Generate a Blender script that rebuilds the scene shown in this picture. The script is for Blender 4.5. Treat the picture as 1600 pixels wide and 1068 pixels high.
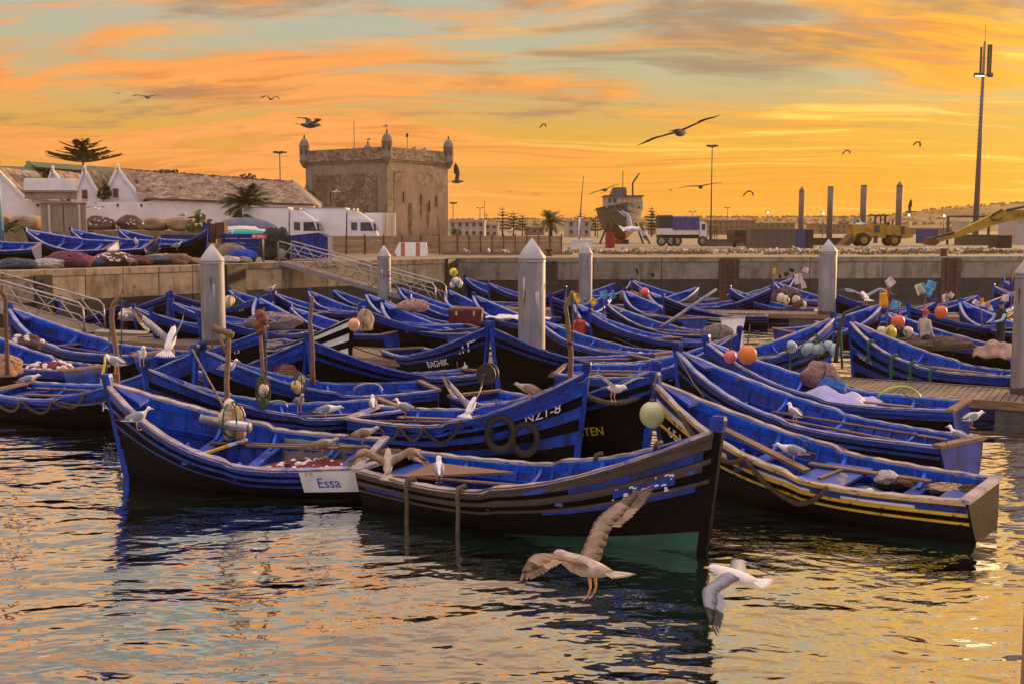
import bpy, bmesh, math, random
import numpy as np
from mathutils import Vector, Matrix, noise

for o in list(bpy.data.objects): bpy.data.objects.remove(o)
SC = bpy.context.scene
COL = SC.collection
R = math.radians
rnd = random.Random(7)

# ------------------------------------------------------------------ camera
EYE = 4.2                      # metres above the water: standing on the near quay
FPX = 1750.0                   # focal length in photo pixels (1600 wide)
PITCH = math.atan((534 - 358) / FPX)
cam = bpy.data.cameras.new('camera'); camo = bpy.data.objects.new('camera', cam); COL.objects.link(camo)
cam.sensor_width = 36; cam.lens = FPX / 1600 * 36; cam.clip_start = .1; cam.clip_end = 20000
camo.location = (0, 0, EYE); camo.rotation_euler = (math.pi / 2 - PITCH, 0, 0)
SC.camera = camo

# ------------------------------------------------------------------ sky and sun
CLX, CLY = 7.4, 3.3
SUN_AZ, SUN_EL = 46.0, 7.0     # degrees right of the view direction, degrees above the horizon
class NT:
    def __init__(s, tree): s.t = tree; s.n = tree.nodes; s.l = tree.links
    def node(s, typ, **kw):
        n = s.n.new(typ)
        for k, v in kw.items(): setattr(n, k, v)
        return n
    def put(s, sock, v):
        if v is None: return
        if hasattr(v, 'is_output'): s.l.new(v, sock)
        else:
            if sock.type == 'RGBA' and hasattr(v, '__len__') and len(v) == 3: v = (*v, 1)
            sock.default_value = v
    def m(s, op, a, b=None, c=None, clamp=False):
        n = s.node('ShaderNodeMath', operation=op, use_clamp=clamp)
        for i, x in enumerate((a, b, c)): s.put(n.inputs[i], x)
        return n.outputs[0]
    def mix(s, f, a, b, blend='MIX'):
        n = s.node('ShaderNodeMix', data_type='RGBA', blend_type=blend)
        s.put(n.inputs[0], f); s.put(n.inputs[6], a); s.put(n.inputs[7], b)
        return n.outputs[2]
    def step(s, x, a, b):
        n = s.node('ShaderNodeMapRange', interpolation_type='SMOOTHSTEP')
        s.put(n.inputs[0], x); n.inputs[1].default_value = a; n.inputs[2].default_value = b
        return n.outputs[0]
    def comb(s, x, y, z):
        n = s.node('ShaderNodeCombineXYZ')
        for i, v in enumerate((x, y, z)): s.put(n.inputs[i], v)
        return n.outputs[0]
    def sep(s, v):
        n = s.node('ShaderNodeSeparateXYZ'); s.put(n.inputs[0], v); return n.outputs
    def noise(s, vec, scale, detail=3, rough=.5, dist=0, col=False):
        n = s.node('ShaderNodeTexNoise')
        s.put(n.inputs['Vector'], vec); n.inputs['Scale'].default_value = scale
        n.inputs['Detail'].default_value = detail; n.inputs['Roughness'].default_value = rough
        n.inputs['Distortion'].default_value = dist
        return n.outputs[1 if col else 0]
    def ramp(s, x, stops):
        n = s.node('ShaderNodeValToRGB'); s.put(n.inputs[0], x); e = n.color_ramp.elements
        while len(e) < len(stops): e.new(.5)
        for i, (p, c) in enumerate(stops): e[i].position = p; e[i].color = (*c, 1)
        return n.outputs[0]
    def mapv(s, vec, scale=(1, 1, 1), loc=(0, 0, 0), rot=(0, 0, 0)):
        n = s.node('ShaderNodeMapping'); s.put(n.inputs[0], vec)
        n.inputs[1].default_value = loc; n.inputs[2].default_value = rot; n.inputs[3].default_value = scale
        return n.outputs[0]

W = bpy.data.worlds.new('World'); SC.world = W; W.use_nodes = True
w = NT(W.node_tree); w.n.clear()
d = w.node('ShaderNodeTexCoord').outputs['Generated']
dx, dy, dz = w.sep(d)
z = w.m('MAXIMUM', dz, 0.0)
# clear sky: golden at the horizon, grey-teal above, paler lilac away from the sunset
clear = w.ramp(z, [(0, (.80, .30, .012)), (.05, (.76, .36, .010)), (.085, (.66, .39, .06)), (.125, (.50, .45, .24)), (.19, (.42, .46, .37)), (.6, (.36, .40, .40)), (1, (2.3, 2.25, 2.45))])
sx, sy, sz_ = math.sin(R(SUN_AZ)) * math.cos(R(SUN_EL)), math.cos(R(SUN_AZ)) * math.cos(R(SUN_EL)), math.sin(R(SUN_EL))
sd = w.m('ADD', w.m('ADD', w.m('MULTIPLY', dx, sx), w.m('MULTIPLY', dy, sy)), w.m('MULTIPLY', dz, sz_))
toward = w.step(sd, .55, .93)
lowz = w.step(z, .16, .0)
left = w.m('MULTIPLY', w.step(sd, .88, .58), lowz)
clear = w.mix(left, clear, (.76, .33, .065))
east = w.m('MULTIPLY', w.step(dy, .25, -.75), w.step(z, .95, .45))
over = w.step(z, .58, 1.0)  # overhead sky, out of view, brightened as added fill for the scene
clear = w.mix(east, clear, (.52, .50, .60))
# cloud sheet: high streaks laid out on a horizontal plane overhead
den = w.m('ADD', z, .125)
px_, py_ = w.m('DIVIDE', dx, den), w.m('DIVIDE', dy, den)
pv = w.comb(px_, py_, 0.0)
wob = w.noise(w.mapv(pv, (.5, .8, 1), (2, 0, 0)), .8, 3, .5, col=True)
wv = w.node('ShaderNodeVectorMath', operation='SCALE'); w.put(wv.inputs[0], wob); wv.inputs[3].default_value = 1.5
av = w.node('ShaderNodeVectorMath', operation='ADD'); w.put(av.inputs[0], w.mapv(pv, (.62, 1.15, 1), (CLX, CLY, 0), (0, 0, R(9)))); w.put(av.inputs[1], wv.outputs[0])
pw = av.outputs[0]
n1 = w.noise(pw, .95, 8, .58)
n2 = w.noise(w.mapv(pw, (1.1, 1.2, 1), (5.3, 9.1, 2)), .8, 8, .62)
n3 = w.noise(w.mapv(pw, (.8, 2.6, 1), (1.3, 4.4, 7)), 2.2, 7, .62)
cov = w.step(w.m('ADD', w.m('ADD', n1, w.m('MULTIPLY', w.step(z, .16, .40), .05)), w.m('MULTIPLY', w.m('SUBTRACT', n3, .5), .42)), .405, .555)
thin = w.m('MULTIPLY', cov, w.m('SUBTRACT', 1.0, w.m('MULTIPLY', w.step(z, .06, .01), .35)))
lit = w.mix(toward, (.92, .345, .082), (.98, .41, .020))
lit = w.mix(w.step(z, .14, .5), lit, w.mix(toward, (.98, .44, .19), (1.08, .50, .085)))
lit = w.mix(w.m('MULTIPLY', w.step(n3, .54, .66), w.m('ADD', .12, w.m('MULTIPLY', toward, .78))), lit, (1.0, .70, .13))
lit = w.mix(w.m('MULTIPLY', w.step(n3, .52, .38), .8), lit, (.68, .22, .045))
lit = w.mix(over, lit, (2.7, 2.35, 2.25))
lit = w.mix(east, lit, (.62, .54, .58))
sky = w.mix(thin, clear, lit)
dark = w.m('MULTIPLY', w.step(w.m('ADD', n2, w.m('MULTIPLY', w.m('SUBTRACT', n3, .5), .2)), .53, .65), w.step(z, .035, .08))
darkc = w.mix(w.step(z, .1, .5), (.30, .19, .11), (.27, .24, .24))
darkc = w.mix(over, darkc, (1.6, 1.48, 1.48))
darkc = w.mix(east, darkc, (.48, .46, .52))
sky = w.mix(w.m('MULTIPLY', dark, .80), sky, darkc)
# glow round the hidden sun
gl = w.m('MULTIPLY', w.m('POWER', w.m('MAXIMUM', sd, 0.0), 20.0), .75)
sky = w.mix(1.0, sky, w.mix(gl, (0, 0, 0), (.55, .38, .05)), 'ADD')
nis = w.node('ShaderNodeTexSky', sky_type='NISHITA', sun_disc=False)
nis.sun_elevation = R(SUN_EL); nis.sun_rotation = R(SUN_AZ)
nisb = w.node('ShaderNodeVectorMath', operation='SCALE'); w.put(nisb.inputs[0], nis.outputs[0]); nisb.inputs[3].default_value = .006
sky = w.mix(1.0, sky, nisb.outputs[0], 'ADD')
bg = w.node('ShaderNodeBackground'); w.put(bg.inputs[0], sky); bg.inputs[1].default_value = 1.0
wo = w.node('ShaderNodeOutputWorld'); w.l.new(bg.outputs[0], wo.inputs[0])

sl = bpy.data.lights.new('sun', 'SUN'); slo = bpy.data.objects.new('sun', sl); COL.objects.link(slo)
sl.energy = 5.0; sl.angle = R(3); sl.color = (1, .62, .30)
slo.rotation_euler = Vector((sx, sy, sz_)).to_track_quat('Z', 'Y').to_euler()
vs = SC.view_settings; vs.view_transform = 'Standard'; vs.look = 'None'; vs.exposure = 0.06; vs.gamma = 1

# ------------------------------------------------------------------ helpers
FWD = Vector((0, math.cos(PITCH), -math.sin(PITCH))); UP = Vector((0, math.sin(PITCH), math.cos(PITCH)))
def ray(x, y): return Vector((x - 800, 0, 0)) + FWD * FPX + UP * (534 - y)
def gp(x, y, z=0.0):           # a spot of the plan: where a sight line meets height z
    r = ray(x, y); t = (z - EYE) / r.z
    return Vector((r.x * t, r.y * t, z))
def at(x, y, Y):               # a spot at distance Y
    r = ray(x, y); t = Y / r.y
    return Vector((r.x * t, Y, EYE + r.z * t))

class MB:
    def __init__(s): s.v = []; s.f = []; s.m = []; s.s = []; s.mi = 0; s.sm = False
    def face(s, idx, mi=None): s.f.append(tuple(idx)); s.m.append(s.mi if mi is None else mi); s.s.append(s.sm)
    def add(s, vs, fs, sm=None):
        b = len(s.v); s.v += [tuple(p) for p in vs]; o = s.sm
        if sm is not None: s.sm = sm
        for f in fs: s.face([b + i for i in f])
        s.sm = o; return s
    def box(s, c, size, rot=None):
        hx, hy, hz = [k / 2 for k in size]
        P = [Vector((a * hx, b * hy, e * hz)) for a in (-1, 1) for b in (-1, 1) for e in (-1, 1)]
        if rot is not None: P = [rot @ p for p in P]
        c = Vector(c)
        return s.add([p + c for p in P], [(0, 1, 3, 2), (4, 6, 7, 5), (0, 4, 5, 1), (2, 3, 7, 6), (0, 2, 6, 4), (1, 5, 7, 3)])
    def box2(s, a, b): return s.box([(a[i] + b[i]) / 2 for i in range(3)], [abs(b[i] - a[i]) for i in range(3)])
    def beam(s, a, b, wd, h=None, up=(0, 0, 1)):
        a, b = Vector(a), Vector(b); h = wd if h is None else h
        dd = b - a; L = dd.length; dd.normalize(); up = Vector(up)
        if abs(dd.dot(up)) > .98: up = Vector((0, 1, 0))
        sd_ = dd.cross(up).normalized(); u = sd_.cross(dd)
        return s.box((a + b) / 2, (L, wd, h), Matrix((dd, sd_, u)).transposed())
    def tube(s, pts, r, n=8, cap=True):
        pts = [Vector(p) for p in pts]; k = len(pts); rs = r if hasattr(r, '__len__') else [r] * k
        rings = []; ref = None
        for i, p in enumerate(pts):
            t = (pts[min(i + 1, k - 1)] - pts[max(i - 1, 0)]).normalized()
            if ref is None: ref = Vector((0, 0, 1)) if abs(t.z) < .9 else Vector((1, 0, 0))
            a = (ref - t * ref.dot(t)).normalized(); b = t.cross(a); ref = a
            rings.append([p + (a * math.cos(6.28318 * j / n) + b * math.sin(6.28318 * j / n)) * rs[i] for j in range(n)])
        return s.loft(rings, cap)
    def loft(s, rings, cap=True, closed=True, sm=True):
        n = len(rings[0]); b = len(s.v); o = s.sm; s.sm = sm
        for rg in rings: s.v += [tuple(p) for p in rg]
        for i in range(len(rings) - 1):
            for j in range(n if closed else n - 1):
                k = (j + 1) % n
                s.face((b + i * n + j, b + i * n + k, b + (i + 1) * n + k, b + (i + 1) * n + j))
        s.sm = False
        if cap and closed:
            s.face([b + j for j in range(n)][::-1]); s.face([b + (len(rings) - 1) * n + j for j in range(n)])
        s.sm = o; return s
    def lathe(s, prof, n=16, c=(0, 0, 0)):
        c = Vector(c)
        return s.loft([[c + Vector((r * math.cos(6.28318 * j / n), r * math.sin(6.28318 * j / n), z)) for j in range(n)] for r, z in prof])
    def prism(s, poly, ext):
        ext = Vector(ext); poly = [Vector(p) for p in poly]; n = len(poly)
        return s.add(poly + [p + ext for p in poly], [tuple(range(n))[::-1], tuple(range(n, 2 * n))] + [(i, (i + 1) % n, n + (i + 1) % n, n + i) for i in range(n)])
    def ell(s, c, r, nu=14, nv=9, amp=0.0, fr=2.0, seed=0.0, flat=None):
        c = Vector(c); rings = []
        for i in range(nv):
            ph = math.pi * (i + .02) / (nv - 1 + .04) - math.pi / 2; rg = []
            for j in range(nu):
                th = 6.28318 * j / nu
                p = Vector((math.cos(ph) * math.cos(th), math.cos(ph) * math.sin(th), math.sin(ph)))
                k = 1 + amp * noise.noise(p * fr + Vector((seed, seed * 1.7, 0)))
                q = Vector((p.x * r[0] * k, p.y * r[1] * k, p.z * r[2] * k))
                if flat is not None and q.z < flat: q.z = flat
                rg.append(c + q)
            rings.append(rg)
        return s.loft(rings)
    def mesh(s, name, mats):
        me = bpy.data.meshes.new(name); me.from_pydata(s.v, [], s.f)
        for mt in (mats if isinstance(mats, (list, tuple)) else [mats]): me.materials.append(mt)
        me.polygons.foreach_set('material_index', s.m); me.polygons.foreach_set('use_smooth', s.s); me.update()
        return me
    def build(s, name, mats, parent=None): return link(name, s.mesh(name, mats), parent)
def link(name, me, parent=None, M=None):
    o = bpy.data.objects.new(name, me); COL.objects.link(o); o.parent = parent
    if M is not None: o.matrix_basis = M
    return o
LABELS = {}
def tag(o, label, cat, group=None):
    o['label'] = label; o['category'] = cat
    if group: o['group'] = group
    return o
def thing(name, label, cat, loc=(0, 0, 0), rz=0.0, group=None, sc=(1, 1, 1)):
    o = bpy.data.objects.new(name, None); COL.objects.link(o); o.empty_display_size = .2
    o.location = loc; o.rotation_euler = (0, 0, rz); o.scale = sc
    return tag(o, label, cat, group)
def structure(o): o['kind'] = 'structure'; return o
def stuff(o): o['kind'] = 'stuff'; return o
def copytree(o, loc=None, rz=None, label=None, parent=None):
    c = o.copy(); COL.objects.link(c); c.parent = parent
    if loc is not None: c.location = loc
    if rz is not None: c.rotation_euler = (0, 0, rz)
    if label: c['label'] = label
    for k in list(o.children): copytree(k, parent=c)
    return c

MATS = {}
def mat(name, c1, c2=None, sc=4.0, rough=.6, bump=0.0, bsc=25.0, wear=None, wth=(.60, .70), wsc=3.0, metal=0.0, spec=.5, stretch=(1, 1, 1), rv=.0, emit=None, grime=None):
    m = bpy.data.materials.new(name); m.use_nodes = True; t = NT(m.node_tree); b = t.n['Principled BSDF']
    co = t.node('ShaderNodeTexCoord').outputs['Object']; v = t.mapv(co, stretch)
    ran = t.node('ShaderNodeObjectInfo').outputs['Random']
    off = t.node('ShaderNodeVectorMath', operation='ADD'); t.put(off.inputs[0], v); t.put(off.inputs[1], t.comb(t.m('MULTIPLY', ran, 37.0), t.m('MULTIPLY', ran, 13.0), 0.0)); v = off.outputs[0]
    c = c1
    if c2 is not None: c = t.mix(t.step(t.noise(v, sc, 5, .6), .33, .67), c1, c2)
    if wear is not None:
        c = t.mix(t.step(t.noise(v, wsc, 7, .68), *wth), c, wear)
    if grime is not None:
        gc, ga, gs_ = grime; g = t.noise(t.mapv(v, (gs_, gs_, gs_ * .16)), 1.0, 5, .62); c = t.mix(t.m('MULTIPLY', t.step(g, .46, .66), ga), c, gc)
    if rv:
        h = t.node('ShaderNodeHueSaturation'); t.put(h.inputs['Color'], c); t.put(h.inputs['Value'], t.m('ADD', 1 - rv, t.m('MULTIPLY', ran, 2 * rv))); c = h.outputs[0]
    t.put(b.inputs['Base Color'], c)
    rr = t.m('ADD', rough - .08, t.m('MULTIPLY', t.noise(v, bsc * .3, 3), .16))
    t.put(b.inputs['Roughness'], rr); b.inputs['Metallic'].default_value = metal
    b.inputs['Specular IOR Level'].default_value = spec
    if bump:
        bn = t.node('ShaderNodeBump'); bn.inputs['Strength'].default_value = 1.0; bn.inputs['Distance'].default_value = bump
        t.put(bn.inputs['Height'], t.noise(v, bsc, 5, .6)); t.put(b.inputs['Normal'], bn.outputs[0])
    if emit: b.inputs['Emission Color'].default_value = (*emit[0], 1); b.inputs['Emission Strength'].default_value = emit[1]
    MATS[name] = m; return m

BLUE = mat('blue paint', (.0006, .058, .52), (.0006, .030, .30), 2.5, .42, .004, 30, (.06, .065, .12), (.63, .72), 5.5, rv=.20, spec=.3, grime=((.006, .014, .05), .65, 7))
BLUE2 = mat('deep blue paint', (.0006, .038, .35), (.0006, .018, .17), 2.5, .40, .004, 30, (.04, .03, .035), (.57, .67), 4.5, rv=.25, spec=.3, grime=((.004, .006, .016), .7, 7))
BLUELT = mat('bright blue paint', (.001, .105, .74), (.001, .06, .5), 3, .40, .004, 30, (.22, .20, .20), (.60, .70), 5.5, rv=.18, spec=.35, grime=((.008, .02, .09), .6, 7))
BLUEIN = mat('shaded inner blue paint', (.0006, .050, .45), (.0006, .025, .23), 1.6, .5, .004, 30, (.03, .03, .05), (.60, .70), 3.5, rv=.2, spec=.25, grime=((.004, .008, .025), .75, 5))  # darker copy of the blue: shade inside the hulls put into the colour, with grime
BLACK = mat('black hull paint', (.0022, .0022, .0032), (.005, .0045, .005), 3, .5, .005, 25, (.016, .012, .010), (.70, .80), 4, rv=.2, spec=.05)
BROWN = mat('worn brown plank', (.058, .032, .022), (.028, .016, .012), 3, .55, .006, 30, (.008, .06, .40), (.60, .66), 2.2, stretch=(.6, 2, 2))
RIM = mat('worn skylit gunwale', (.40, .33, .32), (.17, .16, .21), 3, .38, .006, 40, (.03, .08, .42), (.55, .63), 2.6)  # worn rim, with the pinkish sky highlight on its top put into the colour
RIMB = mat('rubbed blue gunwale', (.30, .30, .40), (.03, .11, .46), 3.2, .38, .006, 40, (.32, .26, .24), (.56, .66), 3.2)
GREEN = mat('green antifouling', (.004, .085, .05), (.004, .05, .035), 4, .45, .006, 20, (.02, .03, .02), (.60, .72), 5)
YELLOW = mat('yellow paint', (.62, .42, .02), (.50, .32, .02), 4, .5, .004, 30, (.03, .025, .02), (.57, .63), 7)
WHITE = mat('white paint', (.72, .70, .70), (.58, .56, .57), 3, .5, .003, 30, (.10, .10, .10), (.64, .70), 6)
LETTER = mat('white lettering', (.78, .76, .74), (.62, .60, .58), 6, .6)
LETTERY = mat('yellow lettering', (.70, .52, .03), None, 6, .6)
WOOD = mat('bare wood', (.22, .13, .075), (.13, .075, .045), 4, .7, .006, 30, stretch=(.5, 3, 3), rv=.2)
WOODD = mat('wet dark wood', (.045, .028, .020), (.02, .014, .012), 4, .55, .008, 25, stretch=(.5, 3, 3), rv=.2)
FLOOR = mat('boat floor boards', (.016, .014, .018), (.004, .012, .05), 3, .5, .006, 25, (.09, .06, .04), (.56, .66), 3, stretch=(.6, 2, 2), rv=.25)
THWART = mat('worn blue thwart', (.01, .06, .38), (.03, .06, .22), 3, .45, .005, 30, (.26, .17, .11), (.55, .65), 2.2, stretch=(1.5, .6, 1), rv=.15)
ROPE = mat('old rope', (.085, .058, .035), (.05, .035, .022), 20, .9, .01, 60, rv=.3)
ROPEG = mat('green rope', (.02, .12, .06), (.01, .07, .03), 20, .9, .01, 60)
TYRE = mat('tyre rubber', (.014, .012, .012), (.025, .02, .018), 6, .75, .004, 40)
STEEL = mat('galvanised steel', (.34, .33, .33), (.24, .23, .23), 8, .42, .001, 60, (.20, .11, .06), (.66, .76), 5, metal=.55)
PILE = mat('weathered pile steel', (.27, .27, .295), (.15, .15, .165), 1.2, .55, .004, 18, (.16, .13, .10), (.58, .74), 1.6, stretch=(1, 1, .45), rv=.08, grime=((.13, .10, .075), .55, 5))
RUSTY = mat('rusty iron', (.14, .055, .028), (.07, .032, .02), 7, .8, .01, 30)
CONC = mat('quay concrete', (.27, .225, .175), (.20, .165, .125), 1.3, .85, .015, 9, (.11, .085, .06), (.60, .78), .9)
DECK = mat('pontoon decking', (.145, .105, .085), (.10, .072, .06), 2.0, .7, .004, 30, (.06, .045, .04), (.60, .72), 1.5, rv=.12)
DARKM = mat('dark metal', (.03, .028, .028), (.05, .045, .04), 5, .6)
GLASS = mat('dark window glass', (.02, .022, .03), None, 5, .08, spec=.8)

# ================================================================== SETTING
# ---- water
wm = bpy.data.materials.new('harbour water'); wm.use_nodes = True; t = NT(wm.node_tree); t.n.clear()
co = t.node('ShaderNodeTexCoord').outputs['Object']
wob = t.noise(t.mapv(co, (.5, .5, 1)), .55, 2, .5, col=True)
vs_ = t.node('ShaderNodeVectorMath', operation='SCALE'); t.put(vs_.inputs[0], wob); vs_.inputs[3].default_value = 1.1
va = t.node('ShaderNodeVectorMath', operation='ADD'); t.put(va.inputs[0], co); t.put(va.inputs[1], vs_.outputs[0]); wv_ = va.outputs[0]
h1 = t.noise(t.mapv(wv_, (.85, 1.35, 1), (0, 0, 0), (0, 0, R(14))), .72, 2, .42)
h2 = t.noise(t.mapv(wv_, (.9, 1.5, 1), (3, 7, 0), (0, 0, R(-18))), 2.5, 2, .42)
h3 = t.noise(t.mapv(co, (.5, .8, 1), (9, 2, 0)), .42, 1, .4)
hh = t.m('ADD', t.m('ADD', t.m('MULTIPLY', h1, .115), t.m('MULTIPLY', h2, .036)), t.m('MULTIPLY', h3, .11))
bn = t.node('ShaderNodeBump'); bn.inputs['Strength'].default_value = 1.0; bn.inputs['Distance'].default_value = 1.0; t.put(bn.inputs['Height'], hh)
fr = t.node('ShaderNodeFresnel'); fr.inputs[0].default_value = 1.75; t.l.new(bn.outputs[0], fr.inputs[1])
df = t.node('ShaderNodeBsdfDiffuse'); t.put(df.inputs[0], (.007, .026, .020))
gs = t.node('ShaderNodeBsdfGlossy'); t.put(gs.inputs[0], (1, 1, 1)); gs.inputs[1].default_value = .03
t.l.new(bn.outputs[0], gs.inputs['Normal'])
mx = t.node('ShaderNodeMixShader'); t.put(mx.inputs[0], t.m('MINIMUM', t.m('ADD', t.m('MULTIPLY', fr.outputs[0], 1.8), .30), 1.0)); t.l.new(df.outputs[0], mx.inputs[1]); t.l.new(gs.outputs[0], mx.inputs[2])
ou = t.node('ShaderNodeOutputMaterial'); t.l.new(mx.outputs[0], ou.inputs[0])
mb = MB(); mb.add([(-1950, -290, 0), (1950, -290, 0), (1950, 2050, 0), (-1950, 2050, 0)], [(0, 1, 2, 3)])
structure(mb.build('water', wm))

# ---- ground of the far quay and the land behind
GRD = mat('sandy quay ground', (.235, .175, .11), (.18, .135, .08), .6, .95, .03, 3, (.17, .145, .075), (.56, .70), .35)
QUAY = [(-60, 4), (-30, 36.5), (-20.6, 45.2), (-13.9, 54.0), (-13.3, 55.2), (-11.7, 57.0), (-3.9, 64.6), (-3.4, 66.2), (9.0, 67.6), (32, 70), (75, 74.5), (400, 108)]
SH = [(1900, 200), (1900, 2000), (-1900, 2000), (-1900, 4)]
bmg = bmesh.new(); vv = [bmg.verts.new((x, y, 2.5)) for x, y in QUAY + SH]; f = bmg.faces.new(vv)
bmesh.ops.triangulate(bmg, faces=[f]); me = bpy.data.meshes.new('ground'); bmg.to_mesh(me); bmg.free(); me.materials.append(GRD)
structure(link('ground', me))
mb = MB(); mb.box2((-40, -40, -2), (40, .6, 2.58)); structure(mb.build('near_quay', CONC))

# ---- quay wall: backing, coping stones, cast panels above the tide line, weedy panels below
TIDE = mat('weedy tidal concrete', (.030, .024, .016), (.016, .014, .010), 1.5, .7, .02, 8, (.065, .045, .025), (.60, .72), 1.2)
CONCL = mat('ochre quay concrete', (.36, .28, .185), (.27, .205, .135), 1.1, .85, .015, 9, (.15, .10, .06), (.58, .74), .8, stretch=(1, 1, 1.6), rv=.14, grime=((.10, .065, .035), .7, 2.2))
CONCG = mat('grey quay concrete', (.235, .20, .165), (.185, .158, .125), 1.0, .85, .015, 9, (.105, .085, .065), (.58, .76), .7, stretch=(1, 1, 2.2), rv=.12, grime=((.085, .065, .045), .7, 1.8))
qw = structure(bpy.data.objects.new('quay_wall', None)); COL.objects.link(qw)
back = MB()
def wallrun(a, b, pw, m_up, lo, first=0):
    a, b = Vector((*a, 0)), Vector((*b, 0)); dd = (b - a); L = dd.length; dd.normalize(); nn = Vector((dd.y, -dd.x, 0))
    n = max(1, round(L / pw)); pw = L / n; ang = math.atan2(dd.y, dd.x); rot = Matrix.Rotation(ang, 3, 'Z')
    back.box((a + b) / 2 - nn * .25 + Vector((0, 0, .74)), (L + .3, .5, 3.44), rot)
    def pm(ln, h, th):
        k = ('panel', round(ln, 2), round(h, 2), th, m_up.name)
        if k not in PM:
            q = MB(); e = .015
            q.loft([[Vector((sx_ * (ln / 2 - i_), y_, sz * (h / 2 - i_))) for sx_, sz in ((-1, -1), (1, -1), (1, 1), (-1, 1))] for y_, i_ in ((0, 0), (-th + e, 0), (-th, e))], sm=False)
            PM[k] = q
        return PM[k]
    cz = 2.5
    for i in range(n):
        c = a + dd * pw * (i + .5)
        zs = [(1.18, 2.20, m_up, 'concrete_panel', .06), (2.215, 2.512, m_up, 'coping_stone', .09), (-.6, 1.165, TIDE, 'tidal_panel', .05)]
        for z0, z1, mm, nm, th in zs:
            th += rnd.uniform(-.012, .012)
            if nm != 'coping_stone' and lo and (i + first) % 5 == 3 and False: continue
            q = pm(pw - .035, z1 - z0, .06)
            key = ('me', round(pw, 2), round(z1 - z0, 2), mm.name)
            if key not in PM: PM[key] = q.mesh(nm, mm)
            M = Matrix.Translation(c + nn * (th - .06) + Vector((0, 0, (z0 + z1) / 2))) @ rot.to_4x4()
            link(nm, PM[key], qw, M)
PM = {}
wallrun(QUAY[0], QUAY[1], 4, CONCL, 0)
wallrun(QUAY[1], QUAY[2], 1.9, CONCL, 0); wallrun(QUAY[2], QUAY[3], 1.85, CONCL, 1); wallrun(QUAY[4], QUAY[5], 2.4, CONCL, 0); wallrun(QUAY[5], QUAY[6], 2.7, CONCL, 1)
wallrun(QUAY[7], QUAY[8], 4.1, CONCG, 1); wallrun(QUAY[8], QUAY[9], 4.6, CONCG, 1); wallrun(QUAY[9], QUAY[10], 6, CONCG, 0)
wallrun(QUAY[10], QUAY[11], 30, CONCG, 0)
for a, b in ((3, 4), (6, 7)):
    p, q = Vector((*QUAY[a], .95)), Vector((*QUAY[b], .95)); back.beam(p, q, .5, 3.05)
back.build('wall_backing', TIDE, qw)
# timber fender posts and ladders let into the wall
def fender(px, col=WOODD, w_=.5):
    a = None
    for i in range(len(QUAY) - 1):
        p0, p1 = Vector(QUAY[i]), Vector(QUAY[i + 1])
        for k in range(200):
            p = p0.lerp(p1, k / 200)
            if abs(800 + p.x / p.y * 1750 - px) < 2.5: a = (p, (p1 - p0).normalized()); break
        if a: break
    p, dd = a; nn = Vector((dd.y, -dd.x)); q = p + nn * .10
    return q, math.atan2(dd.y, dd.x)
for px, lab in ((66, 'dark stained timber fender post on the ochre wall at far left'), (862, 'dark timber fender on the quay wall behind the tallest grey pile'),):
    q, a = fender(px); mb = MB(); mb.box((0, 0, .95), (.75, .24, 2.7)); mb.box((0, -.14, .9), (.18, .08, 2.4)); mb.mi = 1
    for zz in (.2, 1.0, 1.8): mb.box((0, -.15, zz), (.8, .06, .08))
    o = mb.build('fender_post', [WOODD, RUSTY]); o.location = (q.x, q.y, 0); o.rotation_euler = (0, 0, a); tag(o, lab, 'fender')
for px, lab in ((1140, 'rusty ladder recess in the grey quay wall behind the moored boats'), (1486, 'rusty ladder recess in the grey quay wall near the right edge')):
    q, a = fender(px); t_ = thing('quay_ladder', lab, 'ladder', (q.x, q.y, 0), a)
    mb = MB(); mb.box((0, .02, .95), (1.25, .12, 2.9)); mb.build('recess_plate', mat('rusty brown plate', (.075, .045, .03), (.045, .028, .02), 2, .85), t_)
    for s_ in (-1, 1): mb = MB(); mb.box((s_ * .3, -.12, 1.0), (.06, .08, 2.9)); mb.build('rail', RUSTY, t_)
    for k in range(9): mb = MB(); mb.box((0, -.12, -.1 + k * .3), (.6, .045, .045)); mb.build('rung', RUSTY, t_)

# ---- pontoons
def pontoon(name, a, b, wd, lab, slat):
    a, b = Vector((*a, 0)), Vector((*b, 0)); dd = b - a; L = dd.length; ang = math.atan2(dd.y, dd.x)
    t_ = thing(name, lab, 'pontoon', a, ang)
    mb = MB(); mb.box((L / 2, 0, .34), (L, wd, .16)); mb.build('frame', WOODD, t_)
    k = 0; x = 1.2
    while x < L:
        mb = MB(); mb.box((x, 0, .05), (2.0, wd * .86, .5)); mb.build('float_tank', mat('float concrete', (.16, .15, .14), (.10, .095, .09), 3, .8) if 'float concrete' not in MATS else MATS['float concrete'], t_); x += 2.9
    n = int(L / slat); me = None
    sq = MB(); sq.box((0, 0, 0), (slat - .022, wd + .06, .045)); me = sq.mesh('deck_plank', DECK)
    for i in range(min(n, 300)): link('deck_plank', me, t_, Matrix.Translation((slat * (i + .5), 0, .445 + .004 * math.sin(i * 2.1))))
    for s_ in (-1, 1): mb = MB(); mb.box((L / 2, s_ * (wd / 2 + .07), .40), (L, .09, .18)); mb.build('edge_beam', WOOD, t_)
    return t_
pontoon('main_pontoon', (-19.5, 42.2), (13.4, 23.9), 2.2, 'long brown decked pontoon between the two near rows of boats', .145)
pontoon('back_pontoon', (-7.5, 54.9), (19.5, 48.2), 1.9, 'narrow brown pontoon by the far piles below the quay', .16)

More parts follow.
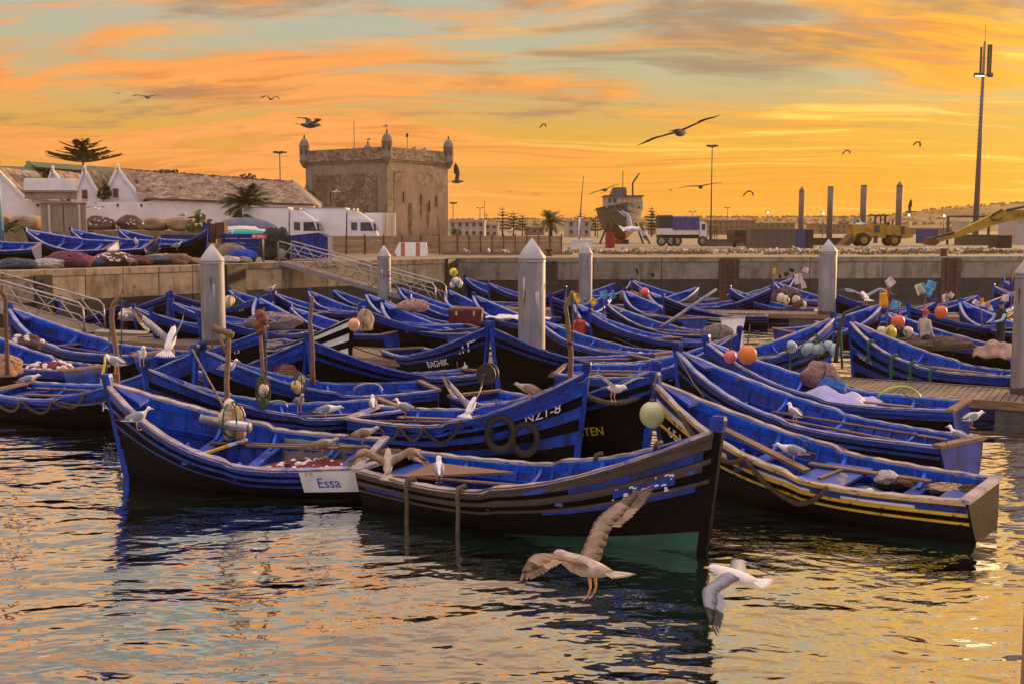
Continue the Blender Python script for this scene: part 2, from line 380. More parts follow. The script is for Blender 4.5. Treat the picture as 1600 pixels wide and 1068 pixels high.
# ---- piles
def pile(px, Y, r, ztop, lab, cone=.55):
    c = at(px, 400, Y); t_ = thing('mooring_pile', lab, 'pile', (c.x, Y, 0), 0, 'steel mooring piles')
    q = MB(); q.lathe([(r, -1.5), (r, .2), (r, ztop - cone - .02), (r * .985, ztop - cone)], 28); q.build('shaft', PILE, t_); q = MB(); q.lathe([(r * 1.012, -1.5), (r * 1.012, .35), (r * 1.006, .62)], 28); q.v = [(x, y, z + (.10 * noise.noise((x * 6, y * 6, px)) if z > .5 else 0)) for x, y, z in q.v]; q.build('weed_band', TIDE, t_)
    for k in range(9):
        a = rnd.uniform(0, 6.28); z1 = ztop - cone - rnd.uniform(.05, .9); ln = rnd.uniform(.15, .6); w2 = rnd.uniform(.015, .05); q = MB(); q.loft([[Vector((r * 1.006 * math.cos(a + s_ * ww / r), r * 1.006 * math.sin(a + s_ * ww / r), z1 - ln * f_)) for s_ in (-1, 0, 1)] for f_, ww in ((0, w2 * .5), (.15, w2), (.5, w2 * .6), (1, w2 * .15))], cap=False, closed=False); q.build('dropping_streak' if k % 3 else 'rust_streak', WHITE if k % 3 else RUSTY, t_)
    q = MB(); q.lathe([(r * 1.035, ztop - cone - .03), (r * 1.035, ztop - cone + .03), (r * .55, ztop - cone * .45), (.015, ztop)], 28); q.build('cone_cap', mat('pile cap steel', (.40, .40, .43), (.30, .30, .33), 2, .5, .003, 20) if 'pile cap steel' not in MATS else MATS['pile cap steel'], t_)
    q = MB(); q.lathe([(r * 1.012, ztop - cone - .1), (r * 1.03, ztop - cone - .09), (r * 1.03, ztop - cone - .05)], 28); q.build('weld_band', STEEL, t_)
    return t_
pile(331, 36.6, .385, 3.72, 'grey pointed pile at left, behind the boat with the crossbar pole')
pile(831, 30.6, .37, 3.95, 'tallest and thickest grey pointed pile, in the middle of the harbour')
pile(1616, 25.4, .38, 3.75, 'grey pile cut off by the right edge of the picture')
pile(600, 54.6, .325, 3.42, 'slim far grey pile in front of the middle gangway')
pile(915, 51.8, .31, 3.62, 'slim far grey pile below the stranded trawler')
pile(1294, 49.2, .38, 3.75, 'grey pointed pile right of the back pontoon')

# ---- far hills and wood
HILL = mat('wooded hillside', (.045, .055, .03), (.07, .07, .04), .01, .95)
prof = [(-900, 349), (0, 349), (400, 347), (600, 346), (830, 343), (1000, 340.5), (1150, 340), (1300, 340), (1380, 337), (1420, 333), (1460, 327), (1500, 322.5), (1560, 319), (1600, 317.5), (1750, 312), (2100, 318), (2600, 335)]
def hy(px):
    for (a, ya), (b, yb) in zip(prof, prof[1:]):
        if a <= px <= b: k = (px - a) / (b - a); k = k * k * (3 - 2 * k); return ya + (yb - ya) * k
    return 349
mb = MB(); rows = []
cols = [(-900 + i * 5) for i in range(701)]
for (Yh, fr_) in ((750, 0.0), (875, .32), (1025, .62), (1200, .9), (1300, 1.0), (1550, .75)):
    rg = []
    for px in cols:
        X = (px - 800) / 1750 * 1300
        z = at(px, hy(px), 1300).z - 2.5
        jag = noise.noise((px * .21, Yh * .01, 0)) * 1.5 + noise.noise((px * .7, Yh, 3)) * 1.1
        rg.append((X * (Yh / 1300 * .5 + .5), Yh, 2.45 + z * fr_ + (jag if fr_ > .5 else jag * fr_)))
    rows.append(rg)
mb.loft(rows, cap=False, closed=False); structure(mb.build('hills', HILL))
stf = MB()
for i in range(1800):
    px = rnd.uniform(-100, 1720); fr_ = rnd.choice((1.0, 1.0, .9, .6, .35)); Yh = {1.0: 1300, .9: 1200, .6: 1020, .35: 885}[fr_]
    X = (px - 800) / 1750 * 1300 * (Yh / 1300 * .5 + .5); zb = 2.45 + (at(px, hy(px), 1300).z - 2.5) * fr_; h = rnd.uniform(1.0, 2.6)
    stf.ell((X, Yh, zb + h * .3), (h * rnd.uniform(.5, 1.1), h * .6, h * .75), 6, 5, .4, 1.5, i)
stuff(tag(stf.build('hillside_wood', HILL), 'dark distant wood covering the hazy hill', 'wood'))

# ================================================================== TOWER, HOUSES, TREES, VEHICLES
G0 = 2.5
def X_at(px, Y): return (px - 800) / 1750 * Y
# ---- the sea-gate tower
STONE = mat('tower masonry', (.19, .14, .095), (.12, .088, .06), 1.4, .92, .03, 6, (.12, .085, .06), (.58, .70), .9)
PLAST = mat('tower plaster', (.30, .235, .175), (.22, .168, .125), .8, .92, .02, 8, (.20, .125, .085), (.55, .66), .6)
PINKP = mat('pinkish worn plaster', (.295, .205, .16), (.195, .138, .108), .9, .92, .03, 7, (.10, .06, .042), (.57, .64), .55, stretch=(1, 1, .45))
BLK1 = mat('tower stone blocks', (.36, .28, .195), (.17, .125, .088), 2.2, .9, .02, 12)
TN = Vector((X_at(607, 103), 103, 0)); th = R(35)
TA = Vector((-math.cos(th), math.sin(th), 0)); TB = Vector((math.sin(th), math.cos(th), 0)); LA, LB = 10.4, 8.9
ZP, ZC = 11.65, 10.35
tw = thing('stone_tower', 'square weathered stone tower with domed corner turrets', 'tower', TN)
Mt = Matrix((TA, TB, Vector((0, 0, 1)))).transposed()          # local axes: u along the left face, v along the right face
def tl(u, v, z): return Mt @ Vector((u, v, z))
def tbox(mb, u0, u1, v0, v1, z0, z1):
    mb.add([tl(u, v, z) for u in (u0, u1) for v in (v0, v1) for z in (z0, z1)], [(0, 1, 3, 2), (4, 6, 7, 5), (0, 4, 5, 1), (2, 3, 7, 6), (0, 2, 6, 4), (1, 5, 7, 3)])
mb = MB(); tbox(mb, 0, LA, 0, LB, G0 - .2, ZC); mb.build('body', PLAST, tw)
mb = MB(); tbox(mb, 1.2, LA - .9, -.03, .01, G0, 9.3); mb.build('masonry_field', STONE, tw)
mb = MB(); tbox(mb, -.025, .01, .9, LB - .5, G0 + .5, 9.35); mb.build('plaster_field', PINKP, tw)
mb = MB(); tbox(mb, -.11, LA + .11, -.11, LB + .11, ZC, ZC + .13); mb.build('string_course', STONE, tw)
par = MB(); tbox(par, -.1, LA + .1, -.1, .55, ZC + .16, ZP); tbox(par, -.1, .55, .55, LB - .45, ZC + .16, ZP - .02); tbox(par, LA - .55, LA + .1, .55, LB - .45, ZC + .16, ZP - .02); tbox(par, -.1, LA + .1, LB - .45, LB + .1, ZC + .16, ZP); par.build('parapet', STONE, tw)
stn = MB()
for r_ in range(38):
    z0 = G0 + .15 + r_ * .178; u = 1.25 + (r_ % 2) * .18
    while u < LA - 1.2:
        l = rnd.uniform(.26, .5)
        pl = noise.noise((u * .45, z0 * .5, 1.2)) + (.25 if u > 5.2 else 0) - (.7 if u < 2.0 and False else 0)
        if pl < .33 and rnd.random() < .93 and not (4.0 < u < 7.6 and z0 < 5.4 and (u - 5.8) ** 2 / 1.3 + (z0 - 3.9) ** 2 < 1.3):
            d_ = rnd.uniform(.045, .085); tbox(stn, u, u + l - .035, -d_, .0, z0, z0 + .15 + rnd.uniform(-.02, .01))
        u += l
for r_ in range(6):                                            # parapet courses
    u = .6
    while u < LA - .4:
        l = rnd.uniform(.35, .6)
        if rnd.random() < .8: tbox(stn, u, u + l - .03, -.1 - rnd.uniform(.006, .018), -.05, ZC + .22 + r_ * .175, ZC + .375 + r_ * .175)
        if rnd.random() < .75 and u < LB - .8: tbox(stn, -.1 - rnd.uniform(.006, .018), -.05, u, u + l - .03, ZC + .22 + r_ * .175, ZC + .375 + r_ * .175)
        u += l
for r_ in range(38):
    z0 = G0 + .3 + r_ * .178; v = 1.0
    while v < LB - .7:
        l = rnd.uniform(.26, .5)
        if noise.noise((v * .5 + 8, z0 * .45, 4.2)) > .18 + (.25 if 3.8 < z0 < 7.8 else -.15) and rnd.random() < .85: tbox(stn, -rnd.uniform(.035, .06), 0, v, v + l - .04, z0, z0 + .14)
        v += l
stuff(stn.build('stone_blocks', BLK1, tw))
for k in range(14):                                            # corner stones
    for f_ in (0, 1):
        q = MB(); l = .75 if (k + f_) % 2 else .5
        if f_ == 0: tbox(q, 0.0, l, -.035, .0, G0 + k * .55, G0 + k * .55 + .52)
        else: tbox(q, -.035, .0, -.035, l, G0 + k * .55 + .003, G0 + k * .55 + .517)
        q.build('corner_stone', PLAST, tw)
SLIT = mat('dark opening', (.012, .010, .009), None, 4, .95)
for v_, z_ in ((2.15, 7.15), (4.7, 7.0), (5.95, 6.4), (7.0, 6.9)):
    q = MB(); tbox(q, -.075, -.01, v_, v_ + .11, z_ - .55, z_ + .5); q.build('arrow_slit', SLIT, tw)
for u_, z_, h_ in ((7.05, 6.7, 1.0), (9.1, 6.3, .3), (8.4, 6.3, .3), (10.2, 6.3, .3), (9.0, 4.4, .9)):
    q = MB(); tbox(q, u_, u_ + .1, -.1, -.01, z_, z_ + h_); q.build('arrow_slit', SLIT, tw)
STAIN = mat('damp stain', (.075, .045, .032), (.15, .095, .07), 1.5, .95, .02, 8)
for v_, w__, z0, z1 in ((3.1, .32, 3.6, 6.6), (5.75, .24, 4.2, 6.6), (4.75, .16, 5.0, 6.4)):
    q = MB(); n_ = 14; L_, R_ = [], []
    for k in range(n_ + 1):
        zz = z1 + (z0 - z1) * k / n_; c_ = v_ + .12 * noise.noise((zz * 1.3, v_, 0)); ww = w__ * (.45 + .55 * math.sin(math.pi * min(1, .15 + k / n_ * .8))) * (1 + .5 * noise.noise((zz * 3, v_, 5)))
        L_.append(tl(-.031, c_ - ww, zz)); R_.append(tl(-.031, c_ + ww, zz))
    q.loft([L_, R_], cap=False, closed=False, sm=False); q.build('damp_streak', STAIN, tw)
q = MB()                                                       # arched gate
arc = [(5.8 + 1.0 * math.cos(a), 3.9 + 1.05 * math.sin(a)) for a in [math.pi * k / 12 for k in range(13)]]
arc2 = [(5.8 + .66 * math.cos(a), 3.9 + .70 * math.sin(a)) for a in [math.pi * k / 12 for k in range(13)]]
q.loft([[tl(u, -.12, z_) for u, z_ in arc], [tl(u, -.12, z_) for u, z_ in arc2], [tl(u, .3, z_) for u, z_ in arc2]], cap=False, closed=False, sm=False)
q.loft([[tl(u, -.12, z_) for u, z_ in arc], [tl(u, 0, z_) for u, z_ in arc]], cap=False, closed=False, sm=False); q.build('gate_arch', PLAST, tw)
q = MB(); q.prism([tl(u, -.05, z_) for u, z_ in [(6.46, G0)] + arc2 + [(5.14, G0)]], TB * .02); q.build('gate_opening', SLIT, tw)
TUR = mat('turret plaster', (.235, .185, .14), (.17, .13, .10), 1.5, .9, .02, 9)
for u, v, nm in ((-.02, -.02, 0), (LA + .05, -.05, 1), (-.05, LB + .05, 2), (LA, LB, 3)):
    c = tl(u, v, 0); zb = ZC - .35
    q = MB(); q.lathe([(.08, zb), (.30, zb + .25), (.49, zb + .62), (.53, zb + .75), (.49, zb + .80), (.49, zb + 2.05), (.53, zb + 2.1), (.50, zb + 2.18), (.43, zb + 2.48), (.29, zb + 2.72), (.12, zb + 2.86), (.06, zb + 2.9)], 18, c); tu = q.build('turret', TUR, tw)
    q = MB(); q.lathe([(.05, zb + 2.88), (.10, zb + 2.96), (.05, zb + 3.02), (.08, zb + 3.1), (.01, zb + 3.22)], 8, c); q.build('finial', SLIT, tu)
    for a in (-.5, .5):                                        # slit windows looking out
        dv = Vector((math.sin(a), -math.cos(a), 0)); q = MB(); q.box(c + dv * .475 + Vector((0, 0, zb + 1.5)), (.11, .05, .42), Matrix.Rotation(a, 3, 'Z')); q.build('slit_window', SLIT, tu)
an = thing('roof_aerial', 'thin television aerial standing on the stone tower', 'aerial', tl(6.8, 3, ZC) + TN)
q = MB(); q.beam((0, 0, 0), (0, 0, 4.2), .06); q.build('mast', DARKM, an)
q = MB(); q.beam((-.7, 0, 1.2), (1.1, 0, 1.4), .05); q.build('boom', DARKM, an)
for k in range(4): q = MB(); q.beam((-.7 + k * .55, 0, 1.0), (-.7 + k * .55, 0, 1.75), .04); q.build('element', DARKM, an)
q = MB(); q.beam((0, 0, -.3), (0, 0, 1.3), .05); q.ell((0, 0, 1.25), (.13, .13, .22), 8, 6)
tag(q.build('tower_lamp', DARKM), 'small dark lamp on the tower parapet', 'lamp').location = tl(.3, 3.2, ZP) + TN

# ---- white walls and gabled stores at left
LIME = mat('limewashed wall', (.78, .72, .73), (.66, .60, .62), .7, .9, .02, 5, (.36, .30, .26), (.62, .76), .5)
LIMEB = mat('limewashed gable', (.76, .74, .79), (.64, .62, .66), 1.2, .9, .02, 10, (.42, .36, .33), (.62, .74), 1.1)
ROOF = mat('ruined tile roof', (.26, .18, .13), (.11, .052, .04), 1.3, .95, .08, 3, (.36, .29, .22), (.53, .61), 2.0)
ROOFG = mat('green tile roof', (.075, .10, .045), (.055, .075, .035), 2, .7, .03, 5)
BRICKW = mat('brick red shutter', (.20, .055, .03), (.14, .04, .025), 5, .8)
def wallpoly(name, pts, thick, m_, par=None):
    q = MB(); q.prism(pts, (0, thick, 0)); return q.build(name, m_, par)
lw = thing('harbour_wall', 'long low white limewashed wall in front of the gabled stores', 'wall', (0, 0, 0))
# front wall, stepping: long piece at about 88 m
def A(x, y, Y): return at(x, y, Y)
q = MB(); q.prism([A(10, 362, 88), A(495, 352, 88), A(490, 322, 88), A(240, 313, 88), A(224, 316, 88), A(118, 316, 88), A(60, 311, 88), A(10, 316, 88)], (0, .7, 0)); q.build('wall_face', LIME, lw)
q = MB(); q.beam(A(227, 311, 88) + Vector((0, .3, 0)), A(491, 320.5, 88) + Vector((0, .3, 0)), .9, .16); q.build('eave_course', mat('dark eave tiles', (.12, .075, .05), (.08, .05, .04), 5, .9), lw)
for x0 in (57, 121, 182, 219): q = MB(); c = A(x0 + 2, 321, 87.97); q.box(c, (.14, .06, .2)); q.build('drain_hole', SLIT, lw)
# ruined roof behind it
rf = thing('long_store', 'long stone store with a crumbling brown tiled roof', 'building', (0, 0, 0))
def roofgrid(p00, p10, p11, p01, nu, nv, amp, seed):
    q = MB(); rg = []
    for j in range(nv + 1):
        row = []
        for i in range(nu + 1):
            u, v = i / nu, j / nv
            p = (Vector(p00) * (1 - u) + Vector(p10) * u) * (1 - v) + (Vector(p01) * (1 - u) + Vector(p11) * u) * v
            n_ = noise.noise((u * nu * .31, v * nv * .42, seed)) * amp + noise.noise((u * nu * .9, v * nv * .9, seed + 5)) * amp * .6
            row.append(p + Vector((0, 0, n_)))
        rg.append(row)
    q.loft(rg, cap=False, closed=False, sm=False); return q
roofgrid(A(222, 311, 88.6), A(492, 321, 88.6), A(456, 284, 97), A(186, 264, 97), 120, 16, .10, 2.0).build('roof_slope', ROOF, rf)
roofgrid(A(186, 264, 97.05), A(456, 284, 97.05), A(500, 318, 106), A(230, 300, 106), 20, 4, .05, 4.0).build('rear_slope', ROOF, rf)
q = MB(); q.prism([A(456, 284, 97), A(491, 321, 88.7), A(491, 345, 88.7), A(504, 345, 105), A(500, 318, 105.5)], (.3, .1, 0)); q.build('gable_end', PLAST, rf)
for k in range(24):
    x0 = 190 + k * 11.2; q = MB(); q.box(A(x0 + 5, 264.6 + (x0 - 186) / 270 * 20, 97), (.6, .3, .14), Matrix.Rotation(rnd.uniform(-.2, .2), 3, 'Y')); q.build('ridge_stone', ROOF, rf)
# white gables
def gable(x0, x1, yb, xa, ya, Y, lab, depth=9, win=None):
    g = thing('gabled_store', lab, 'building', (0, 0, 0)); a, b, c = A(x0, yb, Y), A(x1, yb, Y), A(xa, ya, Y)
    lo = Vector((0, 0, -(a.z - G0)))
    q = MB(); q.prism([a + lo, b + lo, b, c, a], (0, .35, 0)); q.build('gable_wall', LIMEB, g)
    for p, s_ in ((a, -1), (b, 1)):
        pe = p + (p - c).normalized() * .3; dz = Vector((0, 0, .10))
        q = MB(); q.add([pe + dz + Vector((0, -.12, 0)), c + dz + Vector((0, -.12, 0)), c + dz + Vector((0, depth, 0)), pe + dz + Vector((0, depth, 0))] + [pe + Vector((0, -.12, 0)), c + Vector((0, -.12, 0)), c + Vector((0, depth, 0)), pe + Vector((0, depth, 0))], [(0, 1, 2, 3), (7, 6, 5, 4), (0, 4, 5, 1), (3, 2, 6, 7), (0, 3, 7, 4)]); q.build('roof_slope', ROOF, g)
        q = MB(); q.beam(pe + Vector((0, -.05, .06)), c + Vector((0, -.05, .06)), .22, .20); q.build('verge', LIME, g)
    q = MB(); q.lathe([(.12, 0), (.14, .15), (.04, .35)], 8, c + Vector((0, .1, .1))); q.build('finial', LIME, g)
    if win:
        wx, wy = win; w0 = A(wx, wy, Y); q = MB(); q.box(w0 + Vector((0, -.02, 0)), (.42, .08, .72)); w_ = q.build('window', SLIT, g)
        for s_ in (-1, 1): q = MB(); q.box(w0 + Vector((s_ * .1, -.07, 0)), (.185, .04, .66)); q.build('shutter', BRICKW, w_)
        q = MB(); q.box(w0 + Vector((0, -.06, -.40)), (.55, .14, .06)); q.build('sill', LIME, w_)
gable(161, 220, 311, 184, 264, 91, 'white gabled store with a red shuttered window, right of the pair', 7, (181, 302))
gable(115, 158, 311, 132, 266, 91.6, 'white gabled store with a red shuttered window, left of the pair', 7, (132.5, 304))
gable(74, 100, 290, 82, 267, 97, 'small white gable peeping over the white turret block', 6)
gable(-30, 40, 312, -8, 262, 93, 'white gable cut off by the left edge below the green roof', 8)
cb = thing('cistern_block', 'white topped round-cornered masonry block on the harbour wall', 'building', (0, 0, 0))
c0, c1 = A(38, 311, 87), A(115, 311, 87); wz = c1.x - c0.x; hz_ = lambda y: A(70, y, 87).z
q = MB(); q.box(((c0.x + c1.x) / 2, 87.4, (hz_(311) + hz_(300)) / 2), (wz * .95, 1.1, hz_(300) - hz_(311))); q.build('base', PLAST, cb)
q = MB(); q.box(((c0.x + c1.x) / 2, 87.4, (hz_(297.5) + hz_(300.5)) / 2), (wz * 1.0, 1.3, .14)); q.build('ledge', PLAST, cb)
q = MB(); q.box(((c0.x + c1.x) / 2, 87.4, (hz_(281) + hz_(297.5)) / 2), (wz * .97, 1.15, hz_(281) - hz_(297.5))); q.build('white_top', LIMEB, cb)
q = MB(); q.box(((c0.x + c1.x) / 2, 87.4, hz_(281) + .05), (wz * .93, 1.05, .12)); q.build('cap', LIMEB, cb)
gb = thing('green_roofed_hall', 'low hall with a long green tiled roof behind the gables', 'building', (0, 0, 0))
q = MB(); q.prism([A(40, 252, 112), A(208, 264, 112), A(212, 272, 108), A(58, 261, 108)], (0, .05, -.16)); q.build('upper_roof', ROOFG, gb)
q = MB(); q.prism([A(56, 264, 110), A(128, 268, 110), A(128, 276, 110), A(56, 276, 110)], (0, .3, 0)); q.build('upper_wall', mat('hall wall', (.30, .27, .17), (.2, .18, .12), 2, .9), gb)
for k in range(5): q = MB(); q.box(A(64 + k * 13, 269.5, 109.9), (.5, .1, .42)); q.build('window', GLASS, gb)
q = MB(); q.prism([A(-40, 258, 110), A(75, 262, 110), A(40, 298, 101), A(-40, 310, 101)], (0, .05, -.16)); q.build('lower_roof', ROOFG, gb)
q = MB(); q.prism([A(-40, 262, 112), A(210, 268, 112), A(210, 330, 112), A(-40, 330, 112)], (0, 3, 0)); q.build('wall', MATS['hall wall'], gb)
q = MB(); q.prism([A(36, 262, 109.9), A(45, 250.5, 109.9), A(58, 261, 109.9), A(58, 268, 109.9), A(36, 268, 109.9)], (0, .2, 0)); q.build('gable', mat('pale green boards', (.22, .28, .2), None, 3, .8), gb)

# ---- vegetation
LEAF = mat('dark conifer leaf', (.022, .035, .014), (.04, .055, .02), 2, .8)
LEAF2 = mat('scrub leaf', (.05, .075, .02), (.085, .09, .03), 2, .8)
PALM = mat('palm frond', (.045, .065, .02), (.075, .085, .03), 2, .7)
BARK = mat('bark', (.10, .07, .05), (.06, .042, .03), 6, .95, .02, 15)
def araucaria(px, yt, yb, Y, spread, lab, tiers=9, flat=False):
    b, tp = A(px, yb, Y), A(px, yt, Y); H = tp.z - b.z; t_ = thing('norfolk_pine', lab, 'tree', b, 0, 'araucaria pines')
    q = MB(); q.tube([(0, 0, -.5), (.05, 0, H * .5), (0, 0, H)], [H * .028 + .05, H * .02 + .03, .03], 7); q.build('trunk', BARK, t_)
    cr = MB(); lim = MB()
    for k in range(tiers):
        f_ = k / (tiers - 1); zz = H * (.18 + .80 * f_); Rr = spread * ((1 - f_) ** .62 * (1 if not flat else .95) + .07) * rnd.uniform(.85, 1.1); nb = 6 if f_ < .8 else 4
        for j in range(nb):
            a = 6.283 * j / nb + k * .7 + rnd.uniform(-.2, .2); L = Rr * rnd.uniform(.72, 1.08); dv = Vector((math.cos(a), math.sin(a), 0)); up_ = .18 if f_ < .5 else .30
            tip = dv * L + Vector((0, 0, zz + L * up_)); lim.tube([(0, 0, zz), dv * L * .5 + Vector((0, 0, zz + L * up_ * .35)), tip], [.035 * H / 8 + .02, .03, .015], 4)
            sdv = Vector((-dv.y, dv.x, 0))
            for s_ in range(int(7 + L * 4)):
                f2 = .22 + .78 * s_ / (6 + L * 4); p = dv * L * f2 + Vector((0, 0, zz + L * up_ * (f2 ** 1.6)))
                for sg in (-1, 1):
                    ln = L * .26 * (1.15 - f2 * .6) * rnd.uniform(.7, 1.2); e = p + sdv * sg * ln + dv * ln * .55 + Vector((0, 0, ln * .28)); wd = dv * (.045 * L + .04) + Vector((0, 0, .05))
                    m_ = (p + e) / 2 + Vector((0, 0, -.03)); cr.add([p - wd * .6, m_ - wd, e, m_ + wd], [(0, 1, 2, 3)])
    lim.build('limbs', BARK, t_); cr.build('crown', LEAF, t_)
araucaria(130, 217, 262, 150, 4.9, 'broad dark pine with drooping tiers above the white stores', 8, True)
araucaria(785, 322, 366, 260, 2.6, 'dark pine left of the short palm, by the white far buildings', 8)
araucaria(802, 330, 366, 250, 3.0, 'bushy pine just left of the short palm behind the fence', 7)
araucaria(816, 334, 366, 265, 2.6, 'small pine touching the short palm behind the fence', 7)
araucaria(907, 331, 366, 280, 2.6, 'pine behind the tilted pole, left of the stranded trawler', 8)
araucaria(930, 337, 366, 240, 2.8, 'low bushy pine just left of the stranded trawler', 6)
araucaria(1018, 322, 368, 250, 2.8, 'pine rising just right of the stranded trawler', 9)
araucaria(1165, 341, 366, 380, 4.0, 'hazy pine left of the grey container', 7)
araucaria(1318, 335, 372, 420, 4.5, 'hazy pine between two far dark piles, left of the loader', 9)
araucaria(1340, 336, 372, 400, 4.0, 'hazy pine just behind the loader bucket', 9)
araucaria(1272, 345, 370, 430, 4.5, 'hazy pine right of the container behind the far piles', 7)
araucaria(760, 333, 366, 300, 1.6, 'thin pine right of the far white building', 7)
def palm(px, yc, yb, Y, rad, lab, n=26):
    b, c = A(px, yb, Y), A(px, yc, Y); H = c.z - b.z; t_ = thing('palm_tree', lab, 'tree', b, 0, 'palms behind the quay')
    q = MB(); q.tube([(0, 0, -.4), (.03, 0, H * .5), (0, 0, H)], [.3 * rad / 2, .22 * rad / 2, .26 * rad / 2], 9); q.build('trunk', BARK, t_)
    for i in range(n):
        a = 6.283 * i / n * 2.618 + rnd.uniform(-.2, .2); el = R(rnd.choice((75, 55, 40, 25, 10, -5, -20)) + rnd.uniform(-6, 6)); L = rad * rnd.uniform(.85, 1.1)
        pts = []; p = Vector((0, 0, H)); e = el
        for k in range(8): pts.append(p.copy()); p = p + Vector((math.cos(a) * math.cos(e), math.sin(a) * math.cos(e), math.sin(e))) * L / 7; e -= R(9)
        q = MB(); q.tube(pts, [.03, .028, .025, .022, .02, .016, .012, .006], 4); sv = Vector((-math.sin(a), math.cos(a), 0))
        for k in range(1, 22):
            f_ = k / 22 * 6.99; i0 = int(f_); p0 = pts[i0].lerp(pts[i0 + 1], f_ - i0); dd = (pts[i0 + 1] - pts[i0]).normalized()
            for sg in (-1, 1):
                ln = L * .36 * math.sin(math.pi * (.12 + .8 * k / 22)); e_ = p0 + (sv * sg * .8 + dd * .65 + Vector((0, 0, -.25 * rnd.uniform(.4, 1.4)))) * ln; w2 = dd * .05 * rad / 2
                q.add([p0 - w2, p0 + w2, e_], [(0, 1, 2)])
        q.build('frond', PALM, t_)
palm(386, 322, 352, 84, 2.3, 'feathery palm in front of the white wall, left of the trucks', 46)
palm(860, 348, 374, 118, 1.75, 'short palm behind the fence, left of the stranded trawler', 28)
palm(712, 361, 372, 125, .9, 'little palm at the foot of the stone tower', 16)
def bush(c, r, lab, n=90, m_=None, cat='bush'):
    q = MB()
    for i in range(n):
        v = Vector((rnd.gauss(0, 1), rnd.gauss(0, 1), abs(rnd.gauss(0, .8)))); v = v.normalized() * rnd.uniform(.5, 1.05); p = Vector((v.x * r[0], v.y * r[1], v.z * r[2])); s_ = rnd.uniform(.12, .26) * max(r)
        a = Vector((rnd.uniform(-1, 1), rnd.uniform(-1, 1), rnd.uniform(-.3, 1))).normalized() * s_; b_ = a.cross(Vector((rnd.uniform(-1, 1), rnd.uniform(-1, 1), rnd.uniform(-1, 1)))).normalized() * s_ * .6
        q.add([p - a, p + b_, p + a, p - b_], [(0, 1, 2, 3)])
    o = q.build('wall_shrub', m_ or LEAF2); o.location = c; return tag(o, lab, cat)
bush(A(478, 312, 102), (1.0, .8, 1.2), 'dark shrub growing where the long roof meets the tower')
bush(A(163, 310, 90.6), (.55, .3, 1.3), 'creeper between the two white gables', 70)
bush(A(282, 301, 92), (.6, .5, .55), 'grassy tuft midway on the crumbling roof', 50)
bush(A(236, 302, 91), (.5, .5, .5), 'weeds near the lower left end of the crumbling roof', 50)
bush(A(208, 285, 93), (.55, .4, .35), 'weeds on the crumbling roof beside the right gable', 40)
bush(A(262, 270, 97), (.9, .5, .3), 'low tuft on the ridge of the crumbling roof', 40, LEAF)
bush(A(386, 278.5, 97), (.8, .5, .35), 'second low tuft on the ridge, nearer the tower', 40, LEAF)
bush(A(330, 306, 90), (.45, .4, .35), 'small weed patch low on the crumbling roof', 30)
bush(A(25, 362, 70), (1.1, .6, .6), 'green shrub behind the blue boats at far left', 60)
bush(A(312, 362, 71), (.8, .5, 1.3), 'spiky green agave beside the stacked crates', 70, mat('agave leaf', (.08, .11, .03), (.12, .13, .05), 3, .7), 'plant')

# ---- stone block row and things on the left quay
BLOCK = mat('rough sandstone', (.30, .215, .13), (.20, .14, .085), 1.5, .95, .04, 5, (.10, .07, .05), (.60, .70), 1.2, rv=.15)
k = 0
for x0, x1, y0, y1, lab in ((20, 64, 338, 362, 'big rough stone block left of the notice board'), (-20, 13, 336, 360, 'stone block cut off at the far left behind the blue mast'), (222, 263, 342, 359, 'pale stone block right of the brown net heaps'), (264, 308, 341, 360, 'stone block left of the agave, with a pointed end'), (350, 380, 342, 356, 'low stone block behind the upturned boat'), (136, 160, 352, 366, 'low stone block under the brown net heap')):
    a, b = A(x0, y1, 76), A(x1, y0, 76); q = MB(); c = (a + b) / 2; sz = (abs(b.x - a.x), 1.6, abs(b.z - a.z) + .1)
    q.ell((0, 0, 0), (sz[0] * .62, sz[1] * .62, sz[2] * .62), 20, 12)
    q.v = [(max(-sz[0] / 2, min(sz[0] / 2, x)) + .05 * noise.noise((x * 2, y, z + k)), max(-sz[1] / 2, min(sz[1] / 2, y)), max(-sz[2] / 2, min(sz[2] / 2, z)) + .05 * noise.noise((x, y * 2, z + k))) for x, y, z in q.v]; q.s = [False] * len(q.s)
    o = q.build('stone_block', BLOCK); o.location = c; tag(o, lab, 'stone block'); k += 1
q = MB(); q.box2((A(0, 360, 75).x, 75.2, G0 - .1), (A(330, 360, 75).x, 78, A(100, 361, 75).z)); tag(q.build('stone_footing', BLOCK), 'low sandy stone footing running under the stone blocks', 'footing')
NETC = [(.10, .035, .025), (.30, .215, .15), (.035, .06, .14), (.13, .03, .06), (.22, .17, .13), (.05, .07, .09), (.16, .10, .07), (.40, .36, .34), (.06, .11, .13), (.10, .05, .035), (.20, .19, .08)]
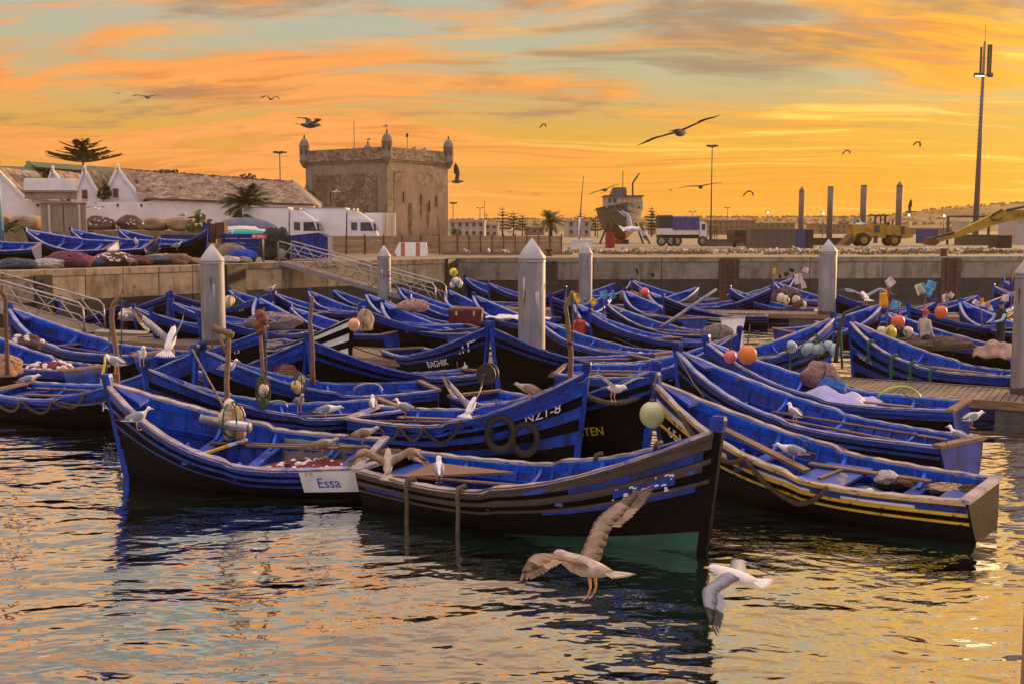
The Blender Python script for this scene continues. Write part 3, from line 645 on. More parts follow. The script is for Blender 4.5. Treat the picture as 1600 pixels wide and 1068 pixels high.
def netmat(name, c):
    if name in MATS: return MATS[name]
    m = bpy.data.materials.new(name); m.use_nodes = True; t = NT(m.node_tree); b = t.n['Principled BSDF']
    co = t.node('ShaderNodeTexCoord').outputs['Object']
    vo = t.node('ShaderNodeTexVoronoi', feature='DISTANCE_TO_EDGE'); t.put(vo.inputs['Vector'], co); vo.inputs['Scale'].default_value = 16
    big = t.noise(co, 3.5, 5, .65); ed = t.step(vo.outputs[0], .0, .22)
    c_ = t.mix(t.m('MULTIPLY', ed, .5), tuple(min(1, x * 1.25) for x in c), tuple(x * .45 for x in c)); c_ = t.mix(t.step(big, .4, .68), c_, tuple(min(1, x * 1.25 + .01) for x in c))
    t.put(b.inputs['Base Color'], c_); b.inputs['Roughness'].default_value = .92
    bn = t.node('ShaderNodeBump'); bn.inputs['Distance'].default_value = .05; t.put(bn.inputs['Height'], t.m('ADD', t.m('MULTIPLY', ed, -.5), big)); t.put(b.inputs['Normal'], bn.outputs[0])
    MATS[name] = m; return m
def bundle(name, c, r, col, lab, cat='net', amp=.35, seed=0, tie=True, fl=None, sag=-.55):
    t_ = thing(name, lab, cat, c); mt = netmat('net %02d%02d%02d' % tuple(int(x * 100) for x in col), col)
    q = MB(); q.ell((0, 0, r[2] * .55), r, 34, 22, amp, 1.5, seed, flat=None)
    q.v = [(x * (1 + .07 * noise.noise((x * 9 / max(r), y * 6 / max(r), z * 6 / max(r) + seed))), y, max(z * (1 + .10 * noise.noise((x * 10 / max(r), y * 7 / max(r), z * 5 / max(r) + seed + 4))), -.02)) for x, y, z in q.v]; q.build('heap', mt, t_)
    st = MB(); rs = random.Random(int(seed * 97) + 5)
    for k in range(38):
        a0 = rs.uniform(0, 6.28); da = rs.uniform(-1.2, 1.2); e0 = rs.uniform(-.1, .6); e1 = rs.uniform(.2, 1.5); pts = []
        for i in range(9):
            f_ = i / 8; a = a0 + da * f_ + .12 * math.sin(f_ * 9 + k); e = e0 + (e1 - e0) * f_; pts.append((r[0] * 1.04 * math.cos(a) * math.cos(e), r[1] * 1.04 * math.sin(a) * math.cos(e), max(.01, r[2] * .55 + r[2] * 1.06 * math.sin(e))))
        st.tube(pts, max(r) * rs.uniform(.010, .030), 4)
    st.build('loose_strands', netmat('strand %02d%02d%02d' % tuple(int(x * 100) for x in col), tuple(min(1, x * 1.6 + .03) for x in col)), t_)
    if tie:
        q = MB(); n_ = 18; q.tube([(r[0] * .2 * math.sin(6.28 * i / n_), r[1] * 1.03 * math.cos(6.28 * i / n_), max(0, r[2] * .55 + r[2] * 1.05 * math.sin(6.28 * i / n_))) for i in range(n_ + 1)], .018, 5); q.build('lashing', ROPE, t_)
    if fl:
        for i in range(fl[0]):
            v = Vector((rnd.gauss(0, 1), rnd.gauss(0, 1) - .5, abs(rnd.gauss(0, 1)))).normalized(); p = Vector((v.x * r[0] * .98, v.y * r[1] * .98, r[2] * .55 + v.z * r[2] * .98))
            if p.z < .03: continue
            key = ('float', fl[1].name)
            if key not in PM: g = MB(); g.ell((0, 0, 0), (.075, .05, .05), 10, 7); PM[key] = g.mesh('net_float', fl[1])
            link('net_float', PM[key], t_, Matrix.Translation(p) @ Matrix.Rotation(rnd.uniform(0, 3), 4, 'Z') @ Matrix.Scale(fl[2], 4))
    return t_
FLW = mat('white net float', (.66, .60, .57), (.52, .46, .44), 8, .6); FLR = mat('red net float', (.40, .05, .04), None, 8, .6)
QN = [(2, 396, 20, 'ragged pale brown sack heap cut off by the left edge', 4), (28, 408, 27, 'blue and grey net bundle beside the left edge', 5), (52, 404, 17, 'pale grey patterned cloth bundle among the nets', 7), (76, 408, 22, 'white and grey rag bundle left of the plum net', 7), (110, 404, 34, 'plum coloured net heap on the quay edge', 3), (142, 400, 22, 'round dark blue net bundle on the quay edge', 2), (180, 408, 30, 'dark red net heap with white floats on the quay edge', 0), (212, 410, 24, 'dark red net tail beside the white floats', 0), (240, 404, 24, 'grey net sack lying on the quay edge', 5), (277, 403, 22, 'rusty brown net heap on the quay edge', 6), (300, 405, 17, 'small grey brown sack left of the near pile', 4), (105, 390, 26, 'pale grey net mound behind the plum net', 4), (172, 393, 22, 'grey green net mound behind the floats', 5), (205, 393, 22, 'blue grey net bundle by the seated man', 8), (262, 392, 28, 'sandy net mound beside the seated man', 1), (296, 394, 16, 'olive net mound behind the grey sack', 10), (357, 402, 17, 'white net sack just right of the near pile', 7), (346, 405, 10, 'yellow green net scrap beside the near pile', 10), (376, 399, 16, 'brown net ball resting on a blue cloth', 4), (322, 394, 12, 'turquoise net bundle behind the near pile', 8), (440, 402, 9, 'small dark net scrap by the gangway head', 9)]
for i, (px, yb, w_, lab, ci) in enumerate(QN):
    # stand on the quay just behind its edge
    Yq = np.interp(px, [0, 350, 440], [45.9, 54.9, 58.2]) + (1.0 if yb > 398 else 2.4) + (i % 3) * .15
    r_ = w_ / 1750 * Yq; c = Vector((X_at(px, Yq), Yq, G0)); hh_ = r_ * rnd.uniform(.75, 1.0) if yb > 398 else r_ * .7
    if ci == 7: hh_ *= .9
    bundle('net_bundle', c, (r_ * 1.10, r_ * .8, hh_ * .50), NETC[ci], lab, seed=i * 3.1, fl=(60, FLW, 1.25) if 'white floats on' in lab else None, tie=i % 2 == 0)
for px, w_, lab in ((158, 25, 'brown net heap on the stones right of the notice board, left one'), (206, 22, 'brown net heap on the stones right of the notice board, right one')):
    Y = 72; r_ = w_ / 1750 * Y; bundle('net_heap', (X_at(px, Y), Y, A(px, 359, Y).z), (r_, r_ * .7, .52), NETC[9], lab, seed=px, fl=(30, FLW, 1.1), tie=False)
q = bundle('cloth_heap', Vector((X_at(383, 58.4), 58.0, G0)), (.75, .5, .42), (.008, .06, .45), 'crumpled blue cloth under the brown net ball', 'cloth', seed=3.3, tie=False)
bundle('tarp_heap', Vector((X_at(434, 62), 62.0, G0)), (.95, .7, 1.05), (.018, .017, .018), 'black tarpaulin heap between the blue hut and the blue cart', 'tarpaulin', seed=8.3)
bundle('net_heap', Vector((X_at(362, 62), 62, G0)), (.95, .5, .55), NETC[4], 'grey brown net pile in front of the blue boards right of the near pile', seed=21, tie=False)

nb = thing('notice_board', 'back of a beige notice board on two pale posts', 'sign', (0, 0, 0))
Yb = 64.0
for s_, x0, x1 in (('a', 65, 99.3), ('b', 99.6, 134)): q = MB(); a, b = A(x0, 362, Yb), A(x1, 321, Yb); q.box2((a.x, Yb, a.z), (b.x, Yb + .08, b.z)); q.build('board_panel', mat('beige board', (.30, .245, .18), (.235, .19, .14), 1.5, .8, stretch=(3, 1, .3)) if 'beige board' not in MATS else MATS['beige board'], nb)
for x0 in (77.5, 124.5): q = MB(); a = A(x0, 320, Yb); q.box2((a.x - .05, Yb - .14, G0), (a.x + .05, Yb - .01, a.z)); q.build('post', mat('pale post', (.52, .46, .42), None, 3, .7) if 'pale post' not in MATS else MATS['pale post'], nb)
q = MB(); a, b = A(63.5, 320.6, Yb), A(135, 319.2, Yb); q.box2((a.x, Yb - .05, a.z), (b.x, Yb + .12, b.z + .08)); q.build('top_rail', WOOD, nb)

# blue board fence / hut and crates
def boards(name, x0, x1, yt, yb, Y, nrow, lab, m_=BLUE2):
    t_ = thing(name, lab, 'fence', (0, 0, 0)); a, b = A(x0, yb, Y), A(x1, yt, Y); h = (b.z - a.z) / nrow
    for r_ in range(nrow): q = MB(); q.box2((a.x, Y + .015 * (r_ % 2), a.z + r_ * h + .02), (b.x, Y + .06 + .015 * (r_ % 2), a.z + (r_ + 1) * h)); q.build('board', m_, t_)
    for k in range(4): q = MB(); xx = a.x + (b.x - a.x) * (k + .15) / 3.4; q.box2((xx, Y + .08, G0), (xx + .1, Y + .18, b.z)); q.build('post', WOODD, t_)
boards('blue_board_fence', 252, 320, 367, 392, 66.5, 4, 'blue board fence behind the seated man')
boards('blue_board_fence', 346, 420, 366, 402, 64.5, 5, 'blue board hut wall behind the red sign')
cr_ = thing('crate_stack', 'stack of blue and rusty brown crates above the blue fence', 'crates', (0, 0, 0))
for x0, x1, y0, y1, m_ in ((318, 329, 349, 365, BLUE2), (328, 340, 350, 364, RUSTY), (338, 352, 348, 372, mat('rust brown cabinet', (.11, .05, .03), (.065, .035, .025), 3, .85)), (319, 330, 366, 378, BLUE2), (328, 339, 365, 380, WOODD)):
    a, b = A(x0, y1, 65.6), A(x1, y0, 65.6); q = MB(); q.box2((a.x, 65.4, a.z), (b.x - .02, 66.2, b.z)); c_ = q.build('crate', m_, cr_)
    q = MB(); q.box2((a.x + .06, 65.37, a.z + .08), (b.x - .08, 65.41, b.z - .08)); q.build('crate_panel', m_, c_)
sk = thing('upturned_skiff', 'upturned skiff with a turquoise and white hull behind the blue hut', 'boat', (X_at(385, 69), 69, 0))
for nm, r_, m_ in (('hull', (2.2, 1.1, 1.05), mat('dusky blue hull', (.07, .08, .15), (.05, .06, .11), 2, .6)), ('turquoise_band', (2.0, 1.25, .72), mat('turquoise paint', (.02, .42, .36), None, 2, .5)), ('white_band', (2.1, 1.18, .90), WHITE)):
    q = MB(); q.ell((0, 0, A(385, 367, 69).z), r_, 24, 14, flat=0.0); q.build(nm, m_, sk)
ct = thing('blue_cart', 'blue tarpaulin covered cart beside the gangway head', 'cart', (0, 0, 0))
Y = 60.5; a, b = A(452, 404, Y), A(512, 369, Y)
q = MB(); q.prism([(a.x, Y, G0 + .1), (b.x, Y, G0 + .1), (b.x, Y, b.z - .05), (b.x - .5, Y, b.z + .18), (a.x, Y, b.z + .02)], (0, 1.6, 0)); q.build('cover', BLUE2, ct)
for k in range(1, 5): q = MB(); xx = a.x + (b.x - a.x) * k / 5; q.box2((xx - .03, Y - .03, G0 + .12), (xx + .03, Y - .003, b.z - .06)); q.build('cover_fold', BLUE, ct)
def wheel(par, c, r, wd, m_rim=STEEL, axis='Y'):
    q = MB(); n_ = 20
    pr = [(r * .6, -wd / 2), (r * .93, -wd / 2), (r, -wd * .3), (r, wd * .3), (r * .93, wd / 2), (r * .6, wd / 2)]
    q.loft([[Vector((p * math.cos(6.283 * j / n_), y, p * math.sin(6.283 * j / n_))) for j in range(n_)] for p, y in pr], cap=False)
    q.loft([[Vector((p * math.cos(6.283 * j / n_), y, p * math.sin(6.283 * j / n_))) for j in range(n_)] for p, y in ((r * .6, wd / 2), (r * .6, -wd / 2))], cap=False)
    w_ = q.build('wheel', TYRE, par); w_.location = c
    if axis == 'X': w_.rotation_euler = (0, 0, R(90))
    q = MB(); q.loft([[Vector((p * math.cos(6.283 * j / n_), y, p * math.sin(6.283 * j / n_))) for j in range(n_)] for p, y in ((r * .61, -wd * .35), (r * .45, -wd * .2), (r * .25, -wd * .42), (r * .02, -wd * .45))]); q.build('rim', m_rim, w_)
    return w_
wheel(ct, (a.x - .45, Y + .3, G0 + .42), .42, .2)
sg = thing('red_sign', 'small red sign with white lettering on a grey post', 'sign', (0, 0, 0)); Y = 58.0
a, b = A(393, 373, Y), A(415.5, 366.5, Y); q = MB(); q.box2((a.x, Y, a.z), (b.x, Y + .04, b.z)); pl = q.build('plate', mat('sign red', (.55, .02, .06), None, 2, .5), sg)
q = MB(); q.ell((a.x + .13, Y - .005, (a.z + b.z) / 2), (.075, .008, .075), 12, 6); q.build('emblem', LETTER, pl)
for k in range(2): q = MB(); q.box2((a.x + .27, Y - .006, a.z + .06 + k * .07), (b.x - .07 - .1 * k, Y - .001, a.z + .095 + k * .07)); q.build('text_line', LETTER, pl)
q = MB(); c = A(410.5, 373, Y); q.tube([(c.x, Y + .07, G0), (c.x, Y + .07, b.z)], .055, 10); q.build('post', STEEL, sg)
bl = thing('blue_mast', 'tall tapering blue mast with rungs at the left edge', 'mast', (X_at(2, 60), 60, G0))
q = MB(); q.tube([(0, 0, 0), (0, 0, 3.2), (-.05, 0, 9.2)], [.30, .24, .05], 10); q.build('pole', mat('faded blue paint', (.10, .24, .42), (.08, .18, .34), 2, .5), bl)
for k in range(7): q = MB(); q.beam((0, -.05, 4.6 + k * .62), (.32 - .02 * k, -.05, 4.6 + k * .62), .035); q.build('rung', DARKM, bl)

# ---- gangways
def gangway(a, b, wd, lab, npan):
    a, b = Vector(a), Vector(b); t_ = thing('gangway', lab, 'gangway', (0, 0, 0)); dd = (b - a).normalized(); sv = Vector((dd.y, -dd.x, 0)).normalized(); L = (b - a).length
    q = MB(); q.beam(a, b, wd, .07); q.build('deck', DECK, t_)
    for s_ in (-1, 1):
        o_ = sv * s_ * wd / 2
        q = MB(); q.beam(a + o_ + Vector((0, 0, -.04)), b + o_ + Vector((0, 0, -.04)), .07, .22); q.build('side_beam', STEEL, t_)
        for nm, hh_, r_ in (('handrail', 1.05, .035), ('mid_rail', .62, .022)):
            pts = [a + o_ + Vector((0, 0, .1)), a + o_ + Vector((0, 0, hh_ - .08)), a + o_ + dd * .1 + Vector((0, 0, hh_))] + [b + o_ - dd * .22 + Vector((0, 0, hh_)), b + o_ - dd * .06 + Vector((0, 0, hh_ - .12)), b + o_ + Vector((0, 0, .05))]
            q = MB(); q.tube(pts, r_, 6); q.build(nm, STEEL, t_)
        for k in range(npan):
            p0 = a + dd * L * k / npan + o_; p1 = a + dd * L * (k + 1) / npan + o_; pm_ = (p0 + p1) / 2
            for u, v in ((p0 + Vector((0, 0, .05)), pm_ + Vector((0, 0, 1.04))), (pm_ + Vector((0, 0, 1.04)), p1 + Vector((0, 0, .05)))): q = MB(); q.tube([u, v], .026, 5); q.build('brace', STEEL, t_)
gangway((-23.4, 42.4, 2.52), (-14.9, 39.9, .52), 1.15, 'steel gangway with handrails at the far left', 4)
gangway((-11.6, 57.3, 2.55), (-3.4, 53.9, .52), 1.15, 'steel gangway with handrails in the middle, below the blue cart', 5)
q = MB(); q.prism([(0, 0, 0), (1.7, .3, 0), (1.75, .3, .05), (0, 0, .16)], (.25, -1.1, 0)); o = q.build('ramp_plate', CONC); o.location = (-14.9, 40.2, .47); tag(o, 'small pale ramp plate at the foot of the left gangway', 'ramp')

# ---- fence along the yard
FEN = mat('tan sheet boards', (.34, .235, .14), (.265, .18, .105), 1.2, .8, .006, 12, (.16, .10, .06), (.62, .74), 1.0, rv=.12)
fn = thing('yard_fence', 'long tan board fence with dark posts in front of the tower', 'fence', (0, 0, 0)); Y = 75.0
xs = [X_at(p, Y) for p in list(range(513, 706, 29)) + list(range(715, 894, 18))]
for i in range(len(xs) - 1):
    L = xs[i + 1] - xs[i]; key = ('fb', round(L, 2))
    if key not in PM: q = MB(); q.box((0, 0, 0), (L - .09, .04, .285)); PM[key] = q.mesh('fence_board', FEN)
    for r_ in range(4): link('fence_board', PM[key], fn, Matrix.Translation(((xs[i] + xs[i + 1]) / 2, Y + rnd.uniform(-.015, .015), G0 + .19 + r_ * .30)))
if 'fp' not in PM: q = MB(); q.box((0, 0, .68), (.08, .10, 1.36)); PM['fp'] = q.mesh('fence_post', RUSTY)
for x in xs: link('fence_post', PM['fp'], fn, Matrix.Translation((x, Y - .04, G0)))
br = thing('traffic_barrier', 'white concrete barrier with red stripes by the fence', 'barrier', (0, 0, G0)); Y = 70.0
x0, x1 = X_at(615, Y), X_at(668, Y); q = MB(); q.prism([(x0 - .05, Y, 0), (x1 + .05, Y, 0), (x1 - .08, Y + .2, .86), (x0 + .35, Y + .2, .86)], (0, .35, 0)); q.build('block', WHITE, br)
REDP = mat('faded red paint', (.42, .10, .08), None, 4, .7)
for k in (.28, .72): xx = x0 + (x1 - x0) * k; q = MB(); q.prism([(xx - .13, Y - .006, .02), (xx + .13, Y - .006, .02), (xx + .13, Y + .192, .85), (xx - .13, Y + .192, .85)], (0, .02, 0)); q.build('red_stripe', REDP, br)
q = MB(); q.prism([(x0 - .06, Y - .01, 0), (x0 + .25, Y - .01, 0), (x0 + .03, Y + .05, .3)], (0, .2, 0)); q.build('red_foot', REDP, br)

# ---- trucks
TRW = mat('white truck body', (.76, .75, .80), (.68, .67, .71), .8, .4); CABW = mat('white cab paint', (.70, .69, .72), None, 1, .25)
def box_truck(xr, Y, lab, xl):
    t_ = thing('box_truck', lab, 'truck', (X_at(xr, Y), Y, G0)); L = X_at(xr, Y) - X_at(xl, Y); cl = 2.25
    q = MB(); q.box2((-L, 0, .85), (-cl - .1, 2.2, 3.30)); bd = q.build('cargo_box', TRW, t_)
    q = MB(); q.box2((-L, -.03, 3.24), (-cl - .1, -.002, 3.32)); q.build('top_trim', STEEL, bd)
    q = MB(); q.box2((-L, -.03, .82), (-cl - .1, -.002, .94)); q.build('bottom_trim', STEEL, bd)
    prof_ = [(-cl, .6), (-.02, .6), (0, 1.25), (-.10, 1.55), (-.42, 2.28), (-.62, 2.42), (-cl, 2.46)]
    q = MB(); q.prism([(x, .06, z) for x, z in prof_], (0, 2.0, 0)); cb_ = q.build('cab', CABW, t_)
    q = MB(); q.prism([(-.62, .25, 2.41), (-.75, .25, 2.55), (-1.55, .25, 3.05), (-cl, .25, 3.12), (-cl, .25, 2.46)], (0, 1.6, 0)); q.build('wind_deflector', CABW, t_)
    q = MB(); q.prism([(-.05, .16, 1.57), (-.09, .16, 1.60), (-.395, .16, 2.24), (-.365, .16, 2.24)], (0, 1.8, 0)); q.v = [(x + .012, y, z) for x, y, z in q.v]; q.build('windscreen', mat('sunset windscreen', (.05, .04, .03), None, 1, .05, spec=1.0) if 'sunset windscreen' not in MATS else MATS['sunset windscreen'], cb_)
    q = MB(); q.prism([(-1.25, .05, 1.55), (-.28, .05, 1.55), (-.50, .05, 2.2), (-1.25, .05, 2.2)], (0, .02, 0)); q.build('side_window', GLASS, cb_)
    q = MB(); q.box2((-1.95, .045, 1.6), (-1.5, .07, 2.2)); q.build('quarter_window', GLASS, cb_)
    q = MB(); q.box2((-.22, -.12, 1.55), (-.06, -.02, 2.05)); q.build('mirror', DARKM, cb_)
    q = MB(); q.box2((-cl + .2, .4, 3.08), (-1.55, 1.6, 3.26)); q.build('cooling_unit', STEEL, t_)
    for x in (-.75, -L + 1.2): wheel(t_, (x, .15, .45), .45, .28); wheel(t_, (x, 2.0, .45), .45, .28)
    q = MB(); q.box2((-L + .1, .3, .55), (-.3, 1.9, .83)); q.build('chassis', DARKM, t_)
box_truck(502, 83, 'white box truck parked left, nearest the palm', 381)
box_truck(590, 85, 'white box truck parked in front of the tower', 480)
rt = thing('parked_trailer', 'white van rear with cream doors beside the tower corner', 'trailer', (X_at(577, 87.5), 87.5, G0))
q = MB(); q.box2((-.3, 0, .7), (1.1, 2, 2.95)); q.build('body', TRW, rt)
for k in range(2): q = MB(); q.box2((1.12 + k * .50, 0, .7), (1.60 + k * .50, .2, 2.95)); dd_ = q.build('door', mat('cream door', (.60, .50, .36), None, 2, .5) if 'cream door' not in MATS else MATS['cream door'], rt); q = MB(); q.box2((1.3 + k * .5, -.03, .9), (1.34 + k * .5, -.004, 2.8)); q.build('latch_bar', STEEL, dd_)
# tarp lorry at the yard
lt = thing('tarp_lorry', 'lorry with a blue tarpaulin over its load on the far quay', 'lorry', (X_at(1028, 112), 112, G0)); u_ = 112 / 1750
q = MB(); q.box2((0, 0, 1.15), (63 * u_, 2.3, 1.75)); q.build('side_boards', WHITE, lt)
q = MB(); q.loft([[(0, 0, 1.76), (0, 2.3, 1.76), (0, 2.25, 2.95), (0, 1.1, 3.1), (0, .05, 2.95)], [(22 * u_, -.02, 1.76), (22 * u_, 2.3, 1.76), (22 * u_, 2.25, 2.98), (22 * u_, 1.1, 3.12), (22 * u_, 0, 2.98)]], sm=False); q.build('black_tarp', mat('black tarpaulin', (.02, .02, .03), None, 2, .6), lt)
q = MB(); rg = []
for k in range(13): x = (22 + 41 * k / 12) * u_; s_ = .05 * math.sin(k * 2.2); rg.append([(x, -.05 + s_, 1.60), (x, 2.3, 1.6), (x, 2.25, 2.85), (x, 1.1, 3.0 + s_), (x, .02 - s_, 2.86)])
q.loft(rg, sm=False); q.build('blue_tarp', mat('navy tarpaulin', (.045, .05, .22), (.03, .035, .15), 3, .5), lt)
q = MB(); q.prism([(64 * u_, .1, .8), (76 * u_, .1, .8), (77 * u_, .1, 1.7), (74 * u_, .1, 2.35), (64 * u_, .1, 2.4)], (0, 2.1, 0)); q.build('cab', CABW, lt); q = MB(); q.box2((67 * u_, .07, 1.6), (73 * u_, .11, 2.2)); q.build('side_window', GLASS, lt)
q = MB(); q.box2((0, .4, .75), (70 * u_, 1.9, 1.12)); q.build('chassis', DARKM, lt)
for x in (5, 20, 29, 69): wheel(lt, (x * u_, .15, .5), .5, .3)
# stranded trawler, bow towards the harbour
tr = thing('stranded_trawler', 'old wooden trawler propped up on the hardstanding', 'ship', (X_at(977, 126), 126, G0))
TRH = mat('grey trawler planks', (.135, .125, .125), (.07, .064, .064), 2, .8, .02, 10, (.24, .17, .12), (.58, .68), 1.5, stretch=(1, 1, 3)); TRR = mat('rust red trawler bottom', (.19, .075, .045), (.12, .05, .035), 2, .85, .02, 10)
nb_ = 15; half = []
for j in range(10):
    y = j / 9 * 11; f_ = math.sin(min(1, j / 5.0) * math.pi / 2) ** .8; rg = []
    for i in range(nb_):
        a = -1 + 2 * i / (nb_ - 1); s_ = abs(a); zz = .5 + (4.15 - .5 + .45 * (1 - f_)) * s_ ** 1.5 + .0; hb = (2.55 * f_ + .02) * (s_ ** .55) * (1 - .12 * (s_ < .4)); rg.append((math.copysign(hb, a), y + (1.3 * (1 - s_)) * (1 - f_) - .7 * s_ * (1 - f_), zz))
    half.append(rg)
for nm, sel, m_ in (('hull_bottom', range(3, 12), TRR), ('hull_port', range(0, 4), TRH), ('hull_starboard', range(11, 15), TRH)):
    q = MB(); q.loft([[rg[i] for i in sel] for rg in half], cap=False, closed=False); q.build(nm, m_, tr)
q = MB(); q.add([half[j][0] for j in range(10)] + [half[j][-1] for j in range(9, -1, -1)], [tuple(range(20))]); q.v = [(x, y, z - .25) for x, y, z in q.v]; q.build('deck', WOODD, tr)
for i in range(4):
    for s_ in (0, -1):
        q = MB(); q.tube([Vector(half[j][i if s_ == 0 else nb_ - 1 - i]) * 1.0 for j in range(10)], .06, 5); q.build('rubbing_strake', TRH, tr)
q = MB(); q.beam((0, -.75, 4.75), (0, 1.2, .6), .16, .22); q.build('stem', TRH, tr)
q = MB(); q.loft([[(-2.0, 2.6, 4.1), (2.2, 2.6, 4.1), (2.2, 8, 4.1), (-2.0, 8, 4.1)], [(-1.95, 2.65, 5.4), (2.1, 2.65, 5.4), (2.1, 8, 5.4), (-1.95, 8, 5.4)]], sm=False); wh = q.build('deckhouse', mat('grimy white house', (.42, .39, .37), (.32, .28, .26), 2, .7), tr)
for k in range(7): q = MB(); q.box((-1.6 + k * .57, 2.60, 4.95), (.36, .06, .5)); q.build('window', GLASS if k < 2 else mat('amber window', (.55, .38, .16), None, 2, .2) if 'amber window' not in MATS else MATS['amber window'], wh)
q = MB(); q.box2((-2.15, 2.4, 5.4), (2.3, 8.1, 5.52)); q.build('house_roof', TRH, tr)
q = MB(); q.prism([(-1.5, 3.2, 5.52), (.4, 3.2, 5.52), (.35, 3.3, 6.45), (-1.1, 3.3, 6.45)], (0, 2, 0)); q.build('upper_wheelhouse', TRH, tr)
q = MB(); q.beam((0, 4, 6.4), (0, 4, 8.4), .08); q.build('mast', DARKM, tr)
q = MB(); q.tube([(1.2, 4.5, 5.5), (1.2, 4.5, 7.0), (1.55, 4.5, 7.5), (1.95, 4.5, 8.1)], .10, 6); q.build('davit', DARKM, tr)
for x in (-1.9, 1.9, -1.2, 1.4): q = MB(); q.beam((x * 1.5, 1.0, 0), (x * .95, 2.2, 2.4), .16); q.build('prop', WOODD, tr)
q = MB(); q.box((0, 5, .25), (.8, 9, .5)); q.build('keel_blocks', WOODD, tr)
# assorted yard things
def ybox(name, x0, x1, y0, Y, m_, lab, cat, dep=2.2, ribs=0, z0=G0):
    a, b = X_at(x0, Y), X_at(x1, Y); zt = A(x0, y0, Y).z; t_ = thing(name, lab, cat, ((a + b) / 2, Y, z0)); w__ = b - a; h = zt - z0
    q = MB(); q.box2((-w__ / 2, 0, 0), (w__ / 2, dep, h)); q.build('body', m_, t_)
    for k in range(ribs): xx = -w__ / 2 + w__ * (k + .5) / ribs; q = MB(); q.box2((xx - w__ / ribs * .22, -.05, .1), (xx + w__ / ribs * .22, -.002, h - .1)); q.build('corrugation', m_, t_)
    for zz in (.03, h - .09): q = MB(); q.box2((-w__ / 2 - .02, -.07, zz), (w__ / 2 + .02, -.001, zz + .09)); q.build('rail', m_, t_)
    return t_
CONT = mat('grey container', (.15, .12, .105), (.11, .09, .08), 2, .7, rv=.1); CONTB = mat('blue container end', (.06, .08, .20), (.04, .055, .15), 2, .6); CONTD = mat('dark container', (.035, .028, .026), (.05, .04, .035), 2, .7)
ybox('container', 1172, 1242, 358, 100, CONT, 'long grey ribbed shipping container', 'container', 2.2, 16)
ybox('container', 1242.5, 1257, 358, 100, CONTB, 'narrow faded blue container beside the grey one', 'container', 2.2, 4)
ybox('container', 1257.5, 1269, 359, 100.3, CONTD, 'dark end of a container right of the blue one', 'container', 2.2, 3)
ybox('container', 1556, 1578, 368, 100, CONTD, 'small dark cabin below the excavator arm', 'container', 2, 3)
ybox('site_cabin', 1586, 1660, 345, 125, mat('pale cabin', (.42, .40, .42), (.36, .34, .36), 1, .7), 'pale grey shed at the right edge under the excavator arm', 'shed', 5, 0)
ybox('skip', 1440, 1463, 359, 108, CONTB, 'dark blue skip left of the excavator arm', 'skip', 2, 3, G0 + .3)
ybox('site_machine', 1500, 1555, 367, 118, mat('olive machine', (.10, .085, .05), (.07, .06, .04), 2, .8), 'long olive drab machine below the excavator arm', 'machine', 2, 6)
ybox('kiosk', 1495, 1510, 346, 119, mat('pale kiosk', (.40, .37, .33), None, 2, .7), 'small pale control cabin under the dark gantry', 'cabin', 2, 2, G0 + 1.2)
ybox('low_wall', 1269, 1325, 372, 118, CONTD, 'low dark site hoarding between container and loader', 'hoarding', .2, 8)
ybox('low_wall', 1100, 1172, 374, 112, mat('grey sheet hoarding', (.13, .12, .13), (.10, .09, .1), 2, .7), 'low grey hoarding left of the grey container', 'hoarding', .2, 12)
ybox('red_cabinet', 946, 960, 364, 100, mat('red frame paint', (.34, .03, .025), (.22, .025, .02), 2, .6), 'red metal cabinet in front of the trawler', 'cabinet', .6, 2)
ybox('white_stack', 893, 925, 375, 92, WHITE, 'white stacked sheets at the right end of the tan fence', 'sheets', 1, 3)
gt = thing('lattice_gate', 'dark lattice gate right of the tarp lorry', 'gate', (X_at(1103, 108), 108, G0))
for k in range(5): q = MB(); q.box2((k * .24, 0, 0), (k * .24 + .06, .06, 2.0)); q.build('upright', DARKM, gt); q = MB(); q.box2((0, .01, .1 + k * .45), (1.0, .05, .16 + k * .45)); q.build('crossbar', DARKM, gt)
gy = thing('gantry', 'dark steel gantry frame behind the excavator arm', 'gantry', (0, 0, 0)); Y = 122
a, b = A(1481, 337, Y), A(1548, 336, Y); q = MB(); q.box2((a.x, Y, a.z - .2), (b.x, Y + .3, a.z)); q.build('beam', DARKM, gy)
for x in (a.x + .1, b.x - .1): q = MB(); q.box2((x - .1, Y + .02, G0), (x + .1, Y + .28, a.z - .201)); q.build('column', DARKM, gy)
q = MB(); q.box2((a.x + .3, Y + .05, a.z - 1.3), (a.x + 1.0, Y + .2, a.z - 1.2)); q.build('rail', DARKM, gy)
car = thing('parked_jeep', 'dark boxy jeep parked left of the grey container', 'car', (X_at(1145, 104), 104, G0))
q = MB(); q.prism([(0, 0, .4), (1.65, 0, .4), (1.65, 0, 1.0), (1.5, 0, 1.05), (1.35, 0, 1.6), (.1, 0, 1.62), (0, 0, 1.1)], (0, 3.2, 0)); q.build('body', CONTD, car); q = MB(); q.box2((.2, -.03, 1.1), (1.3, -.004, 1.5)); q.build('rear_window', GLASS, car)
for x in (.15, 1.3): wheel(car, (x, .3, .36), .36, .22, axis='X'); q = MB(); q.box2((x, -.04, .75), (x + .2, -.003, .9)); q.build('tail_light', mat('tail lamp red', (.3, .02, .02), None, 2, .3) if 'tail lamp red' not in MATS else MATS['tail lamp red'], car)
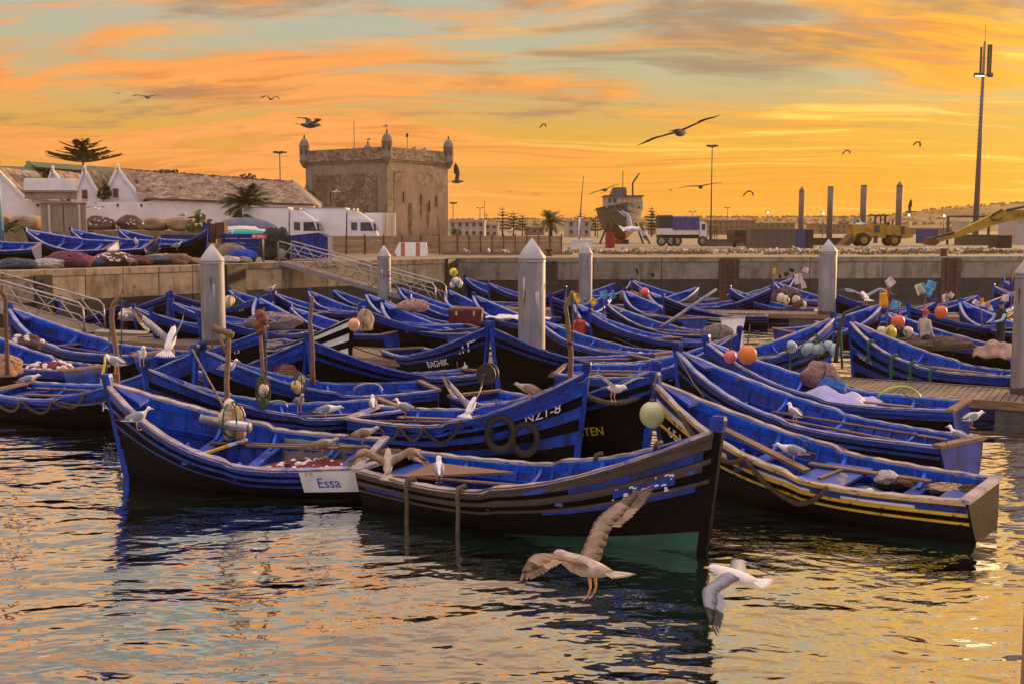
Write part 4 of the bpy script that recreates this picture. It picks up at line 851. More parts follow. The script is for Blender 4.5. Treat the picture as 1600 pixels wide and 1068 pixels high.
# wheel loader
YEL = mat('machine yellow', (.40, .25, .02), (.30, .175, .015), 2, .5, .003, 20, (.12, .06, .03), (.62, .72), 3)
wl = thing('wheel_loader', 'yellow wheel loader standing on the far quay', 'loader', (X_at(1325, 112), 112, G0)); u_ = 112 / 1750
def wq(name, pts, y0, dep, m_, par=None): q = MB(); q.prism([(x * u_, y0, z) for x, z in pts], (0, dep, 0)); return q.build(name, m_, par or wl)
for x, r_ in ((16.5, .62), (64, .58)): wheel(wl, (x * u_ + .35, -.1, r_), r_, .5, YEL); wheel(wl, (x * u_ + .35, 1.9, r_), r_, .5, YEL)
wq('engine_hood', [(58, 1.1), (94, 1.0), (95, 1.5), (90, 2.0), (58, 2.05)], .1, 1.6, YEL)
wq('counterweight', [(82, .75), (99, .85), (99, 1.15), (82, 1.1)], .05, 1.7, YEL)
wq('radiator_grille', [(80, 1.15), (86, 1.15), (86, 1.95), (80, 1.95)], .06, .03, DARKM)
wq('front_frame', [(10, .6), (36, .5), (38, 1.5), (26, 1.9), (14, 1.3)], .3, 1.2, YEL)
wq('fender', [(5, .7), (9, 1.35), (22, 1.55), (33, 1.3), (37, .8), (33, .9), (22, 1.35), (10, 1.2)], -.3, .5, YEL)
cbn = wq('cab', [(36, .8), (58, .8), (58, 2.2), (37, 2.2)], .25, 1.3, YEL)
wq('cab_window', [(39, 1.35), (48, 1.35), (48, 2.05), (39, 2.05)], .21, .03, GLASS, cbn)
wq('cab_post', [(39, 2.2), (42, 2.2), (43, 3.0), (40, 3.0)], .3, .1, DARKM, cbn); wq('cab_post', [(55, 2.2), (58, 2.2), (58, 3.0), (55, 3.0)], .3, .1, DARKM, cbn); wq('cab_post', [(48.5, 2.2), (50, 2.2), (50, 3.0), (48.5, 3.0)], .3, .1, DARKM, cbn)
wq('cab_roof', [(36, 2.98), (61, 2.98), (60, 3.12), (37, 3.12)], .15, 1.5, DARKM)
wq('lift_arm', [(3, .5), (8, .35), (14, 1.35), (30, 1.75), (30, 2.05), (10, 1.9)], .15, .25, YEL); wq('lift_arm', [(3, .5), (8, .35), (14, 1.35), (30, 1.75), (30, 2.05), (10, 1.9)], 1.4, .25, YEL)
wq('bucket', [(-12, .1), (-1, .05), (5, .4), (4, 1.15), (0, .8), (-8, .3)], -.25, 2.3, RUSTY)
wq('bucket_link', [(3, 1.2), (6, 1.2), (6, 1.85), (3, 1.85)], .7, .3, YEL)
wq('exhaust', [(68, 2.0), (70, 2.0), (71.5, 2.6), (69.5, 2.6)], .6, .12, DARKM); wq('air_filter', [(61, 2.05), (65, 2.05), (65, 2.4), (61, 2.4)], .5, .3, RUSTY)
wq('step_ladder', [(38, .3), (44, .3), (44, 1.0), (38, 1.0)], .0, .1, DARKM)
# excavator arm
ex = thing('excavator', 'yellow excavator boom reaching in from the right', 'excavator', (0, 0, 0)); Y = 96.0
def ep(pts): return [A(x, y, Y) for x, y in pts]
def eq(name, pts, m_, dep=.55, off=0.0): q = MB(); q.prism([p + Vector((0, off, 0)) for p in ep(pts)], (0, dep, 0)); return q.build(name, m_, ex)
eq('dipper_arm', [(1456, 376), (1490, 364), (1500, 360), (1546, 338), (1562, 340), (1566, 348), (1500, 370), (1470, 378)], YEL)
bm_ = eq('boom', [(1546, 339), (1562, 330), (1600, 328), (1680, 345), (1740, 372), (1735, 380), (1670, 360), (1600, 343.5), (1566, 348)], YEL, .6, -.02)
eq('bracket', [(1548, 337), (1556, 331), (1566, 327), (1574, 331), (1566, 340), (1552, 343)], YEL, .7, -.07)
for pts in ([(1572, 329), (1600, 323), (1640, 321)], [(1490, 363), (1475, 367), (1458, 372)], [(1549, 337), (1565, 328)]): q = MB(); q.tube([p + Vector((0, -.08, 0)) for p in ep(pts)], .11, 8); q.build('hydraulic_ram', DARKM, ex)
q = MB(); q.tube([p + Vector((0, -.12, 0)) for p in ep([(1546, 338), (1549, 343), (1560, 345), (1566, 340)])], .05, 6); q.build('hose', DARKM, ex)
eq('bucket', [(1450, 372), (1460, 371), (1468, 379), (1460, 384), (1448, 383)], RUSTY, .9, -.15)
eq('upper_body', [(1700, 340), (1790, 340), (1790, 375), (1700, 375)], YEL, 2.5, .3); eq('track', [(1690, 378), (1800, 378), (1795, 388), (1695, 388)], DARKM, .7, .2)
def late_text():
    vs_, fs_ = text_mesh('LIEBHERR', None); a, b = A(1584, 341, Y_EX), A(1640, 333.5, Y_EX); dd = (b - a).normalized(); up_ = Vector((-dd.z, 0, dd.x)); q = MB(); q.add([a + dd * (v.x * .52) + up_ * (v.y * .52) + Vector((0, -.035, 0)) for v in vs_], fs_); q.build('lettering', DARKM, ex)
Y_EX = 96.0
# ---- lamp posts, masts and the far standing piles
def lampmast(px, yt, yb, Y, lab, n=4, arm=.9, r_=.09, lit=False, cat='lamp post'):
    b, c = A(px, yb, Y), A(px, yt, Y); b.z = min(b.z, G0); H = c.z - b.z; t_ = thing('lamp_post', lab, cat, (c.x, Y, b.z))
    q = MB(); q.tube([(0, 0, 0), (0, 0, H)], [r_, r_ * .55], 8); q.build('pole', DARKM, t_)
    for k in range(n):
        a = 6.283 * k / n + .3; e = Vector((math.cos(a) * arm, math.sin(a) * arm, H)); q = MB(); q.beam((0, 0, H - .1), e, .05); q.box(e + Vector((0, 0, .06)), (.42, .3, .16)); q.build('floodlight', DARKM, t_)
    if lit: q = MB(); q.ell((0, -.15, H - .05), (.22, .2, .2), 10, 8); q.build('lit_lamp', LAMPM, t_)
LAMPM = mat('lit lamp', (1, 1, .9), None, 1, .5, emit=((1, .96, .82), 9.0))
lampmast(1113, 229, 384, 120, 'tall thin lamp post right of the stranded trawler', 4, .45)
lampmast(437, 239, 330, 118, 'lamp post with a crown of lamps above the long roof', 5, .5)
lampmast(708, 318, 368, 135, 'short lamp post right of the stone tower', 3, .3, .07)
lampmast(750, 325, 368, 230, 'thin far lamp post left of the pine cluster', 2, .5, .1); lampmast(934, 329, 368, 220, 'thin far lamp post left of the trawler', 2, .6, .1)
lampmast(1082, 331, 368, 240, 'thin far lamp post above the tarp lorry', 2, .6, .1); lampmast(1137, 325, 368, 230, 'thin far lamp post right of the tall lamp post', 2, .4, .1)
lampmast(1200, 332, 370, 260, 'lit far lamp post above the grey container', 2, .5, .1, True); lampmast(1286, 333, 370, 260, 'lit far lamp post between the first two far piles', 2, .5, .1, True)
lampmast(1345, 335, 370, 280, 'lit far lamp post left of the third far pile', 2, .5, .1, True); lampmast(1420, 336, 372, 270, 'lit twin lamp post right of the fourth far pile', 2, .8, .1, True); lampmast(1475, 337, 372, 270, 'lit far lamp post left of the dark gantry', 2, .5, .1, True)
for px, yt, w_, tip, lab in ((1253, 291, 8.5, 1, 'far standing pile with a pointed tip, first from the left'), (1298, 292, 9, 0, 'far standing pile with a flat top, second from the left'), (1350, 290, 9.5, 0, 'far standing pile with a flat top, third from the left'), (1406, 283, 9.5, 1, 'far standing pile with a pointed tip, rightmost and tallest')):
    Y = 138; c = A(px, yt, Y); r_ = w_ / 2 / 1750 * Y; t_ = thing('standing_pile', lab, 'pile', (c.x, Y, G0 - .5), 0, 'far standing piles'); H = c.z - G0 + .5
    q = MB(); q.lathe([(r_, 0), (r_, H - (.65 if tip else 0))], 14); q.build('shaft', mat('purple grey pile', (.14, .105, .10), (.10, .075, .075), 1, .7) if 'purple grey pile' not in MATS else MATS['purple grey pile'], t_)
    q = MB(); q.lathe([(r_ * 1.04, H - .66), (r_ * .9, H - .5), (.02, H)] if tip else [(r_ * 1.04, H - .05), (r_ * 1.04, H + .05)], 14); q.build('cap', MATS['purple grey pile'], t_)
ms = thing('radio_mast', 'tall floodlight and antenna mast at right', 'mast', (X_at(1520.5, 140), 140, G0)); zt = A(1524, 65, 140).z - G0; zl = A(1524, 118, 140).z - G0
q = MB(); q.tube([(0, 0, 0), (.1, 0, zt * .5), (.2, 0, zt)], [.38, .26, .13], 12); q.build('pole', mat('mast paint', (.13, .115, .13), (.10, .09, .10), 1, .6), ms)
for k in range(34):
    zz = 2.0 + k * (zl - 3) / 34; q = MB(); q.beam((-.48 + zz * .010, 0, zz), (.48 - zz * .0, 0, zz), .05); q.build('step_rung', DARKM, ms)
for dx_ in (-.55, .5, .85): q = MB(); q.box((dx_ * .85 + .2, -.2, zt - 2.3), (.2, .2, 3.2 if dx_ < 0 else 3.8)); q.build('antenna_panel', DARKM, ms); q = MB(); q.beam((.2, 0, zt - 2.0), (dx_ * .85 + .2, -.2, zt - 2.0), .06); q.build('bracket', DARKM, ms)
q = MB(); q.beam((.2, 0, zt - .2), (.25, 0, zt + 2.1), .04); q.build('whip_aerial', DARKM, ms)
for dx_ in (-.95, -.35, .75):
    q = MB(); q.box((dx_ + .15, -.35, zl), (.55, .35, .42), Matrix.Rotation(R(-25), 3, 'X')); fl_ = q.build('floodlight', DARKM, ms)
    if dx_ < .5: q = MB(); q.box((dx_ + .15, -.54, zl - .06), (.46, .03, .32), Matrix.Rotation(R(-25), 3, 'X')); q.build('lit_glass', LAMPM, fl_)
q = MB(); q.beam((-.9, -.1, zl), (1.0, -.1, zl), .08); q.build('crossarm', DARKM, ms)
tp = thing('tilted_pole', 'thin tilted pole standing beside the short palm', 'pole', (0, 0, 0)); q = MB(); q.tube([A(904, 384, 96), A(908, 320, 96), A(912, 275, 96)], [.07, .05, .03], 6); q.build('pole', WOODD, tp); q = MB(); q.tube([A(903, 384, 95.98), A(906, 340, 95.98)], .075, 6); q.build('white_sleeve', WHITE, tp)
lampmast(757, 314, 368, 240, 'thin radio mast above the far white building', 0, .3, .1, cat='mast')
# ---- far town
FARW = mat('far white render', (.40, .36, .33), (.32, .28, .26), .3, .9); FARB = mat('far tan render', (.22, .16, .10), (.17, .125, .085), .3, .9)
def block(x0, x1, yt, Y, m_, lab, nw, nf, dep=14, par=True):
    a, b = X_at(x0, Y), X_at(x1, Y); zt = A(x0, yt, Y).z - G0; t_ = thing('town_building', lab, 'building', (a, Y, G0)); w__ = b - a
    q = MB(); q.box2((0, 0, 0), (w__, dep, zt)); q.build('wall', m_, t_)
    if par: q = MB(); q.box2((-.15, -.15, zt), (w__ + .15, dep, zt + .35)); q.build('parapet', m_, t_)
    for f_ in range(nf):
        for k in range(nw):
            xx = w__ * (k + .5) / nw; zz = zt * (f_ + .55) / nf + .2; q = MB(); q.box((xx, -.02, zz), (w__ / nw * .42, .12, zt / nf * .42)); wi = q.build('window', GLASS, t_)
            q = MB(); q.box((xx, -.12, zz - zt / nf * .25), (w__ / nw * .52, .16, .08)); q.build('sill', m_, wi)
block(703, 757, 347, 200, FARW, 'white flat-roofed building right of the stone tower', 5, 2)
block(757, 778, 352, 215, FARW, 'small white building right of the flat-roofed one', 2, 2)
block(886, 922, 346, 230, FARW, 'white building between the short palm and the trawler', 3, 2)
block(1112, 1178, 346, 330, FARB, 'hazy tan block with rows of windows behind the tall lamp post', 8, 3)
block(1178, 1240, 350, 345, FARB, 'hazy tan block behind the grey container', 6, 2)
block(1020, 1070, 352, 350, FARB, 'hazy low building behind the tarp lorry', 5, 2)
block(1275, 1330, 352, 380, FARB, 'hazy pale building behind the far piles', 6, 2)
block(820, 850, 357, 300, FARB, 'hazy low building just left of the short palm', 3, 1)
block(1425, 1500, 358, 350, FARB, 'hazy low building right of the loader', 6, 1)
# ---- rubble, planks and plants at the quay edge
GRASS = mat('dry grass', (.16, .135, .05), (.11, .10, .04), 3, .95)
q = MB()
for i in range(5200):
    px = rnd.uniform(690, 1640); Y = rnd.uniform(74, 84) if rnd.random() < .8 else rnd.uniform(84, 96); x = X_at(px, Y)
    if noise.noise((x * .3, Y * .5, 3)) < -.05: continue
    h = rnd.uniform(.05, .17); a = rnd.uniform(0, 3.14); dv = Vector((math.cos(a), math.sin(a), 0)) * h * .5
    p = Vector((x, Y, G0 + .01)); q.add([p - dv, p + dv, p + dv * .6 + Vector((0, 0, h)), p - dv * .5 + Vector((0, 0, h * .8))], [(0, 1, 2, 3)])
stuff(tag(q.build('dry_grass', GRASS), 'dry grass growing along the far quay', 'grass'))
for i, (x0, x1, Y, lab) in enumerate(((935, 1110, 76, 'long pale plank lying on the quay below the trawler'), (690, 890, 73.5, 'long pale timber lying in front of the tan fence'))):
    q = MB(); q.box(((X_at(x0, Y) + X_at(x1, Y)) / 2, Y, G0 + .1), (X_at(x1, Y) - X_at(x0, Y), .25, .14)); tag(q.build('timber', WOOD), lab, 'timber')
for i, (px, lab) in enumerate(((1512, 'pale rubble stone left of three under the machine'), (1524, 'pale rubble stone in the middle under the machine'), (1546, 'pale rubble stone beside the gulls under the excavator arm'), (1562, 'broad pale rubble slab near the right edge'), (1578, 'pale rubble stone near the right edge, beyond the broad slab'))):
    q = MB(); q.ell((0, 0, .08), (.42, .3, .17), 10, 7, .5, 2, i); q.s = [False] * len(q.s); o = q.build('rubble_stone', CONC); o.location = (X_at(px, 84), 84 - i * .2, G0); tag(o, lab, 'stone')
for px, lab in ((1473, 'iron mooring bollard on the quay edge near the right'), (858, 'dark rusty bollard on the quay behind the tallest pile')):
    q = MB(); q.lathe([(.24, 0), (.2, .1), (.17, .3), (.27, .38), (.27, .46), (.05, .5)], 14); o = q.build('bollard', RUSTY); Y = 70.6; o.location = (X_at(px, Y), Y, G0); tag(o, lab, 'bollard')
q = MB(); q.tube([(0, 0, -4), (0, 0, 2.3)], .16, 12); o = q.build('timber_post', WOOD); o.location = (3.47, 7.0, 0); tag(o, 'brown timber post cut off at the lower right edge', 'post')

# ================================================================== BOATS
BL = 5.6                                   # nominal length; stern at x = 0, bow towards +x
def sstep(x, a, b): k = min(1, max(0, (x - a) / (b - a))); return k * k * (3 - 2 * k)
def rim_z(t): return .575 + .05 * (1 - t) ** 2 + 1.02 * max(0, (t - .22) / .78) ** 2.35 + .05 * sstep(t, .47, .50)
def half_b(t):
    if t < .42: return .70 + .25 * math.sin(math.pi / 2 * t / .42)
    return .95 * max(0, 1 - ((t - .42) / .58) ** 2.25) ** .92
KZ = -.30
def hull(t, s, off=0.0, side=1):           # point on the outer skin; s = 0 at the keel, 1 at the rim
    zr = rim_z(t); b = half_b(t) + .035; p = .36 + .50 * t ** 3
    y = b * (max(s, 0) ** p); z = KZ + (zr - KZ) * s
    x = t * BL + .26 * t ** 7 * s - .10 * (1 - t) ** 8 * (1 - s)
    return Vector((x, side * (y + off), z))
def strip(t0, t1, s0, s1, off0, off1, side, n=20, lip=0.02, inner=0.0):
    """a plank: outer face between s0 and s1, with its edges turned in"""
    q = MB(); rg = []
    for i in range(n + 1):
        t = t0 + (t1 - t0) * i / n
        rg.append([hull(t, s0, off0 - lip, side), hull(t, s0, off0, side), hull(t, s1, off1, side), hull(t, s1, off1 - lip, side)])
    q.loft(rg, cap=False, closed=False); q.s = [False] * len(q.s); return q
SB = [0, .17, .31, .44, .56, .67, .78, .885, 1.0]
NEARQ = {}
SCHEMES = {   # strake colours from the keel up, rub rails, gunwale, stem, inside
    'striped': ([GREEN, BLACK, BLUE2, BLACK, BLUE, BLACK, BLUE, BLUE], BLUE, RIM, BLUE),
    'worn':    ([GREEN, GREEN, BLACK, BLACK, BLACK, BLACK, BLACK, BROWN], BROWN, RIM, BLACK),
    'yellow':  ([TIDE, BLACK, BLACK, BLACK, BLACK, BLACK, WHITE, BLUE2], YELLOW, RIM, BLUE2),
    'black':   ([TIDE, BLACK, BLACK, BLACK, BLACK, BLACK, BLACK, BLUE2], BLUE2, RIMB, BLUE),
    'bluetop': ([GREEN, BLACK, BLACK, BLACK, BLACK, BLACK, BLUE2, BLUE], BLUE2, RIMB, BLUE),
    'white':   ([TIDE, BLACK, BLACK, WHITE, BLACK, WHITE, BLACK, WHITE], BLACK, RIM, BLACK),
    'darkblue': ([BLACK, BLACK, BLACK, BLACK, BLACK, BLACK, BLACK, BLUE2], BLUE2, RIM, BLUE2),
}
PARTS = {}
def boat_parts(scheme, near):
    key = (scheme, near)
    if key in PARTS: return PARTS[key]
    strk, rail, rim, stemm = SCHEMES[scheme]; out = []; n = 22 if near else 14
    for sd_ in (1, -1):
        for i in range(len(SB) - 1):
            q = strip(0, .993, SB[i], SB[i + 1], .014 if i else 0, 0, sd_, n); out.append(('strake', q.mesh('strake', strk[i]), None))
        for s_, hgt in ((.985, .035), (.80, .03), (.66, .022)):
            if s_ == .66 and scheme in ('black', 'white', 'bluetop'): continue
            q = MB(); rg = []
            for i in range(n + 1):
                t = .995 * i / n; h_ = hgt / (rim_z(t) - KZ) * (1 + .3 * t)
                rg.append([hull(t, s_ - h_, .0, sd_), hull(t, s_ - h_ * .8, .035, sd_), hull(t, s_ + h_ * .8, .033, sd_), hull(t, s_ + h_, .0, sd_)])
            q.loft(rg, cap=False, closed=False); q.s = [False] * len(q.s)
            rm = rail if s_ != .985 else {'yellow': YELLOW, 'worn': BROWN}.get(scheme, rail)
            out.append(('rub_rail', q.mesh('rub_rail', rm), None))
        # gunwale cap, with scuffed edges and slight waviness
        q = MB(); rg = []
        m_ = n * 2
        for i in range(m_ + 1):
            t = .99 * i / m_; o_ = hull(t, 1, .038, sd_); b = half_b(t); yi = max(.012, b - .06); wz = .006 * math.sin(i * 1.7) + .004 * math.sin(i * .6)
            yo = abs(o_.y); x = o_.x
            rg.append([(x, sd_ * yo, o_.z - .012), (x, sd_ * (yo - .008), o_.z + .024 + wz), (x, sd_ * yi, o_.z + .025 + wz), (x, sd_ * (yi - .004), o_.z - .012)])
        q.loft(rg, cap=True, closed=True, sm=False); out.append(('gunwale', q.mesh('gunwale', rim), None))
        # inner planking
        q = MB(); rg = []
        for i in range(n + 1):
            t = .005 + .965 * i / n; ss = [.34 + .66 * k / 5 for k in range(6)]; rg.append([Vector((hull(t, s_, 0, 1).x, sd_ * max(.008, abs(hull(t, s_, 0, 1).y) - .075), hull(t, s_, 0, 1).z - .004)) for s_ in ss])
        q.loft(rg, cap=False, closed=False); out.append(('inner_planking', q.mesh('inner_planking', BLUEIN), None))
        # inwale board and riser
        for s_, hh, th in ((.955, .085, .035), (.70, .045, .05)):
            q = MB(); rg = []
            for i in range(n + 1):
                t = .01 + .93 * i / n; p = hull(t, s_); yy = max(.02, abs(p.y) - .078); h_ = hh
                rg.append([(p.x, sd_ * yy, p.z + h_), (p.x, sd_ * max(.01, yy - th), p.z + h_), (p.x, sd_ * max(.01, yy - th), p.z - h_), (p.x, sd_ * yy, p.z - h_)])
            rg = [[(x, y, min(z, rim_z(i / n * .93 + .01) - .015)) for x, y, z in r_] for i, r_ in enumerate(rg)]
            q.loft(rg, sm=False); out.append(('inwale' if s_ > .9 else 'riser', q.mesh('inwale', BLUELT if s_ > .9 else BLUE), None))
        # ribs
        joined = MB()
        nr = 15
        for k in range(nr):
            t = .05 + .86 * k / (nr - 1); q = MB() if near else joined; rg = []
            for s_ in (.36, .5, .66, .82, .97):
                p = hull(t, s_); y0 = max(.01, abs(p.y) - .072); w_ = .026
                rg.append([(p.x - w_, sd_ * y0, p.z), (p.x + w_, sd_ * y0, p.z), (p.x + w_, sd_ * max(.005, y0 - .04), p.z), (p.x - w_, sd_ * max(.005, y0 - .04), p.z)])
            q.loft(rg, sm=False)
            if near: out.append(('rib', q.mesh('rib', BLUEIN), None))
        if not near: out.append(('ribs', joined.mesh('ribs', BLUEIN), 'stuff'))
    # floor boards
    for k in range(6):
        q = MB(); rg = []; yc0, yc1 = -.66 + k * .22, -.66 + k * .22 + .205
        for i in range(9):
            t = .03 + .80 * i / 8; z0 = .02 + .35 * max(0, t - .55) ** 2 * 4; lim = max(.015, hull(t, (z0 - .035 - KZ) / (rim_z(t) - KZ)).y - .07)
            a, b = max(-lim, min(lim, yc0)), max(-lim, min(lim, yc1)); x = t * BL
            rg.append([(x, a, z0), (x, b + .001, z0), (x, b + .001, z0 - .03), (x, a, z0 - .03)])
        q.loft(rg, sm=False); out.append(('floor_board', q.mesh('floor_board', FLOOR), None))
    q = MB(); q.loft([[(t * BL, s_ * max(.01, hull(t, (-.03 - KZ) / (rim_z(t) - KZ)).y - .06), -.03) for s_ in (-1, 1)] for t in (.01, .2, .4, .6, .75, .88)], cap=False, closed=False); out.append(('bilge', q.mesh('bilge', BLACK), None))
    # thwarts with their knees
    for t in (.20, .45, .66):
        zt = KZ + (rim_z(t) - KZ) * .70 + .04; hb = half_b(t) - .075; x = t * BL; q = MB(); q.box((x, 0, zt), (.24, 2 * hb * .985, .045)); out.append(('thwart', q.mesh('thwart', THWART), None))
        for sd_ in (1, -1):
            q = MB(); rg = []
            for k in range(7):
                f_ = k / 6; y = sd_ * (hb - .06 - .30 * (1 - f_) ** 2.2); z = zt + .03 + (rim_z(t) - zt - .05) * f_; rg.append([(x - .03, y, z - .02), (x + .03, y, z - .02), (x + .03, y - sd_ * .055, z + .025), (x - .03, y - sd_ * .055, z + .025)])
            q.loft(rg, sm=False); out.append(('knee', q.mesh('knee', BLUELT), None))
    # transom
    tr_ = []
    for sd_ in (-1, 1):
        col = [hull(0, s_, 0, sd_) for s_ in (0, .08, .17, .31, .44, .56, .67, .78, .89, 1.0)]; tr_ += col if sd_ == 1 else col[::-1]
    q = MB(); q.prism([p + Vector((-.03, 0, 0)) for p in tr_], (.07, 0, 0)); out.append(('transom', q.mesh('transom', {'white': WHITE, 'yellow': BLACK}.get(scheme, BLUE2 if scheme != 'worn' else BLACK)), None))
    q = MB(); q.box((.01, 0, rim_z(0) + .022), (.16, 1.56, .055)); out.append(('transom_cap', q.mesh('transom_cap', WOOD if scheme in ('black', 'bluetop') else rim), None))
    q = MB(); q.prism([(.06, -.62, .44), (.62, -.68, .44), (.62, .68, .44), (.06, .62, .44)], (0, 0, .03)); out.append(('stern_seat', q.mesh('stern_seat', THWART), None))
    # stem post with its head
    xb, xt, zt = hull(1, 0).x, hull(1, 1).x, rim_z(1) + .17
    q = MB(); q.loft([[(xb - .10, -.05, KZ - .05), (xb + .03, -.045, KZ - .05), (xb + .03, .045, KZ - .05), (xb - .10, .05, KZ - .05)], [(xt - .12, -.055, rim_z(1) - .02), (xt + .055, -.05, rim_z(1) - .02), (xt + .055, .05, rim_z(1) - .02), (xt - .12, .055, rim_z(1) - .02)]], sm=False); out.append(('stem_post', q.mesh('stem_post', stemm), None))
    q = MB(); q.loft([[(xt - .12, -.056, rim_z(1) - .03), (xt + .058, -.051, rim_z(1) - .03), (xt + .058, .051, rim_z(1) - .03), (xt - .12, .056, rim_z(1) - .03)], [(xt - .11, -.065, zt - .05), (xt + .09, -.06, zt - .05), (xt + .09, .06, zt - .05), (xt - .11, .065, zt - .05)], [(xt - .09, -.05, zt), (xt + .08, -.045, zt), (xt + .08, .045, zt), (xt - .09, .05, zt)]], sm=False); out.append(('stem_head', q.mesh('stem_head', BLUE2 if scheme != 'worn' else BLUE2), None))
    q = MB(); q.prism([(.90 * BL, -.16, rim_z(.9) - .05), (.99 * BL + .2, 0, rim_z(.985) - .04), (.90 * BL, .16, rim_z(.9) - .05)], (0, 0, .05)); out.append(('breasthook', q.mesh('breasthook', BLUE), None))
    PARTS[key] = out; return out

def text_mesh(txt, mt, size=1.0):
    k = ('txt', txt)
    if k not in PM:
        cu = bpy.data.curves.new('lettering', 'FONT'); cu.body = txt; cu.size = size; cu.resolution_u = 3
        o = bpy.data.objects.new('lettering_tmp', cu); COL.objects.link(o); bpy.context.view_layer.update()
        me = bpy.data.meshes.new_from_object(o.evaluated_get(bpy.context.evaluated_depsgraph_get())); bpy.data.objects.remove(o)
        PM[k] = ([v.co.copy() for v in me.vertices], [tuple(p.vertices) for p in me.polygons])
    return PM[k]
def hull_text(root, txt, side, t0, s0, h, mt=None, slant=.0, off=.030):
    vs_, fs_ = text_mesh(txt, mt); w_ = max(v.x for v in vs_); q = MB(); P = []
    for v in vs_:
        u = v.x * h; t = t0 + (u if side < 0 else -u) / BL * 1.0
        s_ = s0 + v.y * h / (rim_z(t) - KZ) + slant * u
        P.append(hull(min(.99, t), s_, off, side))
    q.add(P, fs_); return q.build('lettering', mt or LETTER, root)
def hull_patch(root, side, t0, t1, s0, s1, mt, off=.022):
    q = strip(t0, t1, s0, s1, off, off, side, 8, .02); return q.build('painted_patch', mt, root)
def swag(root, side, t0, t1, drop, r_=.028, mt=ROPE, s0=.98):
    q = MB(); pts = []
    for i in range(15):
        f_ = i / 14; t = t0 + (t1 - t0) * f_; zr = rim_z(t); z = zr * 0 + zr - drop * 4 * f_ * (1 - f_) - .0; s_ = (z - KZ) / (zr - KZ); p = hull(t, s_, .07, side); pts.append(p)
    q.tube(pts, r_, 6); return q.build('rope_swag', mt, root)
def rope_drop(root, side, t, ln, r_=.035, mt=ROPE):
    p = hull(t, 1, .07, side); q = MB(); yi = p.y - side * .2
    q.tube([(p.x, yi, p.z - .02), (p.x, yi + side * .03, p.z + .065), (p.x, p.y, p.z + .06), (p.x, p.y + side * .02, p.z - .04)] + [(p.x + .012 * math.sin(k), p.y + side * .02 - side * .25 * min(1, k / 7) * 0, p.z - .04 - ln * k / 8) for k in range(1, 9)], r_, 6); q.ell((p.x, p.y, p.z - ln * .8), (r_ * 2, r_ * 2, r_ * 3), 8, 6)
    return q.build('hanging_rope', mt, root)
def tyre_on(root, side, t, s_, r_=.26):
    p = hull(t, s_, .09, side); q = MB(); n_ = 22; rg = []
    dv = (hull(t + .02, s_, 0, side) - hull(t - .02, s_, 0, side)).normalized(); up_ = Vector((0, 0, 1)); up_ = (up_ - dv * up_.dot(dv)).normalized(); nn = dv.cross(up_)
    for j in range(n_ + 1):
        a = 6.283 * j / n_; c = p + (dv * math.cos(a) + up_ * math.sin(a)) * r_; rr = (dv * math.cos(a) + up_ * math.sin(a)); rg.append([c + (rr * math.cos(b) + nn * math.sin(b)) * .075 for b in [6.283 * k / 8 for k in range(8)]])
    q.loft(rg, cap=False); ty = q.build('tyre_fender', TYRE, root)
    q = MB(); q.tube([p + up_ * r_, p + up_ * (r_ + .35)], .02, 5); q.build('lanyard', ROPE, ty); return ty
BOATS = {}
def boat(key, bow, stern, scheme, lab, near=False, zb=None, Lclamp=(4.3, 6.3), roll=0.0):
    vz = 1.0 if near else .80 * random.Random(key + 'z').uniform(.94, 1.06); zb = (1.70 * vz if zb is None else zb); pb, ps = gp(*bow, zb), gp(*stern, .60 * vz); dv = pb - ps; dv.z = 0; L = min(Lclamp[1], max(Lclamp[0], dv.length / 1.046)); dv.normalize()
    ps = pb - dv * (L * 1.046); ps.z = 0
    root = thing('fishing_boat', lab, 'boat', ps, math.atan2(dv.y, dv.x), 'moored blue fishing boats', (L / BL, (1.0 if near else .90) * random.Random(key).uniform(.94, 1.05), vz))
    rr_ = random.Random(key); root.rotation_euler = (R(roll if roll else rr_.uniform(-3.5, 3.5)), R(rr_.uniform(-.6, .6)), math.atan2(dv.y, dv.x))
    for nm, me, kd in boat_parts(scheme, near):
        o = link(nm, me, root)
        if kd: o['kind'] = kd
    BOATS[key] = root; root['L'] = L; return root
def MW(r_): return Matrix.LocRotScale(r_.location, r_.rotation_euler, r_.scale)
def inboat(key, x, y, z): return MW(BOATS[key]) @ Vector((x, y, z))

# first row
A_ = boat('A', (178, 590), (585, 708), 'darkblue', 'open blue boat at lower left with a white lettered stern panel and red net', True, 1.72, roll=-8)
B_ = boat('B', (1128, 664), (606, 722), 'worn', 'front boat with worn brown rails, black hull and green foot', True, 1.72, roll=2)
C_ = boat('C', (1026, 594), (1535, 768), 'yellow', 'boat with yellow, white and blue bands at lower right', True, roll=-3)
D_ = boat('D', (918, 573), (600, 648), 'striped', 'blue and black striped boat lettered NZ1-8 with tyre fenders', True)
E_ = boat('E', (1024, 570), (742, 617), 'black', 'black boat with the faded yellow name hidden behind the pale round buoy', True)
F_ = boat('F', (1055, 546), (1500, 694), 'black', 'second blue boat behind the yellow banded one, gull perched by its stern', True)
G_ = boat('G', (1104, 528), (1500, 636), 'bluetop', 'blue boat with a lilac sheet and checked bundle at right', True)
H_ = boat('H', (223, 573), (612, 634), 'black', 'low blue boat behind the open boat with the red net', True)
I_ = boat('I', (314, 544), (668, 604), 'bluetop', 'blue boat with a brown sack, its square stern near the middle', True)
J_ = boat('J', (308, 545), (14, 607), 'bluetop', 'blue boat lettered AMIR with looping rope fenders, stern at the left edge', True)
K_ = boat('K', (482, 529), (745, 581), 'black', 'long blue boat lying against the main pontoon left of the tall pile', True)
P10 = boat('P10', (1157, 517), (890, 578), 'bluetop', 'blue boat with an orange buoy on its bow, moored at the main pontoon', True)
